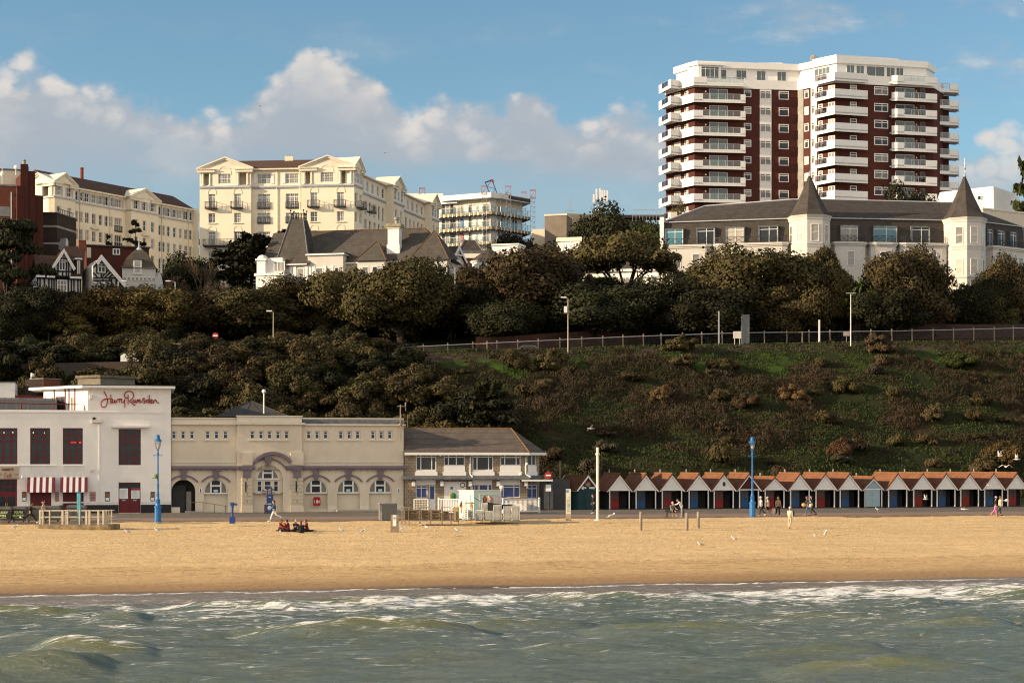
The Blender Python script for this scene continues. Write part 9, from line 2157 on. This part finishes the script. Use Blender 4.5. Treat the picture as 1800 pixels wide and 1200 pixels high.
street_lamp(998.5,525,207.5,'tall cream cliff-top street lamp with a white box on its pole',-1,True,m_lampcream,armlen=.35)
street_lamp(480.5,549,205,'thin cream street lamp standing among the bushes on the left',-1,False,m_lampcream,armlen=.3)
street_lamp(1495.5,516,216,'slim grey street lamp with short crossbar below the palm',-1,False,m_steelwhite,bare_top=True)
street_lamp(800,470,232,'street lamp head poking out of the trees right of the slate villa',-1,False,m_galv,armlen=1.4)
street_lamp(85,506.5,219,'dark green street lamp before the timbered house',-1,False,mat('lamp_green',(.02,.05,.03),.6),armlen=1.4)
street_lamp(208,496,232,'pale street lamp over the catslide roof of the timbered house',1,False,m_galv,armlen=.6)
street_lamp(308,496,236,'street lamp head right of the white corner turret',-1,False,m_galv,armlen=.8)
def cliff_things():
 for px,top,D,w,lab,mm in((1263.5,547,214,.085,'slim pale post with sign bands left of the tall grey panel',m_galv),(1440,562,216.5,.105,'slim white post near the street lamp on the cliff top',m_whitep)):
  g=GP(px,D);zt=CZ+(HY-top)/F*D;m=MB();m.box(g.x-w,g.x+w,g.y-.05,g.y+.05,g.z-.3,zt);o=m.build('marker_post',mm,None,loc=g);tag(o,lab,'post')
 g=GP(1310,215);t=thing('sign_panel',g,'tall grey ribbed sign panel seen from behind','sign');m=MB();zt=P(1310,553,215).z;m.box(g.x-.54,g.x+.54,g.y-.05,g.y+.05,g.z+.1,zt)
 for k in range(5):m.box(g.x-.5+k*.24,g.x-.46+k*.24,g.y-.1,g.y-.05,g.z+.1,zt)
 m.build('panel',mat('grey_sign_back',(.17,.18,.18),.5,.1,metal=.3),t);m=MB()
 for s in(-.4,.4):m.box(g.x+s-.05,g.x+s+.05,g.y+.05,g.y+.12,g.z-.4,zt-.3)
 m.build('post',m_galv,t)
 g=GP(1296,213.5);t=thing('notice_board',g,'pale two-legged notice board left of the tall grey panel','sign');m=MB();m.box(g.x-.52,g.x+.5,g.y-.04,g.y+.04,g.z+.85,g.z+1.75);m.build('board',m_steelwhite,t);m=MB()
 for s in(-.35,.3):m.box(g.x+s-.04,g.x+s+.04,g.y-.03,g.y+.03,g.z-.3,g.z+.85)
 m.build('post',m_steelwhite,t)
 g=GP(1488,218);t=thing('small_sign',g,'small dark grey sign by the slim grey street lamp','sign');m=MB();m.box(g.x-.4,g.x+.4,g.y-.03,g.y+.03,g.z+.9,g.z+1.5);m.build('board',m_grey,t);m=MB();m.box(g.x-.04,g.x+.04,g.y+.03,g.y+.09,g.z-.3,g.z+1.4);m.build('post',m_grey,t)
 g=GP(1370,236);t=thing('gate_canopy',g,'dark flat gate canopy with white wall behind, under the arched branches','canopy');m=MB();m.box(g.x-1.6,g.x+1.5,g.y-.5,g.y+.8,P(1370,568,236).z,P(1370,566,236).z);m.build('roof',m_black,t);m=MB()
 for s in(-1.4,1.3):m.box(g.x+s-.08,g.x+s+.08,g.y,g.y+.15,g.z-.3,P(1370,568,236).z)
 m.build('post',m_whitep,t)
 g=GP(247,201);g.z=P(247,639,201).z;t=thing('white_van',g,'white van half hidden by the bushes on the left cliff road','van');m=MB();x=g.x;m.extrude([(x-2.2,g.y-.9,g.z-.6),(x+1.35,g.y-.9,g.z-.6),(x+1.35,g.y-.9,g.z+.2),(x+1.05,g.y-.9,g.z+1.15),(x-1.8,g.y-.9,g.z+1.15),(x-2.2,g.y-.9,g.z+.9)],(0,1.8,0));m.build('body',m_upvc,t);m=MB();m.box(x+1.32,x+1.39,g.y-.91,g.y-.75,g.z-.1,g.z+.3);m.build('tail_light',m_redsign,t);m=MB();m.box(x-.9,x-.7,g.y-.2,g.y+.2,g.z+1.15,g.z+1.3);m.build('roof_vent',m_galv,t)
 for xx in(-1.4,.8):m=MB();m.tube([(x+xx,g.y-.93,g.z-.6),(x+xx,g.y-.7,g.z-.6)],.35,12);m.build('wheel',m_black,t)
 g=GP(290,206);zt=P(307,606,206).z;t=thing('barrier_sign',(P2(307,206).x,206,gz(*P2(307,206))),'orange post with white crossbar sign beyond the van','sign');q=P2(307.5,206);m=MB();m.tube([(q.x,q.y,gz(*q)-.3),(q.x,q.y,zt)],.10,6);m.build('post',mat('orange_post',(.45,.20,.03),.6),t);m=MB();m.box(q.x-.85,q.x+.85,q.y-.1,q.y+.05,zt,zt+.14);m.build('crossbar',m_upvc,t);m=MB();m.box(q.x-.1,q.x+.45,q.y-.3,q.y+.1,zt-2.4,zt-.95);m.build('cabinet',m_cream,t)
 g=GP(379,218);t=thing('traffic_sign',g,'round red and white no-entry sign among the trees on the left road','sign');zt=P(379,590,218).z;m=MB();m.tube([g-Vector((0,0,.3)),(g.x,g.y,zt-.3)],.05,6);m.build('post',m_galv,t);m=MB();m.ball((g.x,g.y-.05,zt),.42,14,8,0,(1,.08,1));d=m.build('disc',m_redsign,t);m=MB();m.box(g.x-.28,g.x+.28,g.y-.12,g.y-.08,zt-.09,zt+.09);m.build('white_bar',m_upvc,d)
 m=MB();a,b=P2(268,203),P2(304,205);za,zb_=P(268,636,203).z,P(304,634,205).z;m.tube([(*a,za),(*b,zb_)],.08,5);
 o=m.build('road_guard_rail',m_galv,None,loc=(*a,za));tag(o,'short white guard rail beside the van','railing')
 for px0,px1,top,D,h,mm,lab in((198,262,592,226,8,m_white,'white shop front glimpsed through the trees above the van'),(672,745,572,236,4,m_dullwhite,'white house base glimpsed behind the forked tree trunk'),(1190,1290,545,242,7,m_white,'white lodge wall glimpsed behind the dark spreading tree'),(1350,1420,552,241,6,m_white,'white porch wall glimpsed under the arched branches')):
  a,b=P2(px0,D),P2(px1,D+1);t=thing('low_house',(*a,gz(*a)),lab,'house');zt=P(px0,top,D).z;m=MB();closed(m,[a,b,b+Vector((0,6)),a+Vector((0,6))],gz(*a)-2,zt);m.build('wall',mm,t);e=E(a,b);n=max(2,int(e.len/2.2))
  for k in range(n):window(t,e,(e.len*(k+.3)/n,e.len*(k+.75)/n,zt-2.4,zt-.6),m_whitep,pick(RW,g_curt,g_dark),(.5,),(),.08,.06,.06,-.05)
  m=MB();m.plan(ring([a,b,b+Vector((0,6)),a+Vector((0,6))],.3),zt,zt+.2);m.build('roof_edge',m_slate2,t)
 for px,D,lab,mm in((930,209.5,'dark grey car roof just visible behind the cliff-top fence',mat('car_grey',(.10,.11,.13),.3,.05,spec=.5)),):
  g=GP(px,D);t=thing('parked_car',g,lab,'car','cars behind the cliff-top fence');m=MB();x,y,z=g.x,g.y,g.z-.75;m.extrude([(x-2,y-.8,z+.3),(x+2,y-.8,z+.3),(x+2,y-.8,z+.75),(x+1.3,y-.8,z+.9),(x+.7,y-.8,z+1.35),(x-.8,y-.8,z+1.38),(x-1.5,y-.8,z+.9),(x-2,y-.8,z+.8)],(0,1.6,0));m.build('body',mm,t);m=MB();m.extrude([(x-1.3,y-.82,z+.92),(x+1.1,y-.82,z+.92),(x+.6,y-.82,z+1.28),(x-.75,y-.82,z+1.3)],(0,.015,0));m.build('side_window',g_dark,t)
  for xx in(-1.25,1.25):m=MB();m.tube([(x+xx,y-.84,z+.27),(x+xx,y-.6,z+.27)],.3,12);m.build('wheel',m_black,t)
cliff_things()
# people and gulls
def skin_mesh(name,chains,m,sub=2):
 pts,idx,edges=[],{},[]
 def vid(p):
  k=(round(p[0],3),round(p[1],3),round(p[2],3))
  if k not in idx:idx[k]=len(pts);pts.append(p)
  return idx[k]
 for c in chains:
  ids=[vid(p)for p in c]
  for a,b in zip(ids,ids[1:]):
   if a!=b and(a,b)not in edges and(b,a)not in edges:edges.append((a,b))
 me=bpy.data.meshes.new(name);me.from_pydata([p[:3]for p in pts],edges,[]);ob=bpy.data.objects.new(name,me);COL.objects.link(ob)
 mod=ob.modifiers.new('skin','SKIN');mod.use_smooth_shade=True
 for i,sv in enumerate(me.skin_vertices[0].data):sv.radius=(pts[i][3],pts[i][3]);sv.use_root=(i==0)
 s=ob.modifiers.new('sub','SUBSURF');s.levels=sub;s.render_levels=sub
 bpy.context.view_layer.update()
 out=bpy.data.meshes.new_from_object(ob.evaluated_get(bpy.context.evaluated_depsgraph_get()));bpy.data.objects.remove(ob)
 out.materials.clear();out.materials.append(m);out.name=name;return out
SKIN=mat('skin',(0.48,0.27,0.19),.6,.06);SKIN2=mat('tanned_skin',(0.36,0.19,0.12),.6,.06)
def cloth(n,c):return mat('cloth_'+n,c,.9,.15,9)
H_BR,H_DK,H_BL,H_GR,H_RD=(mat('hair_'+n,c,.7,.2,12)for n,c in(('brown',(.10,.05,.025)),('dark',(.025,.02,.018)),('blond',(.36,.22,.09)),('grey',(.38,.36,.35)),('red',(.16,.05,.03))))
def person(px,py,label,yaw,top,leg,hair=H_DK,shoe=None,pose='walk',h=1.70,skin=SKIN,stride=.35,arms=(.25,-.25),elbow=(.3,.3),lean=.05,phase=1,hat=None,long_hair=False,shorts=False,sleeves=True,vest=None,bag=None,group=None,sand=False,hooded=None,dxy=None,loc=None):
 p=loc if loc is not None else(SP(px,py)if sand else PG(px,py));k=h/1.72
 sit=pose in('ground','bench')
 hip=Vector((0,0,.92))if not sit else Vector((0,0,.12 if pose=='ground' else.54))
 if pose=='bend':hip=Vector((-.10,0,.90))
 cl,sl_=math.cos(lean),math.sin(lean);up=Vector((sl_,0,cl));chest=hip+up*.36;neck=hip+up*.52;face=1 if pose!='bend' else.75
 upn=Vector((math.sin(lean*.5),0,math.cos(lean*.5)));head=neck+upn*.17+Vector((.02 if pose!='bend' else.07,0,0 if pose!='bend' else-.03))
 def seg(o,a,l):return o+Vector((math.sin(a),0,-math.cos(a)))*l
 legs,armsj=[],[]
 for s in(1,-1):
  hj=hip+Vector((0,.10*s,-.03));f=phase*s
  if pose=='walk':a=stride*f;kb=.12+(.55*stride/.35 if f<0 else.05);kn=seg(hj,a,.43);an=seg(kn,a-kb,.42)
  elif pose=='run':a=.75*f;kb=.25 if f>0 else.95;kn=seg(hj,a,.43);an=seg(kn,a-kb,.42)
  elif pose=='bench':kn=hj+Vector((.42,.05*s,.02));an=kn+Vector((.06+.05*s,.02*s,-.44))
  elif pose=='ground':kn=hj+Vector((.33,.20*s,.13));an=hj+Vector((.42,-.12*s,-.03))
  else:kn=seg(hj,.05*s,.43);an=seg(kn,.02*s,.42)
  ft=Vector((.17,.02*s,-.055))if pose not in('ground',)else Vector((.10,-.10*s,-.02))
  if pose in('walk','run')and f<0:ft=Vector((.13,0,-.12))
  legs.append((hj,kn,an,an+ft))
 zmin=min(min(l[2].z-.07,l[3].z-.03)for l in legs);dz=-zmin if not sit else(0 if pose=='bench' else 0)
 if pose=='bench':dz=max(0,-zmin)
 ofs=Vector((0,0,dz))
 for i,s in enumerate((1,-1)):
  sh=chest+up*.10+Vector((0,.185*s,0));a=arms[i]+lean;el=seg(sh,a,.285)+Vector((0,.03*s,0));fw=a+elbow[i];wr=seg(el,fw,.25);hd=seg(wr,fw+.1,.09);armsj.append((sh,el,wr,hd,fw))
 T=lambda v,r:((v.x+ofs.x)*k,(v.y+ofs.y)*k,(v.z+ofs.z)*k,r*k)
 ob=bpy.data.objects.new('person',None)
 body=[[T(hip,.125),T(hip+up*.18,.115),T(chest,.13),T(neck-up*.04,.075),T(neck,.052),T(head-upn*.07,.055)]]
 for s,(hj,kn,an,ft)in zip((1,-1),legs):body.append([T(hip,.125),T(hj,.085),T(kn,.055),T(kn.lerp(an,.35),.052),T(an,.036),T(an.lerp(ft,.5),.038),T(ft,.028)])
 for(sh,el,wr,hd,fw)in armsj:
  body.append([T(chest,.13),T(sh,.058),T(el,.040),T(wr,.027),T(hd,.034)])
 me=skin_mesh('person',body,skin,1);bm=bmesh.new();bm.from_mesh(me)
 hb=MB();H0=Vector(T(head,1)[:3]);hb.ball(H0,.108*k,14,10,0,(.98,.78,1.16));fx=math.cos(-lean*.4)
 hb.ball(H0+Vector((.105,0,-.01))*k,.022*k,6,5,0,(1.2,.7,1.3));hb.ball(H0+Vector((.085,0,-.085))*k,.035*k,8,6,0,(.8,1,.8))
 for s in(1,-1):hb.ball(H0+Vector((0,.086*s,-.01))*k,.03*k,6,5,0,(.7,.4,1.2));hb.ball(H0+Vector((.095,.033*s,.022))*k,.013*k,6,4,1)
 hb.tube([H0+Vector((.10,-.025,-.058))*k,H0+Vector((.104,0,-.06))*k,H0+Vector((.10,.025,-.058))*k],.007*k,5,2)
 for s,(sh,el,wr,hd,fw)in zip((1,-1),armsj):
  for j in range(4):
   q=seg(hd,fw+.1,.015)+Vector((.018*(j-1.5),0,0));L_=(.055,.065,.06,.045)[j];q1=seg(q,fw+.35,L_*.55);q2=seg(q1,fw+.9,L_*.5);hb.tube([Vector(T(x,1)[:3])for x in(q,q1,q2)],[.010*k,.009*k,.007*k],5)
  q=wr.lerp(hd,.35);q1=q+Vector((.03,-.02*s,-.02));hb.tube([Vector(T(x,1)[:3])for x in(q,q1,seg(q1,fw+.5,.035))],[.013*k,.011*k,.009*k],5)
 hm=bpy.data.meshes.new('h');hm.from_pydata(hb.v,[],hb.f);hm.polygons.foreach_set('material_index',hb.m);hm.polygons.foreach_set('use_smooth',[True]*len(hb.f));bm.from_mesh(hm);bm.to_mesh(me);bm.free();bpy.data.meshes.remove(hm)
 me.materials.append(mat('eye_dark',(.03,.02,.02),.3));me.materials.append(mat('lips',(.30,.11,.09),.5))
 bpy.data.objects.remove(ob);ob=bpy.data.objects.new('person',me);COL.objects.link(ob);ob.location=p;ob.rotation_euler=(0,0,yaw);tag(ob,label,'person',group)
 def child(nm,me_):c=bpy.data.objects.new(nm,me_);COL.objects.link(c);c.parent=ob;return c
 ch=[[T(hip-up*.06,.165),T(hip+up*.06,.158),T(hip+up*.2,.14),T(chest,.155),T(neck-up*.045,.085)]]
 for(sh,el,wr,hd,fw)in armsj:ch.append([T(chest,.155),T(sh,.075),T(el,.056),T(el.lerp(wr,.85),.044)]if sleeves else[T(chest,.155),T(sh,.075),T(sh.lerp(el,.55),.062)])
 child('top',skin_mesh('top',ch,top,1))
 if vest is not None:child('vest',skin_mesh('vest',[[T(hip+up*.08,.168),T(hip+up*.22,.157),T(chest,.170),T(neck-up*.06,.10)]],vest,1))
 ch=[]
 for(hj,kn,an,ft)in legs:ch.append([T(hip+up*.06,.135),T(hip,.142),T(hj,.105),T(kn,.075),T(kn.lerp(an,.9),.062)]if not shorts else[T(hip+up*.06,.135),T(hip,.142),T(hj,.11),T(hj.lerp(kn,.9),.088)])
 child('shorts' if shorts else 'trousers',skin_mesh('trousers',ch,leg,1))
 if shoe is not None:
  q=MB()
  for(hj,kn,an,ft)in legs:a_,f_=Vector(T(an,1)[:3]),Vector(T(ft,1)[:3]);q.tube([a_+Vector((-.06,0,-.045))*k,a_.lerp(f_,.5)+Vector((0,0,-.01))*k,f_+Vector((.05,0,-.0))*k],[.048*k,.05*k,.035*k],8)
  mm=bpy.data.meshes.new('shoes');mm.from_pydata(q.v,[],q.f);mm.materials.append(shoe);mm.polygons.foreach_set('use_smooth',[True]*len(q.f));child('shoes',mm)
 q=MB()
 q.ball(H0+Vector((-.022,0,.030))*k,.116*k,14,10,0,(.98,.86,1.08))
 if long_hair:q.ball(H0+Vector((-.075,0,-.10))*k,.10*k,10,8,0,(.65,.95,1.7))
 if long_hair=='bun':q.ball(H0+Vector((-.12,0,.06))*k,.055*k,8,6)
 mm=bpy.data.meshes.new('hair');mm.from_pydata(q.v,[],q.f);mm.materials.append(hair);mm.polygons.foreach_set('use_smooth',[True]*len(q.f));child('hair',mm)
 if hat is not None:q=MB();q.ball(H0+Vector((-.005,0,.055))*k,.122*k,14,8,0,(1,.88,.85));q.ball(H0+Vector((.09,0,.065))*k,.08*k,10,6,0,(1,.9,.16));mm=bpy.data.meshes.new('cap');mm.from_pydata(q.v,[],q.f);mm.materials.append(hat);mm.polygons.foreach_set('use_smooth',[True]*len(q.f));child('cap',mm)
 if hooded is not None:q=MB();q.ball(Vector(T(neck,1)[:3])+Vector((-.09,0,.0))*k,.10*k,10,8,0,(.8,1.2,.8));mm=bpy.data.meshes.new('hood');mm.from_pydata(q.v,[],q.f);mm.materials.append(hooded);mm.polygons.foreach_set('use_smooth',[True]*len(q.f));child('hood',mm)
 def world(v):return Matrix.Translation(p)@Matrix.Rotation(yaw,4,'Z')@Vector(T(v,1)[:3])
 return ob,world(chest),[world(a[3])for a in armsj],world(head)
TURN=lambda deg:R(deg)
c_mar=cloth('maroon_hoodie',(.13,.010,.028));c_blk=cloth('black',(.014,.013,.013));c_chr=cloth('charcoal',(.04,.037,.035));c_wht=cloth('white',(.66,.62,.58));c_bei=cloth('beige',(.40,.30,.19));c_den=cloth('denim',(.045,.11,.24));c_jean=cloth('jeans',(.07,.12,.20));c_pnk=cloth('pink',(.50,.16,.32));c_cam=cloth('patterned',(.25,.21,.14));c_gry=cloth('grey',(.25,.25,.27));s_wht=mat('shoe_white',(.6,.58,.55),.6);s_blk=mat('shoe_black',(.03,.03,.03),.6);s_tan=mat('shoe_tan',(.4,.2,.1),.7)
def held_box(name,c,size,m,label,cat):
 b=MB();b.ball(c,size,10,8,0,(1,.55,.85));o=b.build(name,m,None,True,c);tag(o,label,cat);return o
person(53,919,'runner in black top and leggings passing the wheeled bins',TURN(10),c_blk,c_blk,H_DK,s_wht,'run',1.78,arms=(-.9,.7),elbow=(1.5,1.4),lean=.16,skin=SKIN2)
person(77,918.5,'man in beige jacket and dark cap strolling behind the platform rails',TURN(185),c_bei,c_chr,H_GR,s_blk,'walk',1.74,stride=.22,hat=c_blk)
person(482,916,'woman in black gilet, blue sleeves and white trousers walking left past the cream arches',TURN(182),c_den,c_wht,H_BR,s_wht,'walk',1.72,stride=.46,vest=c_blk,long_hair='bun',elbow=(.9,.5))
gy=932.5
for px,yaw,lab,tp,hr,lh,hd in((491.5,5,'seated person in maroon hoodie, leftmost of the group on the sand',c_mar,H_RD,False,c_mar),(507,160,'seated person in maroon hoodie turned away, second of the group on the sand',c_mar,H_DK,False,c_mar),(519,-60,'seated blond person with blue top in the middle of the group on the sand',cloth('plum_blue',(.07,.03,.08)),H_BL,True,None),(529,95,'seated person in black coat with back to the sea in the group on the sand',c_blk,H_RD,True,None),(540.5,185,'seated person in maroon hoodie, rightmost of the group on the sand',c_mar,H_BR,False,c_mar)):
 person(px,gy+(1.5 if px==529 else 0),lab,TURN(yaw),tp,c_blk,hr,s_blk,'ground',1.70,arms=(.55,.5),elbow=(.9,1.0),lean=.22,long_hair=lh,hooded=hd,sand=True,group='people sitting on the sand')
held_box('rucksack',SP(498.5,929)+Vector((0,0,.28)),.30,mat('mustard_bag',(.33,.20,.02),.9),'mustard yellow rucksack beside the seated group','bag');b_=SP(492.6,933);m=MB();m.lathe(b_,[(.03,0),(.045,.12)],8);m.lathe(b_+Vector((0,0,.12)),[(.047,0),(.04,.025)],8);tag(m.build('paper_cup',m_upvc,None,True,b_),'red and white paper cup on the sand before the seated group','cup')
m=MB();q0,q1=SP(486,932),SP(548,932.5);n=14;ring_=[(q0.x+(q1.x-q0.x)*(i/n),q0.y-.35+.25*math.sin(i*1.3),q0.z+.035)for i in range(n+1)]+[(q1.x-(q1.x-q0.x)*(i/n),q0.y+.75+.2*math.sin(i*1.7),q0.z+.035)for i in range(n+1)];m.extrude(ring_,(0,0,-.05));tag(m.build('blanket',c_blk,None,loc=q0),'dark blanket under the group seated on the sand','blanket')
pb=PG(1181,908.5);person(1181,909,'seated man in grey jacket and shorts on the promenade bench',TURN(-70),cloth('grey_fleece',(.17,.16,.15)),c_blk,H_GR,s_tan,'bench',1.74,arms=(.35,.35),elbow=(.8,.7),lean=.22,shorts=True,loc=Vector((pb.x,pb.y-.05,0)))
person(1196.5,909,'standing woman in white top bending towards the seated man on the bench',TURN(178),c_wht,c_gry,H_DK,s_wht,'bend',1.66,arms=(.35,.3),elbow=(.6,.7),lean=.50)
pp=PG(1043,902);person(1043,902,'figure in black standing in the shade at the kiosk door',TURN(200),c_blk,c_blk,H_DK,s_wht,'stand',1.74)
person(1338,907.5,'walker in white hoodie and dark trousers just right of the blue lamp post',TURN(188),c_wht,c_chr,H_GR,s_wht,'walk',1.74,stride=.3,hat=m_steelwhite)
person(1350,907.5,'walker in cream jacket and black shorts carrying a red bag',TURN(190),cloth('cream_fleece',(.52,.44,.34)),c_blk,H_DK,s_wht,'walk',1.70,stride=.2,shorts=True,hat=mat('pale_cap',(.35,.42,.45),.8))
p_=PG(1354,907.5);held_box('red_bag',p_+Vector((.02,-.1,.62)),.12,mat('red_bag',(.4,.03,.04),.7),'small red bag carried by the walker in black shorts','bag')
person(1367.5,907.5,'woman in patterned top and black leggings carrying a cream tote',TURN(-80),c_cam,c_blk,H_BL,s_wht,'walk',1.70,stride=.2,arms=(.15,-.1),sleeves=False)
p_=PG(1359.8,907.5);m=MB();m.box(p_.x-.14,p_.x+.14,p_.y-.06,p_.y+.06,.28,.72);m.tube([(p_.x-.08,p_.y,.72),(p_.x,p_.y,.92),(p_.x+.08,p_.y,.72)],.012,5);tag(m.build('tote_bag',cloth('cream_tote',(.5,.42,.3)),None,loc=p_),'cream tote bag beside the woman in the patterned top','bag')
ob,ch_,hd_,he_=person(1388.5,925.5,'walker in pale clothes, cap and dark rucksack crossing the sand',TURN(60),cloth('cream',(.52,.44,.34)),cloth('cream_trousers',(.48,.39,.28)),H_GR,s_tan,'walk',1.72,stride=.24,hat=c_wht,sand=True)
m=MB();q=ch_+Vector((.20,-.02,-.05));m.ball(q,.22,10,8,0,(.75,.65,1.15));o=m.build('rucksack',c_chr,None,True,q);tag(o,'dark rucksack on the back of the walker crossing the sand','bag')
person(1419.5,906,'walker in dark jacket and jeans holding out a basket',TURN(186),c_chr,c_jean,H_DK,s_tan,'walk',1.74,stride=.3,arms=(.45,.3),elbow=(.9,.7),skin=SKIN2)
p_=PG(1413.5,906);held_box('basket',p_+Vector((0,-.05,.98)),.24,mat('straw_basket',(.50,.33,.15),.9,.3,20),'straw basket held by the walker in the dark jacket','basket')
person(1427,906,'walker in black coat hugging a white bag, behind the basket holder',TURN(184),c_blk,cloth('green_grey',(.06,.062,.05)),H_DK,s_blk,'walk',1.76,stride=.26,elbow=(1.3,1.2))
p_=PG(1424.5,906);m=MB();m.ball(p_+Vector((0,-.12,1.05)),.2,10,8,0,(.8,.6,1.5));tag(m.build('white_bag',c_wht,None,True,p_),'white bag in front of the walker in the black coat','bag')
person(1749.5,907,'walker in pink trousers and white cap at the right',TURN(5),c_blk,c_pnk,H_DK,s_tan,'walk',1.72,stride=.28,hat=c_wht)
person(1757.5,906,'walker in cream jacket and dark trousers beside the pink trousers',TURN(8),cloth('cream_jacket',(.52,.42,.27)),cloth('navy',(.025,.032,.055)),H_BR,s_blk,'walk',1.72,stride=.24)
# gulls
g_w=mat('gull_white',(.75,.74,.72),.8,.04);g_g=mat('gull_grey',(.36,.37,.40),.8,.08);g_y=mat('gull_beak',(.5,.22,.03),.5);g_k=mat('gull_black',(.03,.03,.03),.7)
def gull_body(mb,tilt=0.0):
 prof=[(-.24,.012),(-.17,.045),(-.05,.085),(.06,.08),(.13,.05),(.17,.048),(.21,.05),(.245,.03),(.262,.008)]
 vs,fs=[],[];n=8
 for x,r in prof:
  for k in range(n):a=2*math.pi*k/n;zc=.05*max(0,(x-.08))/.17*(1.5 if tilt else.4);vs.append((x,r*math.cos(a),zc+r*math.sin(a)*.95))
 for i in range(len(prof)-1):
  for k in range(n):k2=(k+1)%n;fs.append((i*n+k,i*n+k2,(i+1)*n+k2,(i+1)*n+k))
 mb.add(vs,fs)
def gull_proto(kind):
 t=bpy.data.objects.new('gull',None);COL.objects.link(t);ORG[t.name]=Vector((0,0,0));b=MB();gull_body(b,kind=='stand')
 z0=0
 if kind=='stand':b.v=[(x*math.cos(.35)-z*math.sin(.35),y,x*math.sin(.35)+z*math.cos(.35)+.26)for x,y,z in b.v];b.ball((.20,0,.40),.062,8,6);hx,hz_=.25,.40
 else:b.ball((.24,0,.035),.058,8,6);hx,hz_=.29,.03
 b.build('body',g_w,t,True);k=MB();k.tube([(hx,0,hz_),(hx+.08,0,hz_-.012)],[.018,.006],6);k.build('beak',g_y,t)
 tl=MB();
 if kind=='stand':
  tl.hexa([(-.20,-.05,.16),(-.36,-.06,.12),(-.36,.06,.12),(-.20,.05,.16),(-.20,-.05,.18),(-.36,-.06,.135),(-.36,.06,.135),(-.20,.05,.18)]);tl.build('tail',g_w,t)
  for s in(1,-1):
   w=MB();w.ball((-.06,.075*s,.265),.17,8,6,0,(1.15,.22,.42));w.v=[(x,y,z+(x+.06)*.30)for x,y,z in w.v];w.build('wing',g_g,t,True)
   l=MB();l.tube([(0,.035*s,.2),(.01,.035*s,.0)],.010,5);l.build('leg',g_y,t)
 else:
  tl.extrude([(-.2,-.04,.0),(-.36,-.09,.0),(-.37,.09,.0),(-.2,.04,.0)],(0,0,.012));tl.build('tail',g_w,t)
  shp={'glide':[(0,0),(.30,.10),(.70,.02)],'up':[(0,0),(.22,.20),(.42,.52)],'down':[(0,0),(.28,.14),(.66,-.10)]}[kind]
  for s in(1,-1):
   w=MB();st=[(.05,.03,.20),(.07,.01,.17),(.02,.0,.03)];P_=[]
   for(y,z),(fx,_,c_)in zip(shp,st):P_.append([((fx+.02),s*(y+.05),z+.03),(fx-c_,s*(y+.05),z+.03)])
   for i in range(2):a,b2,c2,d=P_[i][0],P_[i+1][0],P_[i+1][1],P_[i][1];w.hexa([a,b2,c2,d]+[(q[0],q[1],q[2]+.014)for q in(a,b2,c2,d)])
   wo=w.build('wing',g_g if kind=='glide' else g_w,t);tip=MB();a,d=P_[2];tip.hexa([a,(a[0]-.05,a[1]+s*.10,a[2]-.01 if kind!='up' else a[2]+.12),(d[0]-.05,d[1]+s*.09,d[2]if kind!='up' else d[2]+.1),d]+[(q[0],q[1],q[2]+.01)for q in(a,(a[0]-.05,a[1]+s*.10,a[2]-.01 if kind!='up' else a[2]+.12),(d[0]-.05,d[1]+s*.09,d[2]if kind!='up' else d[2]+.1),d)]);tip.build('wing_tip',g_k,wo)
 return t
PROTO={}
def gull(kind,p,yaw,label,s=1.0,roll=0.0,group='gulls'):
 s*=.82
 if kind not in PROTO:o=PROTO[kind]=gull_proto(kind)
 else:o=dup(PROTO[kind],p)
 o.location=p;o.rotation_euler=(roll,0,yaw);o.scale=(s,s,s);tag(o,label,'gull',group)
gull('glide',P(1038,753,160),R(200),'gull gliding low before the grassy cliff, above the plain pole',1.25,.35)
gull('up',P(1757,801,160),R(5),'gull with raised wings before the golden bush, leftmost of the three flying there',1.15)
gull('up',P(1787,807,160),R(175),'gull with raised wings, rightmost of the three flying before the golden bush',1.1)
gull('down',P(1768,820,160),R(95),'gull seen end-on with drooped wings, lowest of three before the golden bush',1.25)
gull('glide',P(1739,852.5,165),R(15),'gull flying across a white hut gable near the right edge',1.0,.2)
gull('up',P(1627,877,160),R(185),'small gull flying before a hut post between blue and red doors',1.0)
gull('glide',P(1695,894.5,155),R(170),'gull skimming the promenade before the red-door hut at the right',1.25,.25)
gull('down',P(1769,879.5,158),R(160),'gull flying right of the walkers at the right edge',1.0)
gull('down',P(750,926,122),R(110),'large gull with spread wings flying over the sand by the deckchair rack',1.25,.3)
gull('up',P(707,929,121),R(60),'gull landing on the sand left of the large flying one',.9)
gull('glide',P(676,268,280),R(70),'distant gull high in the sky above the cream hotel',1.6,.5)
gull('down',P(458,186,420),R(30),'tiny distant gull in the clouds at the left',1.4)
for px,py,yaw,lab,s in((1231,963,200,'gull standing on the lower sand, the lowest of the pair there',1.15),(1291,952,185,'gull standing on the sand above and right of its mate',1.15),(1451,942.5,60,'white gull with lifted tail standing on the right-hand sand',1.25),(1433,945,170,'small gull just left of the white standing gull',.8),(27,930,20,'pale gull on the sand at the far left',1.05),(224,938.5,190,'gull on the sand right of the round platform',1.0),(276,936,170,'gull on the sand below the left blue lantern post',1.0),(601,934.5,185,'gull on the sand, left one of two right of the seated group',.95),(638,935.5,10,'gull on the sand, right one of two right of the seated group',.95),(804,935.5,170,'gull on the sand below the white lounger stacks',1.0)):
 q=SP(px,py);gull('stand',q,R(yaw),lab,s)
gull('stand',PG(1075,912),R(5),'large gull walking on the promenade right of the plain pole',1.45);gull('stand',PG(1543,899.5),R(190),'gull on the promenade before the pale blue hut',1.2)
gull('stand',PG(114,919),R(180),'gull on the sand edge left of the platform rails',.9)if False else None
